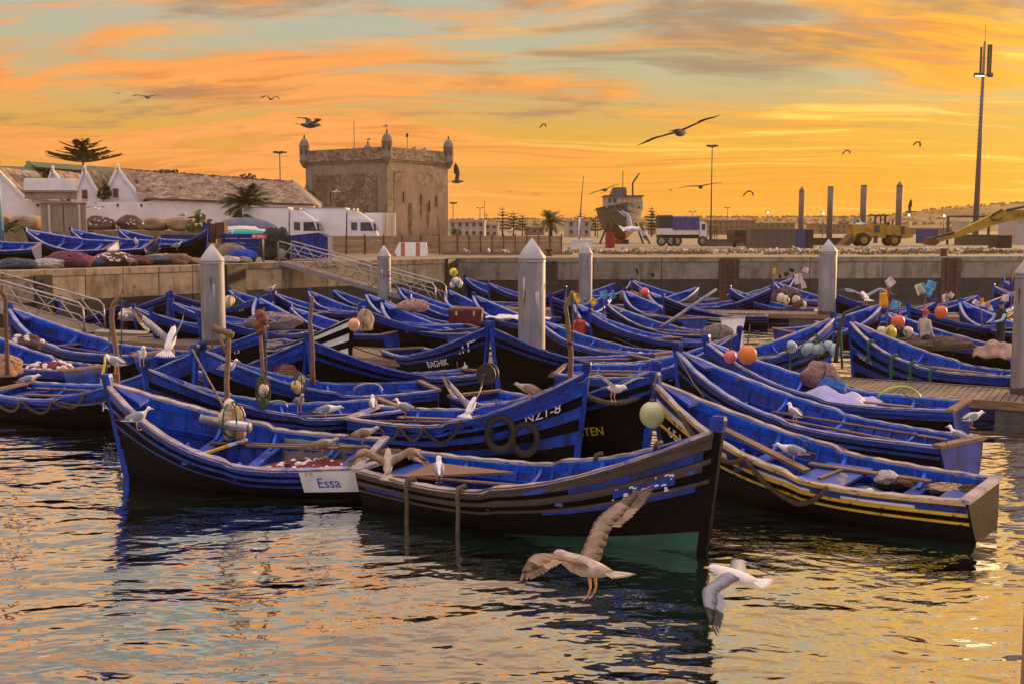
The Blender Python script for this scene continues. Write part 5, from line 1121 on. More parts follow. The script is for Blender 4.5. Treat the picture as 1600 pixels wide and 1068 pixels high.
Q_ = boat('Q', (476, 528), (345, 577), 'bluetop', 'blue boat lettered Z-1313 with bow pointing right', True)
L13 = boat('L13', (415, 513), (318, 556), 'bluetop', 'blue boat lettered 13 behind the tall crossbar pole', False)
AA1 = boat('a', (16, 481), (238, 553), 'bluetop', 'blue boat at the left pontoon, just below the gangway', True)
BB1 = boat('b', (-72, 500), (132, 577), 'bluetop', 'blue boat with net floats at the left edge', True)
# behind the main pontoon
boat('d', (192, 474), (108, 503), 'darkblue', 'dark blue boat with bow pointing right, beyond the left gangway')
boat('c', (93, 466), (10, 492), 'bluetop', 'small blue boat glimpsed through the left gangway rails')
boat('e', (208, 477), (372, 513), 'black', 'blue boat with white nets in its bow, left of the left pile')
boat('f', (262, 459), (168, 484), 'black', 'black boat with yellow lettering and white dashes, left of the left pile')
boat('g', (266, 457), (410, 478), 'darkblue', 'dark boat just beyond the boat with the yellow lettering')
boat('h', (269, 469), (425, 503), 'bluetop', 'blue boat passing behind the left pile')
boat('i', (358, 452), (505, 489), 'bluetop', 'blue boat with a white float at its bow, right of the left pile')
boat('s', (550, 493), (425, 536), 'white', 'black boat with broad white stripes and white lettering', True)
boat('t', (402, 463), (522, 528), 'bluetop', 'blue boat with a mauve net heaped over its side')
boat('u1', (424, 456), (342, 481), 'bluetop', 'blue boat with a gull perched on its bow, pointing right')
boat('u2', (428, 457), (585, 489), 'black', 'blue boat sharing its bow spot with the gull')
boat('v', (481, 452), (556, 487), 'bluetop', 'high-bowed blue boat behind the tall bare pole')
boat('w', (571, 460), (742, 513), 'black', 'blue boat with white patches on a black side, left of the red chest')
boat('x', (622, 447), (762, 491), 'bluetop', 'blue boat with a pink sack in its bow')
boat('y', (697, 450), (842, 505), 'bluetop', 'bright blue boat behind the red chest')
boat('z', (727, 433), (832, 461), 'bluetop', 'far blue boat right of the middle gangway')
R_ = boat('r', (762, 506), (628, 547), 'black', 'black boat lettered RAGHIK left of the tall pile', True)
boat('ab', (768, 507), (985, 561), 'black', 'blue boat whose bow is left of the tall pile, along the pontoon', True)
boat('ac', (842, 496), (1040, 552), 'bluetop', 'blue boat right of the tall pile, with a red jerrycan near')
boat('ad', (897, 470), (1128, 545), 'black', 'long blue boat right of the bent timber pole')
boat('ae', (957, 457), (852, 496), 'bluetop', 'blue boat lettered EBLI below the far pile')
boat('ae2', (985, 431), (880, 466), 'darkblue', 'far blue boat with the highest bow, below the trawler')
boat('af1', (948, 474), (1105, 521), 'darkblue', 'blue boat left of the pontoon gap, first of three sterns')
boat('af2', (975, 452), (1155, 509), 'bluetop', 'blue boat left of the pontoon gap, second of three sterns')
boat('af3', (1012, 452), (1203, 504), 'white', 'blue boat with a white figure on its stern, third of three')
boat('ag', (1091, 448), (1008, 478), 'black', 'black boat with white lettering below the grey quay wall')
boat('ah', (988, 437), (1112, 469), 'bluetop', 'far blue boat with a pink float in its bow')
boat('ai', (1206, 449), (1092, 478), 'darkblue', 'dark blue boat seen sideways along the back pontoon')
boat('aj', (1209, 437), (1392, 479), 'bluetop', 'blue boat with white sheets and flags, left of the right pile')
boat('ak', (1241, 433), (1152, 463), 'darkblue', 'far blue boat just behind the flag-bearing bow')
boat('as', (1376, 474), (1244, 517), 'bluetop', 'small low blue boat half hidden behind the right pile')
B7 = boat('B7', (1304, 492), (1118, 558), 'striped', 'striped blue boat with bow wrapped in green rope, pointing right', True)
B8 = boat('B8', (1328, 497), (1602, 588), 'striped', 'striped blue boat with green roped fenders at right', True)
boat('B9', (1386, 486), (1592, 546), 'bluetop', 'blue boat with yellow floats and brown net at right', False)
boat('an', (1463, 471), (1352, 506), 'darkblue', 'blue boat lettered ADAU with a red buoy on its bow')
boat('ao', (1500, 471), (1628, 523), 'black', 'dark boat right of the red buoy, under the man in black')
boat('ap', (1529, 458), (1452, 486), 'black', 'boat with small paper flags near the right edge')
boat('aq', (1590, 453), (1500, 492), 'white', 'black and white striped boat lettered 40 at the right edge')
boat('ar', (1551, 446), (1650, 475), 'bluetop', 'far blue boat with raised bow left of the lettered 40 boat')
boat('ar2', (1568, 436), (1665, 465), 'bluetop', 'farthest blue boat at the right edge')
boat('n1', (595, 470), (785, 533), 'black', 'blue boat between the red chest and the boat lettered RAGHIK')
boat('n2', (738, 460), (890, 514), 'bluetop', 'blue boat passing behind the tallest pile')
boat('n4', (762, 440), (868, 467), 'black', 'far dark boat under the quay wall left of the far pile')
boat('n5', (884, 449), (800, 476), 'darkblue', 'far dark blue boat pointing right toward the far pile')
boat('n6', (150, 462), (60, 488), 'darkblue', 'dark blue boat below the ochre wall left of the crooked pole')
boat('n7', (1140, 449), (1230, 481), 'bluetop', 'far blue boat beside the rusty ladder recess')
boat('n8', (655, 437), (560, 462), 'darkblue', 'far dark boat behind the middle gangway')
boat('n9', (520, 452), (640, 484), 'black', 'far blue boat left of the slim far pile')
boat('m1', (455, 478), (600, 520), 'black', 'low blue boat behind the black and white striped bow')
boat('m2', (640, 462), (800, 500), 'bluetop', 'low blue boat just beyond the red chest')
boat('m3', (310, 492), (450, 520), 'bluetop', 'low blue boat tucked behind the left pile')
boat('m4', (920, 488), (1085, 533), 'bluetop', 'blue boat with its stern just left of the orange buoy')
boat('m5', (1035, 462), (1180, 494), 'darkblue', 'low dark blue boat beside the back pontoon')
boat('m6', (1300, 458), (1440, 487), 'bluetop', 'far blue boat beyond the right pile')
boat('m7', (1420, 478), (1545, 512), 'black', 'dark blue boat between the two red orange buoys')
boat('m8', (560, 478), (700, 512), 'bluetop', 'narrow blue boat left of the red chest')
boat('m9', (860, 462), (985, 494), 'darkblue', 'dark blue boat in front of the far pile')
boat('m10', (235, 487), (372, 523), 'bluetop', 'low blue boat at the left end of the pontoon')
# hauled-out boats on the left quay
def quay_boat(px, Y, ang, L, scheme, lab, tilt=0.0, z=0.0):
    root = thing('hauled_boat', lab, 'boat', (X_at(px, Y), Y, G0 + .33 + z), R(ang), 'boats hauled out on the quay', (L / BL, .95, .85)); root.rotation_euler = (R(tilt), 0, R(ang))
    for nm, me, kd in boat_parts(scheme, False):
        o = link(nm, me, root)
        if kd: o['kind'] = kd
quay_boat(60, 55.5, 184, 4.2, 'bluetop', 'blue boat hauled out at the far left, bow out of frame', -12)
quay_boat(180, 60.5, 172, 4.6, 'bluetop', 'blue boat hauled out below the notice board', -18)
quay_boat(236, 63.0, 174, 4.2, 'bluetop', 'blue boat hauled out with its stern by the seated man', -18)
quay_boat(292, 65.0, 178, 3.6, 'bluetop', 'blue boat with high bow hauled out right of the notice board', -16)
quay_boat(258, 62.3, 4, 2.3, 'black', 'black lettered bow of a hauled-out boat right of the seated man', 0)

# lettering and paint
late_text()
hull_text(D_, 'NZ1-8', -1, .80, .70, .26); hull_text(J_, 'AMIR', -1, .66, .60, .26); hull_text(E_, 'ESTEN', -1, .72, .42, .24, LETTERY)
hull_text(Q_, 'Z-1313', -1, .66, .66, .17); hull_text(L13, '13', -1, .84, .72, .22); hull_text(R_, 'RAGHIK', -1, .62, .62, .25); hull_text(R_, 'ح ال', -1, .86, .76, .22) if False else None
hull_text(C_, '651', 1, .955, .62, .26); hull_text(B8, 'USMA', 1, .93, .56, .24)
for k_, tx, t0, s0, h_, mt in (('f', 'WIA', .70, .62, .24, LETTERY), ('s', 'ZTRBI', .60, .62, .24, LETTER), ('ae', 'EBLI', .70, .66, .28, LETTER), ('ag', 'ATLAL R2', .58, .66, .24, LETTER), ('an', 'ADAU', .64, .66, .26, LETTER), ('ap', 'ZEBII', .60, .66, .26, LETTER), ('aq', '40', .74, .64, .32, LETTER), ('d', 'IBNS', .74, .62, .22, LETTER), ('u1', 'A13', .70, .7, .2, LETTER)): hull_text(BOATS[k_], tx, -1, t0, s0, h_, mt)
hull_text(BOATS['g'], 'ATLAL', 1, .86, .7, .2)
# the star and strokes beside RAGHIK
q = MB(); P = []
for k in range(8): a = math.pi / 4 * k; r_ = .12 if k % 2 == 0 else .045; P.append(hull(.885 + math.cos(a) * r_ / BL, .52 + math.sin(a) * r_ / 1.3, .03, -1))
q.add(P, [tuple(range(8))]); q.build('painted_star', LETTER, R_)
for t_, s_, w_, h_ in ((.865, .745, .02, .10), (.885, .745, .02, .16), (.915, .745, .02, .17), (.93, .87, .12, .025)):
    q = MB(); q.add([hull(t_ - w_ / BL, s_, .03, -1), hull(t_ + w_ / BL, s_, .03, -1), hull(t_ + w_ / BL, s_ + h_ / 1.3, .03, -1), hull(t_ - w_ / BL, s_ + h_ / 1.3, .03, -1)], [(0, 1, 2, 3)]); q.build('painted_stroke', LETTER, R_)
# white stern panel of the lower left boat with blue hand lettering
hull_patch(A_, 1, .0, .21, .56, .985, WHITE, .045); hull_text(A_, 'Essa', 1, .155, .66, .27, off=.052, mt= mat('blue lettering', (.01, .06, .42), None, 3, .5))
hull_text(A_, 'SI SI', 1, .19, .915, .09, off=.052, mt=mat('red lettering', (.5, .03, .05), None, 3, .5))
for t0, t1 in ((.03, .20), (.80, .93)): hull_patch(B_, -1, t0, t1, .70, .80, BLUE2)
hull_patch(B_, -1, .62, .97, .605, .655, BLUE2); hull_patch(B_, -1, .70, .98, .825, .885, BLUE2); hull_patch(B_, -1, .0, .98, .74, .785, BROWN, .019)
for k in range(26): t_ = .80 + rnd.random() * .13; s_ = .66 + rnd.random() * .13; q = MB(); w_ = rnd.uniform(.01, .035) / BL; h_ = rnd.uniform(.008, .02); q.add([hull(t_ - w_, s_, .034, -1), hull(t_ + w_, s_ + .004, .034, -1), hull(t_ + w_ * .6, s_ + h_, .034, -1), hull(t_ - w_ * .8, s_ + h_, .034, -1)], [(0, 1, 2, 3)]); q.build('paint_chip', LETTER, B_)
for t0, t1, m_ in ((.0, .13, BLUE2), (.33, .42, BLUE2), (.62, .70, BLUE2), (.76, .84, BLUE2)): hull_patch(C_, 1, t0, t1, .78, .885, m_, .018)
for t0, t1 in ((.10, .17), (.28, .34), (.47, .5), (.56, .60)):
    hull_patch(D_, -1, t0, t1, .80, .87, BLACK)
for k_, t0, t1 in (('w', .3, .38), ('w', .1, .2), ('f', .5, .6), ('aq', .3, .9), ('aj', .05, .1)): hull_patch(BOATS[k_], -1 if k_ != 'w' else 1, t0, t1, .80, .87, WHITE)
# ropes, tyres
for t0, t1, dr in ((.17, .28, .26), (.28, .39, .26), (.39, .56, .34)): swag(D_, -1, t0, t1, dr, .035)
tyre_on(D_, -1, .71, .66, .30); tyre_on(D_, -1, .80, .50, .28)
for t0, t1, dr in ((.36, .62, .42), (.62, .88, .3)): swag(C_, 1, t0, t1, dr, .04)
for t0, t1, dr in ((.08, .28, .30), (.28, .46, .28), (.46, .62, .26)): swag(J_, -1, t0, t1, dr, .035)
swag(BOATS['aj'], 1, .55, .85, .3); swag(BOATS['aj'], 1, .3, .55, .3)
rope_drop(B_, -1, .22, .95, .035); rope_drop(B_, -1, .40, .9, .035); rope_drop(B_, 1, .62, .3); rope_drop(B_, 1, .82, .3)
for t in (.80, .62, .50, .38): rope_drop(B8, 1, t, .5, .04, ROPEG)
for t in (.55, .8): rope_drop(B7, -1, t, .6, .03, ROPEG)
tyre_on(K_, -1, .03, .55, .3)

# ================================================================== THINGS IN AND ON THE BOATS
def pole(pts, r_, lab, name='timber_pole', m_=WOOD, extra=None, cat='pole'):
    t_ = thing(name, lab, cat, (0, 0, 0)); q = MB(); pts = [Vector(p) for p in pts]; fine = []
    for a, b in zip(pts, pts[1:]):
        for k in range(4): f_ = k / 4; p = a.lerp(b, f_); fine.append(p + Vector((noise.noise(p * 3) * .03, 0, 0)))
    fine.append(pts[-1]); n_ = len(fine); q.tube(fine, [r_ * (1.1 - .4 * i / n_ + .12 * noise.noise((i * .9, r_, 1))) for i in range(n_)], 8); q.build('shaft', m_, t_)
    return t_
def limb(t_, pts, r_, m_=WOOD, name='branch'): q = MB(); q.tube(pts, r_, 6); return q.build(name, m_, t_)
ya = 19.0
p1 = pole([at(352, 668, ya), at(355, 600, ya), at(358, 515, ya)], .05, 'timber pole with a slanting crossbar standing in the open boat at lower left')
limb(p1, [at(333, 511, ya), at(365, 524, ya)], .055, WOOD, 'crossbar'); limb(p1, [at(338, 516, ya), at(357, 560, ya)], .03, WOOD, 'brace'); limb(p1, [at(333, 511, ya), at(331, 535, ya), at(333, 548, ya)], .015, ROPE, 'rope_end')
p2 = pole([at(186, 640, 21.5), at(182, 560, 21.5), at(173, 500, 21.5), at(176, 476, 21.5), at(190, 461, 21.5)], .055, 'crooked timber pole with a bent head behind the left boats'); limb(p2, [at(190, 462, 21.5), at(190, 530, 21.5), at(186, 585, 21.5)], .012, ROPE, 'rope'); limb(p2, [at(173, 500, 21.5), at(168, 560, 21.5), at(165, 590, 21.5)], .012, ROPE, 'rope'); limb(p2, [at(190, 461, 21.5), at(193, 447, 21.5)], .012, WOOD, 'twig')
p3 = pole([at(410, 640, 20.6), at(409, 560, 20.6), at(405, 487, 20.6)], .04, 'pole hung with rusty rags and lines, left of the bare grey pole'); limb(p3, [at(412, 480, 20.6), at(416, 560, 20.6), at(414, 640, 20.6)], .018, ROPE, 'rope')
for k, (dx_, y_) in enumerate(((0, 492), (5, 500), (-3, 508), (2, 515))): q = MB(); q.ell(at(406 + dx_, y_, 20.5), (.09, .08, .10), 12, 9, .5, 3, k); q.build('rag', mat('rust orange rag', (.22, .07, .035), (.12, .05, .03), 6, .9) if 'rust orange rag' not in MATS else MATS['rust orange rag'], p3)
p4 = pole([at(489, 600, 24.0), at(487, 540, 24.0), at(485, 490, 24.0), at(488, 463, 24.0)], .055, 'bare grey pole standing left of the tall black and white bow', m_=mat('grey driftwood', (.17, .13, .11), (.10, .075, .065), 4, .85, .01, 20))
p5 = pole([at(892, 608, 23.5), at(890, 545, 23.5), at(884, 480, 23.5), at(895, 455, 23.5)], .055, 'bent timber pole just right of the tallest pile'); limb(p5, [at(895, 456, 23.5), at(894, 530, 23.5), at(894, 590, 23.5)], .016, ROPE, 'rope'); q = MB(); q.tube([at(886, 536, 23.45), at(890, 534, 23.4), at(894, 536, 23.45)], .03, 6); q.build('binding', RUSTY, p5)
p6 = pole([at(1305, 566, 27.0), at(1311, 520, 27.0), at(1318, 490, 27.0), at(1344, 480, 27.0)], .05, 'crooked dark pole rising where two striped bows meet at right', m_=WOODD); limb(p6, [at(1313, 510, 27), at(1316, 575, 27)], .03, ROPEG, 'green_rope')
p7 = pole([at(10, 585, 23.0), at(10, 520, 23.0), at(9, 466, 23.0), at(-6, 448, 23.0)], .045, 'reddish bent pole at the left edge', m_=RUSTY)
pole([at(158, 600, 20.5), at(164, 556, 20.5)], .025, 'thin yellow stick leaning in the boats at left', 'yellow_stick', mat('yellow plastic', (.70, .55, .02), None, 3, .4), cat='stick')
pole([at(1032, 512, 40), at(1120, 452, 40)], .06, 'long bare spar lying across the far boats', 'spar', RIM, cat='spar')
# gear in the lower left boat
def bundle_at(name, px, py, z, r, col, lab, cat='net', **kw): return bundle(name, gp(px, py, z), r, col, lab, cat, **kw)
ca = inboat('A', 1.35, .0, .06)
bundle('net_pile', ca, (.85, .55, .24), (.13, .018, .022), 'dark red net with white floats in the open boat at lower left', seed=5.5, fl=(58, FLW, 1.0), tie=False, amp=.3)
bundle('grey_sack', inboat('A', 2.25, .1, .15), (.26, .18, .13), (.20, .21, .24), 'small grey sack beside the red net in the lower left boat', 'sack', seed=2.2, tie=False)
q = MB(); rg = []
for i in range(13):
    t = .12 + .30 * i / 12; row = []
    for k in range(7): s_ = .46 + .46 * k / 6; p = hull(t, s_, -.14 - .015 * math.sin(i * 1.9 + k), -1); row.append(p + Vector((0, .02 * noise.noise((i * .7, k * .7, 2)), 0)))
    rg.append(row)
q.loft(rg, cap=False, closed=False); o = q.build('grey_tarp', mat('grey tarpaulin', (.11, .105, .11), (.075, .07, .075), 4, .7, .01, 10)); o.matrix_basis = MW(A_); sm_ = o.modifiers.new('thickness', 'SOLIDIFY'); sm_.thickness = .01; tag(o, 'grey tarpaulin hung inside the far side of the lower left boat', 'tarpaulin')
rl = thing('net_roller', 'shiny steel net roller lying across the lower left boat', 'roller', (0, 0, 0)); q = MB(); q.tube([at(315, 655, 18.6), at(390, 667, 18.2)], .085, 14); q.build('drum', mat('bright steel', (.55, .53, .54), (.42, .40, .41), 5, .3, metal=.7), rl)
for x_, y_, Y_ in ((315, 655, 18.6), (390, 667, 18.2)): q = MB(); q.ell(at(x_, y_, Y_), (.03, .10, .10), 10, 8); q.build('end_disc', STEEL, rl)
def float_bunch(px, py, Y, lab, n, r_, m1, m2=None, spread=(.16, .25)):
    t_ = thing('float_bunch', lab, 'floats', at(px, py, Y))
    rr = random.Random(lab)
    for k in range(n): q = MB(); p = Vector((rr.uniform(-1, 1) * spread[0], rr.uniform(-1, 1) * .12, rr.uniform(-1, 1) * spread[1])); q.ell(p, (r_ * rr.uniform(.8, 1.2), r_, r_ * rr.uniform(.9, 1.3)), 12, 9, .15, 2, k); q.build('float', m1 if k % 3 or not m2 else m2, t_)
    for k in range(3): q = MB(); a = k * 1.1; q.tube([Vector((math.cos(a) * (spread[0] + r_) * .8 * math.cos(b), math.sin(a) * (.1 + r_) * math.cos(b), (spread[1] + r_) * .85 * math.sin(b))) for b in [6.283 * j / 14 for j in range(15)]], .014, 5); q.build('lashing', ROPEG if k else ROPE, t_)
    return t_
OARS = []
CREAM = mat('cream float', (.56, .48, .36), (.44, .33, .2), 6, .6); ORF = mat('ochre float', (.50, .30, .08), None, 6, .6)
float_bunch(362, 655, 18.4, 'lashed bunch of cream floats hung on the crossbar pole', 9, .12, CREAM, ORF, (.15, .24))
float_bunch(411, 612, 20.4, 'bunch of white and rusty floats hung on the rag pole', 7, .085, CREAM, RUSTY, (.08, .28))
float_bunch(468, 598, 21.2, 'small cream float bundle beside the brown sack', 5, .09, CREAM, ORF, (.07, .15))
float_bunch(1395, 522, 32, 'yellow floats lying in the boat at right', 7, .16, mat('yellow float', (.55, .45, .04), None, 4, .5), CREAM, (.55, .12))
float_bunch(1265, 545, 30, 'row of pale blue floats along the striped bow at right', 9, .13, mat('pale blue float', (.34, .44, .50), (.24, .33, .4), 4, .6), None, (.7, .12))
float_bunch(712, 438, 50, 'white float cluster on a far bow by the middle gangway', 5, .16, WHITE, LETTERY, (.18, .4))
float_bunch(365, 470, 38, 'white float on the bow right of the left pile', 3, .15, CREAM, None, (.2, .1))
float_bunch(1238, 470, 46, 'pale float cluster in the flag-bearing bow', 6, .16, CREAM, RUSTY, (.5, .25))
WSH = (362, 622)
bundle_at('brown_sack', 452, 602, .55, (.38, .34, .34), (.20, .085, .06), 'lumpy reddish brown sack standing in the blue boat', 'sack', seed=6.6)
bundle_at('net_bundle', 428, 512, .8, (.95, .45, .33), (.20, .16, .20), 'mauve grey net draped over a boat behind the left pile', seed=7.7, tie=False)
bundle_at('net_bundle', 205, 500, .75, (.45, .35, .28), (.42, .36, .33), 'pale net with floats in the bow left of the left pile', seed=1.7, fl=(20, FLW, 1.5), tie=False)
bundle_at('net_bundle', 2, 585, .6, (.50, .40, .32), (.36, .22, .15), 'large pinkish brown net heap at the left edge', seed=9.1)
bundle_at('net_bundle', 78, 582, .5, (.55, .40, .18), (.14, .02, .02), 'red net with white floats in the boat at the left edge', seed=3.9, fl=(26, FLW, 1.3), tie=False)
bundle_at('net_bundle', 40, 545, .8, (.50, .35, .25), (.09, .05, .05), 'dark net and rags in the bow at the left pontoon', seed=13.9, fl=(10, FLW, 1.4), tie=False)
bundle_at('net_bundle', 645, 487, .9, (.62, .32, .30), (.38, .23, .20), 'pink sack of net in a bow right of the slim far pile', 'sack', seed=11.0)
bundle_at('checked_bundle', 1280, 602, .72, (.38, .32, .33), (.26, .15, .15), 'checked cloth bundle on the blue boat at right', 'bundle', seed=12.0)
bundle_at('blue_bag', 1300, 615, .62, (.30, .25, .22), (.01, .12, .45), 'small blue bag beside the checked bundle', 'bag', seed=15.0)
bundle_at('net_bundle', 1455, 545, .6, (1.2, .5, .25), (.085, .05, .035), 'long brown net spread over the boat at right', seed=17.0, tie=False)
bundle_at('net_bundle', 985, 470, .8, (.5, .4, .3), (.18, .12, .06), 'tangled brown net in the crowded far bows', seed=18.0)
bundle_at('net_bundle', 1228, 470, .9, (.6, .4, .4), (.10, .06, .06), 'dark net heap in the flag-bearing boat', seed=19.0)
bundle_at('net_bundle', 1120, 528, .55, (.55, .4, .28), (.16, .13, .13), 'grey net heap at a stern beside the orange buoy', seed=20.0)
bundle_at('net_bundle', 570, 515, .75, (.3, .3, .45), (.34, .26, .18), 'pale sack hanging behind the black and white bow', 'sack', seed=22.0)
bundle_at('net_bundle', 610, 722, .45, (.28, .25, .14), (.09, .06, .045), 'coil of brown rope at the stern of the front boat', 'rope', seed=23.0, tie=False)
bundle_at('net_bundle', 1405, 758, .36, (.36, .28, .11), (.12, .075, .05), 'brown net and cloth lump in the yellow banded boat', seed=24.0, tie=False)
bundle_at('net_bundle', 1385, 752, .50, (.17, .15, .11), (.45, .40, .36), 'pale knotted cloth ball in the yellow banded boat', 'cloth', seed=25.0, tie=False)
bundle_at('net_bundle', 1480, 768, .42, (.30, .2, .08), (.38, .24, .16), 'orange brown rag in the stern of the yellow banded boat', 'cloth', seed=26.0, tie=False)
bundle_at('net_bundle', 1520, 772, .42, (.22, .2, .09), (.05, .032, .025), 'dark rope bundle on the stern of the yellow banded boat', 'rope', seed=27.0, tie=False)
bundle_at('net_bundle', 1105, 665, .75, (.42, .25, .18), (.20, .10, .075), 'brown net in the bow of the yellow banded boat', seed=28.0, tie=False)
# sheets
def sheet(c, rx, ry, h, rz, m_, lab, seed):
    q = MB(); rg = []
    for i in range(25):
        row = []
        for j in range(17):
            u, v = i / 12 - 1, j / 8 - 1; rr = max(abs(u), abs(v)); z_ = h * max(0, (1 - rr ** 2.2)) * (.75 + .6 * noise.noise((u * 1.6, v * 1.6, seed))) + .07 * noise.noise((u * 4, v * 5, seed + 2)) + .03 * math.sin(u * 9 + v * 4); row.append((u * rx * (1 + .08 * noise.noise((v * 2, seed, 0))), v * ry, z_))
        rg.append(row)
    q.loft(rg, cap=False, closed=False); o = q.build('draped_sheet', m_); o.location = c; o.rotation_euler = (0, 0, rz); sm_ = o.modifiers.new('thickness', 'SOLIDIFY'); sm_.thickness = .012; return tag(o, lab, 'sheet')
sheet(gp(362, 620, .62), .46, .36, .34, .5, WHITE, 'heap of crumpled white sheets behind the crossbar pole', 4.1)
LIL = mat('lilac blue sheet', (.30, .30, .62), (.36, .33, .55), 3, .6, .006, 12)
gdir = G_.rotation_euler.z
sheet(inboat('G', 2.75, .05, .48), .95, .62, .34, gdir, LIL, 'lilac blue plastic sheet heaped over the boat at right', 3.0)
sheet(gp(1560, 556, .85), .62, .55, .45, -.4, mat('checked beige cover', (.36, .24, .18), (.20, .12, .10), 6, .8), 'checked beige cover over a box beside the right pile', 8.0)
sheet(gp(810, 497, .75), 1.2, .5, .1, -.5, WHITE, 'pale sheet lying in the bright blue boat', 5.0)
# buoys
def buoy(px, py, Y, r_, m_, lab, squash=1.1):
    t_ = thing('buoy', lab, 'buoy', at(px, py, Y)); q = MB(); q.ell((0, 0, 0), (r_, r_, r_ * squash), 22, 16); q.build('ball', m_, t_)
    q = MB(); q.lathe([(r_ * .2, r_ * squash * .93), (r_ * .22, r_ * squash * 1.15), (r_ * .1, r_ * squash * 1.2)], 10); q.build('eye', DARKM, t_)
    q = MB(); q.tube([(0, 0, r_ * squash * 1.15), (.05, .1, r_ * squash * 1.15 + .22), (.1, .3, r_ * squash * 1.15 + .38)], .015, 5); q.build('lanyard', ROPE, t_)
buoy(1019, 647, 17.9, .205, mat('pale green buoy', (.42, .43, .24), (.33, .34, .17), 4, .45, .002, 20, (.22, .2, .1), (.62, .72), 5), 'pale greenish round buoy hanging at the bow of the yellow banded boat', 1.05)
buoy(1168, 554, 24.6, .205, mat('orange buoy', (.66, .20, .03), (.55, .16, .03), 3, .45), 'big orange buoy on the bow right of centre')
buoy(1141, 557, 24.8, .14, mat('pink buoy', (.62, .12, .14), None, 3, .45), 'smaller pink buoy beside the big orange one')
buoy(1470, 488, 36.0, .20, mat('red orange buoy', (.60, .11, .03), (.5, .09, .03), 3, .45), 'red orange buoy on the bow lettered ADAU')
buoy(1403, 503, 33.5, .20, MATS['red orange buoy'], 'red orange buoy low in a boat, behind the yellow floats')
buoy(1007, 457, 50, .20, MATS['pink buoy'], 'pink float in a far bow below the trawler')
buoy(553, 507, 30.2, .16, mat('peach buoy', (.62, .30, .16), None, 3, .5), 'peach float beside the black and white bow')
# containers
t_ = thing('jerrycan', 'red plastic jerrycan standing in a boat beside the bent timber pole', 'jerrycan', gp(905, 521, .62)); q = MB(); q.loft([[Vector((sx_ * .21 * k, sy_ * .16 * k, z_)) for sx_, sy_ in ((-1, -.7), (-.7, -1), (.7, -1), (1, -.7), (1, .7), (.7, 1), (-.7, 1), (-1, .7))] for z_, k in ((0, .92), (.04, 1), (.40, 1), (.46, .8), (.48, .5))], sm=False); q.build('body', mat('red plastic', (.42, .03, .025), (.33, .03, .02), 3, .4), t_); q = MB(); q.lathe([(.05, .47), (.05, .54), (.02, .55)], 10, (.1, 0, 0)); q.build('cap', DARKM, t_); q = MB(); q.tube([(-.14, 0, .46), (-.1, 0, .54), (.0, 0, .54), (.04, 0, .46)], .02, 6); q.build('handle', MATS['red plastic'], t_)
t_ = thing('red_chest', 'dark red fish chest with rounded lid among the middle boats', 'chest', gp(728, 504, .75), -.1); q = MB(); q.loft([[Vector((sx_ * .62 * k, sy_ * .36 * k, z_)) for sx_, sy_ in ((-1, -.8), (-.85, -1), (.85, -1), (1, -.8), (1, .8), (.85, 1), (-.85, 1), (-1, .8))] for z_, k in ((0, .93), (.05, .97), (.40, 1.0))], sm=False); CH = mat('maroon plastic', (.10, .010, .018), (.07, .008, .013), 3, .35); q.build('tub', CH, t_); q = MB(); q.loft([[Vector((sx_ * .64 * k, sy_ * .38 * k, z_)) for sx_, sy_ in ((-1, -.8), (-.85, -1), (.85, -1), (1, -.8), (1, .8), (.85, 1), (-.85, 1), (-1, .8))] for z_, k in ((.40, 1), (.48, 1), (.54, .93), (.56, .7))], sm=False); q.build('lid', CH, t_)
for x_ in (-.3, .35): q = MB(); q.box((x_, -.375, .37), (.07, .03, .16)); q.build('clasp', YELLOW, t_)
rd = thing('line_reel', 'dark wooden line reel on the stern by the tall pile', 'reel', at(762, 583, 26.6)); q = MB(); n_ = 20; q.loft([[Vector((y, p * math.cos(6.283 * j / n_), p * math.sin(6.283 * j / n_))) for j in range(n_)] for p, y in ((.25, -.12), (.25, -.08), (.14, -.06), (.14, .06), (.25, .08), (.25, .12))], sm=False); q.build('drum', WOODD, rd); q = MB(); q.tube([(-.3, 0, 0), (.3, 0, 0)], .025, 6); q.build('axle', RUSTY, rd); rd.rotation_euler = (0, 0, 1.2)
for px, py, Y, lab, m_ in ((278, 672, 18.9, 'yellow and white batten lying in the lower left boat', YELLOW), ):
    t_ = thing('batten', lab, 'batten', (0, 0, 0)); q = MB(); q.beam(inboat('A', 3.55, .35, .62), inboat('A', 3.25, -.05, .63), .06, .04); q.build('yellow_part', YELLOW, t_); q = MB(); q.beam(inboat('A', 3.25, -.05, .63), inboat('A', 3.0, -.4, .64), .06, .04); q.build('white_part', WHITE, t_)
t_ = thing('wooden_plank', 'long bare plank lying in the bow of the yellow banded boat', 'plank', (0, 0, 0)); q = MB(); q.beam(inboat('C', 4.55, -.05, 1.02), inboat('C', 2.7, .32, .62), .17, .04); q.build('board', WOOD, t_)
t_ = thing('hatch_board', 'blue and bare wood hatch board lying in the yellow banded boat', 'hatch', (0, 0, 0)); q = MB(); M_ = [inboat('C', x_, y_, .52) for x_, y_ in ((2.75, -.6), (2.75, .66), (1.95, .66), (1.95, -.6))]; q.prism(M_, (0, 0, .04)); q.build('board', THWART, t_); q = MB(); q.beam(inboat('C', 2.3, -.3, .57), inboat('C', 2.4, .5, .57), .06, .05); q.build('batten', WOOD, t_)
t_ = thing('stern_board', 'bare triangular board over the stern of the front boat', 'board', (0, 0, 0)); q = MB(); q.prism([inboat('B', x_, y_, .52) for x_, y_ in ((.55, .55), (.65, -.45), (2.1, .62))], (0, 0, .035)); q.build('board', WOOD, t_)
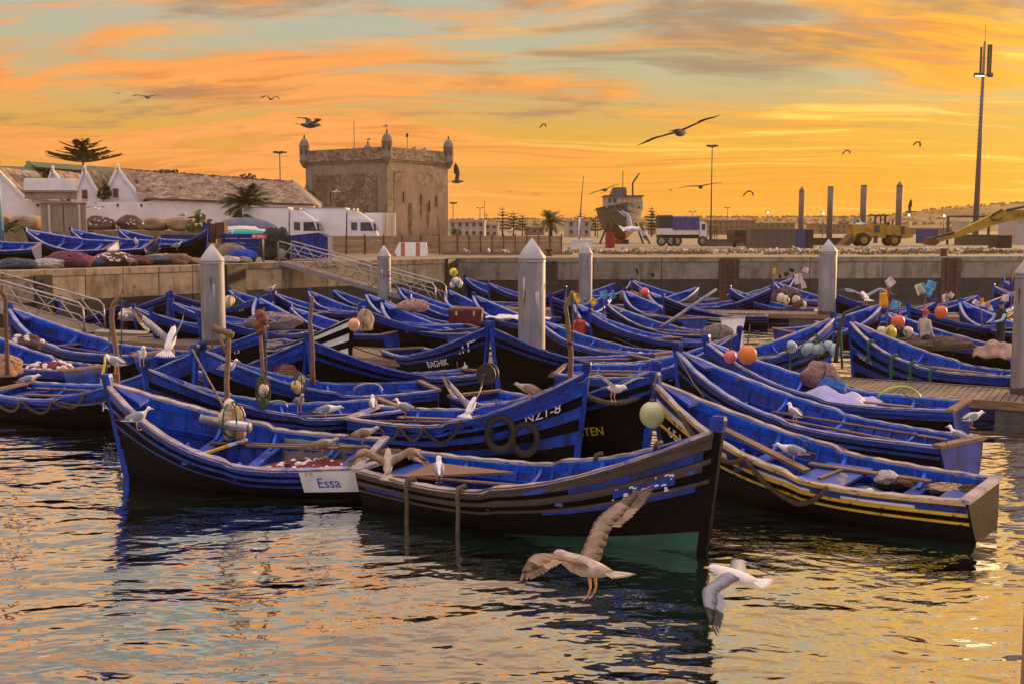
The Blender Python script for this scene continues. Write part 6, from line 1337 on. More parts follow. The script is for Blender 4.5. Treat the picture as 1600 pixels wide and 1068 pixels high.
# hoops
for px, py, Y, m_, lab, r_ in ((575, 607, 23.6, STEEL, 'pale curved hose loop in the square-sterned blue boat', .30), (430, 632, 21.0, STEEL, 'pale hoop in the low blue boat', .22), (1405, 618, 23.0, mat('lime hose', (.35, .55, .05), None, 3, .4), 'lime green hose arched in the boat at right', .45)):
    q = MB(); q.tube([at(px, py, Y) + Vector((r_ * math.cos(a), .1 * math.sin(a * 2), r_ * .55 * math.sin(a) - .05)) for a in [math.pi * k / 12 for k in range(13)]], .022, 6); tag(q.build('hose_loop', m_), lab, 'hose')
# flags on dan buoys
FC = {'white': mat('white flag', (.62, .52, .52), (.50, .42, .42), 4, .8), 'orange': mat('orange flag', (.72, .34, .02), None, 4, .8), 'blue': mat('light blue flag', (.10, .36, .60), (.07, .28, .5), 4, .8), 'cream': mat('cream flag', (.55, .52, .34), None, 4, .8), 'red': mat('rust flag', (.38, .09, .03), None, 4, .8), 'black': mat('black flag', (.012, .012, .012), None, 4, .8), 'navy': mat('navy flag', (.02, .02, .16), None, 4, .8), 'yellow': mat('yellow flag', (.70, .42, .02), None, 4, .8)}
def flags(px, pyb, Y, cloths, lab, top=None):
    t_ = thing('marker_flags', lab, 'flags', at(px, pyb, Y)); o_ = at(px, pyb, Y); sc_ = Y / 1750
    yt = min(c[1] for c in cloths) - 6 if top is None else top; q = MB(); q.tube([(0, 0, -.3), ((cloths[0][0] - px) * sc_ * .3, 0, (pyb - yt) * sc_ * .5), ((cloths[0][0] - px) * sc_ * .6, 0, (pyb - yt) * sc_)], [.025, .02, .012], 6); q.build('pole', WOOD, t_)
    for k, (cx, cy, w_, h_, rot, col) in enumerate(cloths):
        q = MB(); rg = []; n_ = 7; mid = Vector(((cx - px) * sc_, 0, (pyb - cy) * sc_)); ca_, sa_ = math.cos(rot), math.sin(rot)
        for i in range(n_):
            row = []
            for j in range(n_):
                u, v = i / (n_ - 1) - .5, j / (n_ - 1) - .5; yy = .06 * math.sin(u * 6 + k) + .05 * noise.noise((u * 3, v * 3, k + px)); u2 = u * w_ * sc_ * (1 - .25 * v); v2 = v * h_ * sc_
                row.append(mid + Vector((u2 * ca_ - v2 * sa_, yy - .02 * k, u2 * sa_ + v2 * ca_)))
            rg.append(row)
        q.loft(rg, cap=False, closed=False); f_ = q.build('cloth', FC[col], t_); sm_ = f_.modifiers.new('thickness', 'SOLIDIFY'); sm_.thickness = .008
flags(1386, 500, 38, [(1389, 441, 14, 14, .6, 'white'), (1386, 455, 8, 12, .2, 'red'), (1378, 468, 13, 22, .1, 'orange'), (1397, 476, 15, 13, -.4, 'blue')], 'marker pole with white, orange and blue flags')
flags(1441, 490, 40, [(1453, 446, 15, 14, -.3, 'blue'), (1447, 455, 16, 14, -.5, 'blue'), (1434, 452, 12, 16, .5, 'cream'), (1438, 447, 7, 10, 0, 'blue')], 'marker pole with pale blue and cream flags')
flags(1480, 490, 44, [(1475, 466, 10, 12, .3, 'white'), (1484, 461, 9, 8, -.6, 'white')], 'marker pole with two small pinkish flags')
flags(1248, 470, 48, [(1247, 436, 14, 16, .2, 'white'), (1257, 422, 9, 8, -.4, 'white'), (1254, 446, 8, 10, .2, 'white')], 'marker pole with tattered white sheets')
flags(1208, 460, 49, [(1209, 424, 5, 9, 0, 'yellow')], 'thin pole with a small yellow flag')
flags(1228, 465, 50, [(1228, 428, 7, 7, .5, 'black'), (1235, 422, 8, 5, -.4, 'black'), (1217, 432, 4, 6, .3, 'black')], 'poles with small black flags')
flags(1580, 470, 40, [(1581, 445, 9, 16, .1, 'navy')], 'pole with a navy pennant by the right edge', 424)
flags(1535, 495, 36, [(1524, 473, 10, 8, -.5, 'white'), (1532, 470, 5, 8, 0, 'orange'), (1541, 476, 5, 8, .3, 'orange'), (1545, 482, 6, 9, .2, 'white'), (1534, 476, 7, 7, -.3, 'white')], 'row of small white and orange paper flags')
flags(902, 500, 38, [(901, 466, 8, 16, .5, 'yellow')], 'yellow flag beside the bent timber pole')
flags(926, 490, 39, [(927, 472, 10, 12, .6, 'yellow'), (914, 470, 6, 8, 0, 'blue')], 'yellow flag at the foot of the far pile')
flags(943, 480, 42, [(943, 460, 12, 11, .2, 'blue'), (957, 462, 8, 10, .4, 'blue')], 'blue cloth scraps in the far bows')
flags(1000, 470, 52, [(995, 424, 4, 9, .3, 'black'), (1019, 430, 5, 6, .6, 'black')], 'poles with black pennants against the grey wall')
flags(1566, 492, 38, [(1570, 466, 11, 10, -.2, 'white')], 'pinkish paper flag over the boat lettered 40')
# oars, coils, crates and boards lying about in the boats
SHORT = {'A': 'open lower left boat', 'B': 'front boat', 'C': 'yellow banded boat', 'D': 'striped boat lettered NZ1-8', 'F': 'second blue boat at right', 'G': 'boat with the lilac sheet', 'H': 'low boat behind the lower left one', 'I': 'square-sterned boat with the brown sack', 'J': 'boat lettered AMIR', 'K': 'long boat left of the tallest pile', 'P10': 'boat with the orange buoy', 'Q': 'boat lettered Z-1313', 'a': 'boat below the left gangway', 'b': 'boat cut off by the left edge', 'e': 'boat with white nets left of the left pile', 'h': 'boat behind the left pile', 'i': 'boat right of the left pile', 't': 'boat with the mauve net', 'u2': 'boat by the gull-topped bow', 'w': 'white patched boat', 'x': 'boat with the pink sack', 'y': 'bright blue boat by the red chest', 'ab': 'boat along the pontoon at the tallest pile', 'ac': 'boat by the red jerrycan', 'ad': 'long boat right of the bent pole', 'af1': 'first of the three sterns', 'af2': 'second of the three sterns', 'af3': 'third of the three sterns', 'aj': 'flag-bearing far boat', 'B7': 'green roped boat pointing right', 'B8': 'boat with green roped fenders', 'B9': 'boat with yellow floats', 'n1': 'boat above the RAGHIK lettering'}
CRM = [mat('red fish crate', (.36, .05, .04), (.26, .04, .03), 4, .6), mat('white fish crate', (.55, .53, .52), (.42, .4, .39), 4, .6), mat('blue fish crate', (.03, .16, .42), (.02, .1, .3), 4, .6), mat('yellow fish crate', (.52, .36, .04), None, 4, .6)]
CRN = ['red', 'white', 'blue', 'yellow']
rb = random.Random(31)
for kk, (key, sh) in enumerate(SHORT.items()):
    for it in rb.sample(['oar', 'coil', 'crate', 'plank', 'net', 'oar'], 3 if key not in 'ABC' else 2):
        if it == 'oar':
            sd_ = rb.choice((-1, 1)); t_ = thing('oar', ('left' if sd_ > 0 else 'right') + '-hand wooden oar lying in the ' + sh, 'oar'); a, b = inboat(key, rb.uniform(.6, 1.0), sd_ * .45, .57), inboat(key, 3.7, sd_ * rb.uniform(.1, .4), .63)
            if any(o.get('label') == t_['label'] and o is not t_ for o in OARS): bpy.data.objects.remove(t_); continue
            OARS.append(t_); q = MB(); q.tube([a, b], .026, 6); q.build('shaft', WOOD, t_); q = MB(); dv = (b - a).normalized(); q.beam(a - dv * .5, a, .13, .022); q.build('blade', WOOD, t_)
        elif it == 'coil':
            t_ = thing('rope_coil', 'coil of ' + ('old' if kk % 2 else 'pale') + ' rope in the ' + sh, 'rope', inboat(key, rb.uniform(.7, 3.2), rb.uniform(-.35, .35), .10)); q = MB(); pts = [(math.cos(k * .6) * (.20 + .03 * math.sin(k * .37)), math.sin(k * .6) * (.20 + .03 * math.cos(k * .31)), .03 + .0045 * k) for k in range(52)]; q.tube(pts, .022, 5); q.build('coils', ROPE if kk % 2 else RIM, t_)
        elif it == 'crate':
            ci = rb.randrange(4); t_ = thing('fish_crate', CRN[ci] + ' plastic fish crate in the ' + sh, 'crate', inboat(key, rb.choice((.75, 1.75, 3.0)), rb.uniform(-.25, .25), .06), BOATS[key].rotation_euler.z + rb.uniform(-.5, .5))
            for x_, y_, sx_, sy_ in ((.26, 0, .02, .38), (-.26, 0, .02, .38), (0, .18, .54, .02), (0, -.18, .54, .02)):
                for z_ in (.05, .14, .23): q = MB(); q.box((x_, y_, z_), (sx_, sy_, .065)); q.build('slat', CRM[ci], t_)
            q = MB(); q.box((0, 0, .012), (.5, .35, .02)); q.build('bottom', CRM[ci], t_)
        elif it == 'plank':
            t_ = thing('loose_plank', 'bare plank across the ' + sh, 'plank'); y_ = rb.uniform(-.4, .4); q = MB(); q.beam(inboat(key, .9, y_, .565), inboat(key, 2.9, y_ * .6, .60), .15, .03); q.build('board', WOOD, t_)
        else:
            c_ = NETC[rb.randrange(len(NETC))]; bundle('net_heap', inboat(key, rb.uniform(1.2, 3.0), rb.uniform(-.15, .15), .05), (.55, .38, .24), c_, 'low net heap in the ' + sh, seed=kk * 1.7, tie=False, fl=(14, FLW, 1.2))
# mooring lines
def line(a, b, sag, lab, r_=.012, m_=ROPE):
    a, b = Vector(a), Vector(b); q = MB(); q.tube([a.lerp(b, k / 14) + Vector((0, 0, -sag * 4 * (k / 14) * (1 - k / 14))) for k in range(15)], r_, 5); tag(q.build('mooring_line', m_), lab, 'rope')
line(inboat('F', .0, .5, .7), at(1606, 705, 20), .35, 'mooring line running from a stern to the right edge'); line(inboat('G', .1, .6, .62), inboat('G', 1.4, -.7, .72), .1, 'line across the stern of the boat with the lilac sheet')
line(inboat('J', 2.4, -.8, .6), inboat('A', 5.4, 0, 1.5), .15, 'line from the lower left bow to the boat behind it'); line(at(1060, 556, 22.6), at(1100, 620, 20.5), .05, 'line down the bow of the second blue boat at right')
line(inboat('ad', 4.6, .4, 1.0), inboat('ac', .6, .2, .7), .1, 'line slanting across the boats right of the tall pile'); line(inboat('D', 5.5, 0, 1.35), inboat('E', 5.6, 0, 1.2), .25, 'frayed rope between the two lettered bows', .05)
line(inboat('K', 5.5, 0, 1.5), at(420, 540, 26), .1, 'line from the long boat to its neighbour'); line(inboat('s', 5.3, 0, .9), gp(745, 556, .5), .35, 'line from the black and white bow to the pontoon', .02)
line(inboat('I', 5.4, 0, 1.4), at(356, 575, 19), .1, 'thin line from a bow to the crossbar pole'); line(at(300, 545, 20), at(352, 640, 19), .0, 'thin stick leaning toward the crossbar pole', .018, WOOD)
line(gp(215, 527, .5), gp(300, 522, .5), .0, 'line lying along the left end of the pontoon', .02)

# ================================================================== GULLS AND PEOPLE
GW = mat('gull white', (.72, .68, .68), (.62, .58, .58), 12, .8, .003, 60); GG = mat('gull grey', (.24, .25, .30), (.19, .20, .245), 14, .8, .003, 60); GB = mat('gull black', (.02, .018, .018), None, 5, .7); GY = mat('gull bill', (.70, .38, .04), None, 5, .5); GL = mat('gull leg', (.60, .28, .12), None, 5, .6)
JB = mat('juvenile brown', (.17, .11, .075), (.27, .19, .14), 9, .85, .004, 50); JP = mat('juvenile pale', (.46, .38, .33), (.30, .22, .17), 18, .85, .004, 50); JD = mat('juvenile dark', (.07, .042, .03), (.12, .08, .055), 16, .85)
ADULT = [GW, GG, GB, GY, GL, GW]; JUV = [JP, JB, JD, GB, GL, JP]
def rings_from(spec, n=12, yaw=0):
    rg = []
    for k, (x, z, ry, rz) in enumerate(spec):
        rg.append([Vector((x, ry * math.cos(6.28318 * j / n), z + rz * math.sin(6.28318 * j / n))) for j in range(n)])
    return rg
def gull_stand(name, mats, head='up'):
    q = MB(); dz = {'up': 0, 'low': -.06, 'down': -.10}[head]; dx_ = {'up': 0, 'low': .06, 'down': .10}[head]
    q.mi = 0; q.loft(rings_from([(-.30, .185, .035, .008), (-.22, .195, .05, .028), (-.12, .215, .075, .062), (-.02, .232, .09, .086), (.07, .25, .086, .086), (.125 + dx_ * .3, .285 + dz * .3, .06, .066), (.15 + dx_ * .7, .33 + dz * .7, .043, .047), (.165 + dx_, .37 + dz, .044, .046), (.19 + dx_, .387 + dz, .044, .042), (.215 + dx_, .383 + dz, .033, .030), (.235 + dx_, .376 + dz, .016, .015)]))
    q.mi = 3; q.loft(rings_from([(.228 + dx_, .376 + dz, .014, .014), (.265 + dx_, .372 + dz, .009, .012), (.285 + dx_, .362 + dz, .003, .004)], 6))
    q.mi = 2
    for s_ in (-1, 1): q.ell((.212 + dx_, s_ * .032, .388 + dz), (.007, .005, .007), 6, 5)
    for s_ in (-1, 1):
        q.mi = 1; rg = []
        for x, z, w_, h_ in ((.10, .262, .012, .03), (.06, .262, .03, .07), (-.02, .25, .036, .082), (-.12, .235, .03, .062), (-.22, .215, .02, .032)): rg.append([Vector((x, s_ * (.062 if x > -.1 else .045) + s_ * w_ * math.cos(a), z + h_ * math.sin(a))) for a in [6.283 * k / 8 for k in range(8)]])
        q.loft(rg); q.mi = 2; q.loft([[Vector((x, s_ * y + s_ * .012 * math.cos(a), z + h_ * math.sin(a))) for a in [6.283 * k / 6 for k in range(6)]] for x, y, z, h_ in ((-.20, .04, .215, .026), (-.30, .022, .20, .016), (-.39, .006, .198, .004))])
        q.mi = 4; q.tube([(-.01, s_ * .035, .17), (-.025, s_ * .035, .09), (-.01, s_ * .035, .005)], [.013, .007, .008], 6)
        q.add([(-.02, s_ * .035, .004), (.055, s_ * .035 - .03, .004), (.065, s_ * .035, .008), (.055, s_ * .035 + .03, .004)], [(0, 1, 2, 3)]); q.add([(-.02, s_ * .035, .0), (.055, s_ * .035 - .03, .0), (.065, s_ * .035, .002), (.055, s_ * .035 + .03, .0)], [(3, 2, 1, 0)])
    return q.mesh(name, mats)
def gull_fly(name, mats, a1, a2, sweep=.12, legs=False, asym=None, tailw=.10, bend=.0):
    q = MB(); q.mi = 0
    q.loft(rings_from([(-.20, .01, .035, .022), (-.12, .0, .06, .048), (0, -.005, .078, .068), (.10, 0, .07, .064), (.17, .01, .05, .048), (.215, .02, .042, .042), (.25, .02, .036, .034), (.275, .014, .016, .016)]))
    q.mi = 3; q.loft(rings_from([(.268, .012, .014, .013), (.305, .008, .008, .010), (.325, -.002, .003, .004)], 6))
    q.mi = 2
    for s_ in (-1, 1): q.ell((.258, s_ * .030, .026), (.007, .006, .007), 6, 5)
    # tail fan of feathers
    q.mi = 5
    for k in range(9):
        f_ = (k - 4) / 4; y1 = f_ * tailw; q.add([(-.15, f_ * .02, .012), (-.27, y1 * .75 - .018, .010 + .002 * k), (-.345 + .02 * abs(f_), y1, .008 + .002 * k), (-.27, y1 * .75 + .018, .010 + .002 * k)], [(0, 1, 2, 3)])
    for s_ in (-1, 1):
        b1, b2 = (a1, a2) if asym is None or s_ == 1 else asym
        secs = []; p = Vector((.06, s_ * .05, .03)); L1, L2 = .30, .36
        for k in range(13):
            f_ = k / 12
            if f_ <= .42: g = f_ / .42; ang = R(b1); pos = Vector((.06 + sweep * .55 * g, s_ * (.05 + L1 * g * math.cos(ang)), .03 + L1 * g * math.sin(ang))); ch = .155 - .02 * g
            else:
                g = (f_ - .42) / .58; w0 = Vector((.06 + sweep * .55, s_ * (.05 + L1 * math.cos(R(b1))), .03 + L1 * math.sin(R(b1)))); ang = R(b1 + (b2 - b1) * min(1, g * 2.2)); ang2 = R(b2); mid_ = R((b1 + b2) / 2)
                pos = w0 + Vector((-sweep * 1.25 * g ** 1.3 + .01 * g, s_ * L2 * g * math.cos(R(b1 * (1 - min(1, g * 1.5)) + b2 * min(1, g * 1.5))), L2 * g * math.sin(R(b1 * (1 - min(1, g * 1.5)) + b2 * min(1, g * 1.5))))); ch = .135 * (1 - g ** 2.2) + .012
            sc_ = .10 * math.sin(f_ * 40) * .06; th_ = .012 * (1 - f_) + .003
            secs.append([pos + Vector((.25 * ch, 0, 0)), pos + Vector((-.1 * ch, 0, th_ + .008)), pos + Vector((-(.80 + sc_) * ch - .012 * (k % 2), 0, -.004)), pos + Vector((-.1 * ch, 0, -th_))])
        for i in range(12):
            b = len(q.v); q.v += [tuple(x) for x in secs[i]] + [tuple(x) for x in secs[i + 1]]
            for j in range(4):
                k2 = (j + 1) % 4; top = j in (0, 1); q.sm = True; q.face((b + j, b + k2, b + 4 + k2, b + 4 + j) if s_ < 0 else (b + j, b + 4 + j, b + 4 + k2, b + k2), 2 if i >= 9 else (1 if top else 5)); q.sm = False
        q.mi = 2                                                   # primaries
        for k in range(13):
            k = k * .54; i = 5.5 + k * 6 / 6.1; i0 = min(11, int(i)); pos = secs[i0][2].lerp(secs[min(12, i0 + 1)][2], i - i0); od = (secs[12][0] - secs[6][0]).normalized(); dv = (Vector((-1, 0, 0)) * (1 - k / 8) + od * (.25 + k / 7)).normalized(); ln = .062 + .012 * k; sv = (od - dv * od.dot(dv)).normalized() * .017 if abs(od.dot(dv)) < .97 else Vector((.012, 0, 0))
            q.mi = 2 if k > 3 else 1; q.add([pos - dv * .02 - sv, pos + dv * ln * .7 - sv, pos + dv * ln, pos + dv * ln * .7 + sv, pos - dv * .02 + sv], [(0, 1, 2, 3, 4)])
        if legs:
            q.mi = 4; q.tube([(-.06, s_ * .03, -.05), (-.08, s_ * .032, -.12), (-.07, s_ * .034, -.17)], [.014, .009, .008], 6); q.add([(-.07, s_ * .034, -.165), (-.04, s_ * .034 - .025, -.215), (-.03, s_ * .034, -.225), (-.04, s_ * .034 + .025, -.215)], [(0, 1, 2, 3)])
    return q.mesh(name, mats)
GM = {'up': gull_stand('gull_body', ADULT, 'up'), 'low': gull_stand('gull_body', ADULT, 'low'), 'down': gull_stand('gull_body', ADULT, 'down'), 'jup': gull_stand('gull_body', JUV, 'up'), 'jlow': gull_stand('gull_body', JUV, 'low'),
      'glide': gull_fly('gull_body', ADULT, 14, -8), 'flat': gull_fly('gull_body', ADULT, 6, -4, .10), 'arch': gull_fly('gull_body', ADULT, 28, -22), 'V': gull_fly('gull_body', ADULT, 58, 66, .04, True, None, .15), 'high': gull_fly('gull_body', ADULT, 68, 80, .06), 'down_': gull_fly('gull_body', ADULT, -22, -46, .10), 'bank': gull_fly('gull_body', ADULT, 20, 6, .16, False, None, .12),
      'jfly': gull_fly('gull_body', JUV, 14, -4, .10, True, (44, 38), .14), 'jopen': gull_fly('gull_body', JUV, 40, -35, .02, False, None, .12), 'wfly': gull_fly('gull_body', ADULT, -12, -26, .16, False, (-8, -30), .14), 'land': gull_fly('gull_body', ADULT, 24, 8, .02, True, (30, -14), .13)}
BACKLIT = [mat('backlit plumage', (.13, .10, .085), (.09, .07, .06), 12, .9), mat('backlit wing', (.06, .048, .042), (.045, .036, .032), 12, .9), GB, GB, GL, mat('backlit underwing', (.10, .078, .066), None, 12, .9)]  # backlit silhouettes: darkness against the bright sky put into the plumage colour
for k_, a_ in (('dglide', (14, -8)), ('dflat', (6, -4, .10)), ('darch', (28, -22)), ('dhigh', (68, 80, .06)), ('ddown_', (-22, -46, .10)), ('dbank', (20, 6, .16, False, None, .12))): GM[k_] = gull_fly('gull_body', BACKLIT, *a_)
def gull(pose, loc, yaw, lab, sc_=1.0, pitch=0.0, roll=0.0, group=None):
    o = link('gull', GM[pose]); o.rotation_mode = 'XYZ'; o.location = loc; o.scale = (sc_,) * 3
    o.rotation_euler = (Matrix.Rotation(R(yaw), 3, 'Z') @ Matrix.Rotation(R(-pitch), 3, 'Y') @ Matrix.Rotation(R(roll), 3, 'X')).to_euler()
    return tag(o, lab, 'gull', group)
# in the air: pose, px, py, distance, yaw (0 = to the right, 90 = away), label, pitch, roll
for pose, px, py, Y, yaw, lab, pi_, ro in (
    ('jfly', 915, 884, 7.4, 140, 'large brown young gull flying low over the water in front', 4, 4), ('wfly', 1150, 900, 10.2, 148, 'white gull with grey wing and black wingtip low over the water in front', 6, -6),
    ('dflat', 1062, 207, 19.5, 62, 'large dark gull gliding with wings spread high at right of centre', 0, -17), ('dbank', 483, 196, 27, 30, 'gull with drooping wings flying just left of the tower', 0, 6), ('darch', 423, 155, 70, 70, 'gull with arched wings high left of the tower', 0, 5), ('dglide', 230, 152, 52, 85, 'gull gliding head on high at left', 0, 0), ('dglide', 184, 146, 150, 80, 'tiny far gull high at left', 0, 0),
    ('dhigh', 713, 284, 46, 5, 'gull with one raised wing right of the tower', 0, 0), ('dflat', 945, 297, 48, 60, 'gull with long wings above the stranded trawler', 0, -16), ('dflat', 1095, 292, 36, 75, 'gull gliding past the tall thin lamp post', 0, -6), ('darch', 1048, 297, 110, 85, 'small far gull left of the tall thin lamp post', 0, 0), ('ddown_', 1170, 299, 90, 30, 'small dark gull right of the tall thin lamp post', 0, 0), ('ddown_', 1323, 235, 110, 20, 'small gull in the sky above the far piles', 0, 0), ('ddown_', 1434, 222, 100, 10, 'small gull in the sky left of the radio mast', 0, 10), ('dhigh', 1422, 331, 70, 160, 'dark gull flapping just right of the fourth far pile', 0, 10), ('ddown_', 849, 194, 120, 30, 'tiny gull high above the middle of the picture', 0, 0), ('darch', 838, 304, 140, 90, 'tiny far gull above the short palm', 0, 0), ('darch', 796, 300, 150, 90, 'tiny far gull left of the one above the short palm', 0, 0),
    ('bank', 985, 358, 27, 35, 'pale winged gull crossing in front of the stranded trawler', 0, 34), ('land', 1352, 464, 28, 92, 'white gull with spread wings flying over the far boats at right', 18, 0), ('V', 266, 533, 16.5, 88, 'white gull with raised wings and fanned tail over the left pontoon', 42, 0), ('land', 962, 606, 18.3, -60, 'gull with spread wings landing on the dark lettered bow', 6, -6), ('V', 735, 636, 19.8, 70, 'white gull with raised wings alighting on the striped boat', 30, 0), ('jopen', 606, 724, 16.2, 95, 'brown young gull with half-open wings at the stern of the front boat', 40, 0), ('glide', 150, 326, 60, 60, 'grey gull gliding before the white wall at left', 0, 0), ('glide', 525, 300, 80, 20, 'white gull gliding in front of the tower', 0, 10), ('flat', 40, 270, 70, 40, 'pale gull gliding before the green roof at left', 0, 14), ('bank', 1345, 350, 60, 20, 'white gull flying before the loader cab', 0, 20)):
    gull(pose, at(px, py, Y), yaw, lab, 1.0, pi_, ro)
# perched among the boats: pose, px, py of the feet, distance, yaw, label
for pose, px, py, Y, yaw, lab in (('up', 216, 671, 17.6, 20, 'gull standing on the near rim of the lower left boat'), ('up', 222, 571, 20.0, -60, 'gull standing tall on a bow at left, facing the camera'), ('low', 182, 583, 18.9, 150, 'grey backed gull perched beside the lower left bow'), ('low', 44, 606, 25.2, 30, 'gull standing on the stern at the left edge'), ('down', 510, 656, 20.6, 0, 'gull walking along the low blue boat with its head down'), ('up', 583, 647, 21.5, 100, 'gull standing on the low boat, seen from behind'), ('up', 632, 652, 21.0, 160, 'grey winged gull on the stern of the striped boat'), ('jlow', 568, 696, 18.2, 20, 'brown young gull standing beside the red net'), ('jlow', 505, 713, 18.0, 10, 'brown young gull on the red net heap'), ('up', 686, 754, 16.0, 95, 'gull standing on the near rim of the front boat'), ('jlow', 826, 625, 19.5, 165, 'brown young gull on the rim of the striped boat'), ('up', 1241, 662, 19.5, 110, 'gull resting on the second blue boat at right'), ('low', 1238, 724, 16.7, 165, 'grey gull on the rim of the yellow banded boat'), ('up', 1497, 698, 19.0, 130, 'gull near the stern of the second blue boat at right'), ('low', 1518, 668, 20.5, 20, 'gull on the stern corner of the boat with the lilac sheet'), ('up', 423, 460, 43, 20, 'gull perched on a far bow against the ochre wall'), ('up', 358, 590, 21.0, -20, 'gull sitting behind the crossbar pole'), ('jup', 468, 643, 20.9, -60, 'small brown gull in the low blue boat')):
    gull(pose, at(px, py, Y), yaw, lab, .88)
# standing along the far quay
for i in range(46):
    px = 640 + i * 21.2 + rnd.uniform(-8, 8); Y = rnd.choice((70.5, 71.5, 73, 76, 80)) + (px - 640) * .004
    if 1090 < px < 1100: continue
    gull(rnd.choice(('up', 'up', 'up', 'low', 'down')), (X_at(px, Y), Y, G0), rnd.uniform(0, 360), 'gull standing on the sandy far quay', 1.15, group='gulls standing on the far quay')
for px, py, Y, yaw, lab in ((68, 318.5, 88.2, 150, 'grey gull on the white wall above the notice board, left one'), (97, 318.5, 88.2, 150, 'grey gull on the white wall above the notice board, right one'), (287, 342, 75.6, 30, 'grey gull standing on a stone block before the white wall'), (360, 372, 64.6, 0, 'white gull on top of the blue hut wall'), (798, 368, 74.9, 60, 'white gull on the tan fence'), (553, 335, 84.5, 90, 'white gull on the roof of the truck by the tower'), (213, 386, 58.0, -80, 'white gull among the nets left of the seated man'), (277, 391, 58.5, 10, 'white gull among the nets right of the seated man'), (203, 415.5, 50.3, 175, 'gull standing on the quay edge in front of the red net'), (604, 201, 103.3, 20, 'gull on the finial of the nearest tower turret'), (577, 221.5, 112.5, 20, 'gull on the finial of the hidden rear turret'), (648, 235.5, 106, 0, 'gull on the right parapet of the tower, left one'), (664, 237, 107.5, 0, 'gull on the right parapet of the tower, right one'), (627, 395, 72.5, 20, 'gull standing just left of the striped barrier')):
    gull('up', at(px, py, Y), yaw, lab, 1.1)

def person(name, lab, loc, rz, joints, bones, radii, colours, extra=None, sc_=1.0):
    """one skinned body; faces take the colour of the nearest bone"""
    t_ = thing(name, lab, 'person', loc, rz, None, (sc_,) * 3)
    names = list(joints); me = bpy.data.meshes.new('body'); me.from_pydata([joints[n_] for n_ in names], [(names.index(a), names.index(b)) for a, b in bones], [])
    tmp = bpy.data.objects.new('body_tmp', me); COL.objects.link(tmp); md = tmp.modifiers.new('skin', 'SKIN'); md.use_smooth_shade = True; sb = tmp.modifiers.new('sub', 'SUBSURF'); sb.levels = 2; sb.render_levels = 2
    for i, n_ in enumerate(names): v = me.skin_vertices[0].data[i]; r_ = radii[n_]; v.radius = r_ if isinstance(r_, tuple) else (r_, r_); v.use_root = n_ == 'pelvis'
    bpy.context.view_layer.update(); dg = bpy.context.evaluated_depsgraph_get(); m2 = bpy.data.meshes.new_from_object(tmp.evaluated_get(dg)); bpy.data.objects.remove(tmp)
    m2.materials.clear(); ml = []
    for a, b in bones:
        m_ = colours.get((a, b), colours['*'])
        if m_ not in ml: ml.append(m_)
    for m_ in ml: m2.materials.append(m_)
    for p in m2.polygons:
        best = None
        for a, b in bones:
            A0, B0 = Vector(joints[a]), Vector(joints[b]); ab = B0 - A0; k = max(0, min(1, (p.center - A0).dot(ab) / max(ab.length_squared, 1e-9))); d_ = (A0 + ab * k - p.center).length / (.5 * sum((radii[x] if not isinstance(radii[x], tuple) else radii[x][0]) for x in (a, b)))
            if best is None or d_ < best[0]: best = (d_, (a, b))
        p.material_index = ml.index(colours.get(best[1], colours['*'])); p.use_smooth = True
    link('body', m2, t_)
    if extra: extra(t_, joints)
    return t_
SKIN = mat('skin', (.30, .15, .09), (.24, .12, .075), 8, .6); HAIR = mat('black hair', (.012, .010, .009), None, 8, .7); GREY = mat('grey shirt', (.42, .40, .40), (.34, .32, .33), 8, .85); BLKV = mat('black vest', (.014, .013, .015), None, 5, .85); SKY_ = mat('pale blue sleeve', (.30, .42, .58), None, 5, .85); TROU = mat('dark trousers', (.02, .02, .03), (.03, .03, .04), 5, .85); NAVY = mat('dark blue jacket', (.014, .016, .035), (.02, .022, .045), 5, .85); CAPM = mat('red cap', (.42, .05, .05), None, 5, .8)
def head_bits(hair_m, cap=False):
    def f(t_, J):
        h = Vector(J['head']); q = MB(); q.ell(h + Vector((-.015, 0, .045)), (.105, .088, .085), 16, 12, .06, 3)
        q.v = [(x, y, max(z, h.z + .015 - .05 * (x < h.x - .02))) for x, y, z in q.v]; q.build('cap' if cap else 'hair', hair_m, t_)
        if cap: q = MB(); q.prism([h + Vector((.06, -.07, .04)), h + Vector((.17, -.04, .03)), h + Vector((.17, .04, .03)), h + Vector((.06, .07, .04))], (0, 0, .012)); q.build('cap_peak', hair_m, t_)
        q = MB(); q.ell(h + Vector((.10, 0, -.015)), (.018, .014, .024), 8, 6); q.build('nose', SKIN, t_)
        for s_ in (-1, 1): q = MB(); q.ell(h + Vector((.088, s_ * .032, .008)), (.008, .012, .007), 8, 6); q.build('eye', HAIR, t_); q = MB(); q.ell(h + Vector((0, s_ * .088, -.01)), (.02, .01, .032), 8, 6); q.build('ear', SKIN, t_)
        q = MB(); q.ell(h + Vector((.088, 0, -.055)), (.008, .026, .007), 8, 6); q.build('mouth', RUSTY, t_)
    return f
def fingers(J, B, Rr, C, side, hand, m_=None):
    h = Vector(J[hand]); e = Vector(J[hand.replace('hand', 'elbow')]); dv = (h - e).normalized(); sv = dv.cross(Vector((0, 0, 1))).normalized() if abs(dv.z) < .95 else Vector((1, 0, 0))
    for k in range(5):
        off = sv * (.036 - .018 * k) if k < 4 else sv * .05; ln = (.062, .075, .070, .055, .045)[k]; a, b = hand + 'f%da' % k, hand + 'f%db' % k
        J[a] = tuple(h + dv * (.055 if k < 4 else .01) + off); J[b] = tuple(h + dv * ((.055 if k < 4 else .02) + ln) + off * (1 if k < 4 else 1.25) + Vector((.012, 0, -.01))); B += [(hand, a), (a, b)]; Rr[a] = .0105; Rr[b] = .008; C[(hand, a)] = SKIN; C[(a, b)] = SKIN
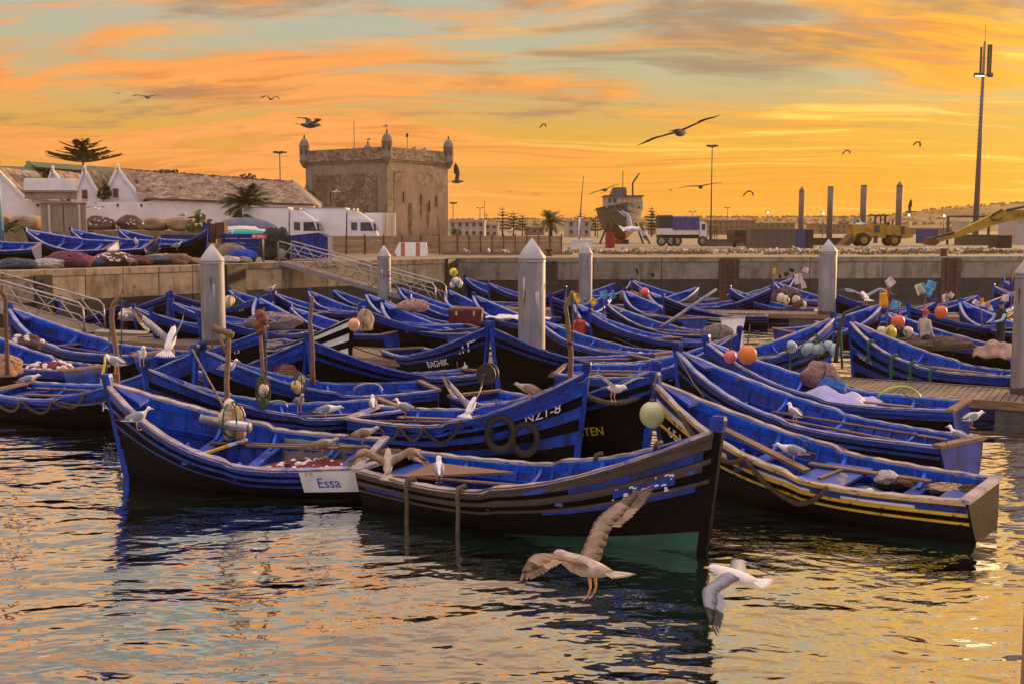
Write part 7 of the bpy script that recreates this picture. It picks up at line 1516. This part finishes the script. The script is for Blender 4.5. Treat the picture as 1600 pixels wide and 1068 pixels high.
def standing(armL, armR, top, sleeve, legs=TROU):
    J = {'pelvis': (0, 0, .93), 'waist': (.01, 0, 1.08), 'chest': (0, 0, 1.30), 'neck': (-.01, 0, 1.47), 'chin': (.015, 0, 1.545), 'head': (.02, 0, 1.635), 'crown': (.005, 0, 1.72)}
    B = [('pelvis', 'waist'), ('waist', 'chest'), ('chest', 'neck'), ('neck', 'chin'), ('chin', 'head'), ('head', 'crown')]; Rr = {'pelvis': (.13, .165), 'waist': (.105, .15), 'chest': (.12, .18), 'neck': .058, 'chin': .072, 'head': (.092, .082), 'crown': .055}; C = {'*': top, ('neck', 'chin'): SKIN, ('chin', 'head'): SKIN, ('head', 'crown'): SKIN}
    for s_, nm, (el, ha) in ((1, 'l', armL), (-1, 'r', armR)):
        J[nm + 'shoulder'] = (0, s_ * .195, 1.40); J[nm + 'elbow'] = (el[0], s_ * el[1], el[2]); J[nm + 'hand'] = (ha[0], s_ * ha[1], ha[2]); B += [('chest', nm + 'shoulder'), (nm + 'shoulder', nm + 'elbow'), (nm + 'elbow', nm + 'hand')]; Rr.update({nm + 'shoulder': .07, nm + 'elbow': .046, nm + 'hand': .036}); C[(nm + 'shoulder', nm + 'elbow')] = sleeve; C[(nm + 'elbow', nm + 'hand')] = sleeve
        J[nm + 'hip'] = (0, s_ * .095, .86); J[nm + 'knee'] = (.03, s_ * .11, .48); J[nm + 'ankle'] = (-.02, s_ * .12, .09); J[nm + 'toe'] = (.14, s_ * .13, .045); B += [('pelvis', nm + 'hip'), (nm + 'hip', nm + 'knee'), (nm + 'knee', nm + 'ankle'), (nm + 'ankle', nm + 'toe')]; Rr.update({nm + 'hip': .095, nm + 'knee': .065, nm + 'ankle': .045, nm + 'toe': .04})
        for k_ in ((nm + 'hip', nm + 'knee'), (nm + 'knee', nm + 'ankle'), ('pelvis', nm + 'hip')): C[k_] = legs
        C[(nm + 'ankle', nm + 'toe')] = HAIR
        fingers(J, B, Rr, C, s_, nm + 'hand')
    return J, B, Rr, C
J, B, Rr, C = standing(((.02, .26, 1.13), (.16, .24, .95)), ((.02, .26, 1.13), (.14, .24, .93)), GREY, GREY)
person('person', 'man in a red cap and grey shirt standing among the boats at right', (X_at(1447, 33.4), 33.4, .10), R(20), J, B, Rr, C, head_bits(CAPM, True), .98)
J, B, Rr, C = standing(((.16, .24, 1.16), (.36, .14, 1.10)), ((.14, .25, 1.14), (.34, .16, 1.08)), BLKV, SKY_)
person('person', 'man in a black vest and pale blue sleeves standing by the right pile', (X_at(1567, 36.0), 36.0, .14), R(195), J, B, Rr, C, head_bits(HAIR), 1.0)
J, B, Rr, C = standing(((.18, .25, 1.16), (.38, .10, 1.05)), ((.20, .25, 1.15), (.40, .12, 1.02)), NAVY, NAVY)
for nm, s_ in (('l', 1), ('r', -1)): J[nm + 'knee'] = (.42, s_ * .15, .93); J[nm + 'ankle'] = (.46, s_ * .13, .53); J[nm + 'toe'] = (.60, s_ * .14, .48)
st_ = person('person', 'man in a dark jacket sitting among the nets on the left quay', (X_at(246, 57.0), 57.0, G0 - .42), R(-150), J, B, Rr, C, head_bits(HAIR), 1.0)
q = MB(); q.box((0, 0, .2), (.42, .38, .4)); o = q.build('fish_crate', WOODD); o.location = (X_at(246, 57.05), 57.05, G0); tag(o, 'dark crate under the seated man on the left quay', 'crate')

# ---- golden air between here and the hills
hz = bpy.data.materials.new('evening haze'); hz.use_nodes = True; t = NT(hz.node_tree); t.n.clear()
pv = t.node('ShaderNodeVolumePrincipled'); t.put(pv.inputs['Color'], (1.0, .62, .22)); pv.inputs['Density'].default_value = .0002; pv.inputs['Anisotropy'].default_value = .25
ou = t.node('ShaderNodeOutputMaterial'); t.l.new(pv.outputs[0], ou.inputs['Volume'])
mb = MB(); mb.box2((-2000, -300, -3), (2000, 2100, 50)); o = mb.build('haze', hz); stuff(o); tag(o, 'golden evening haze lying over the harbour and hills', 'haze')
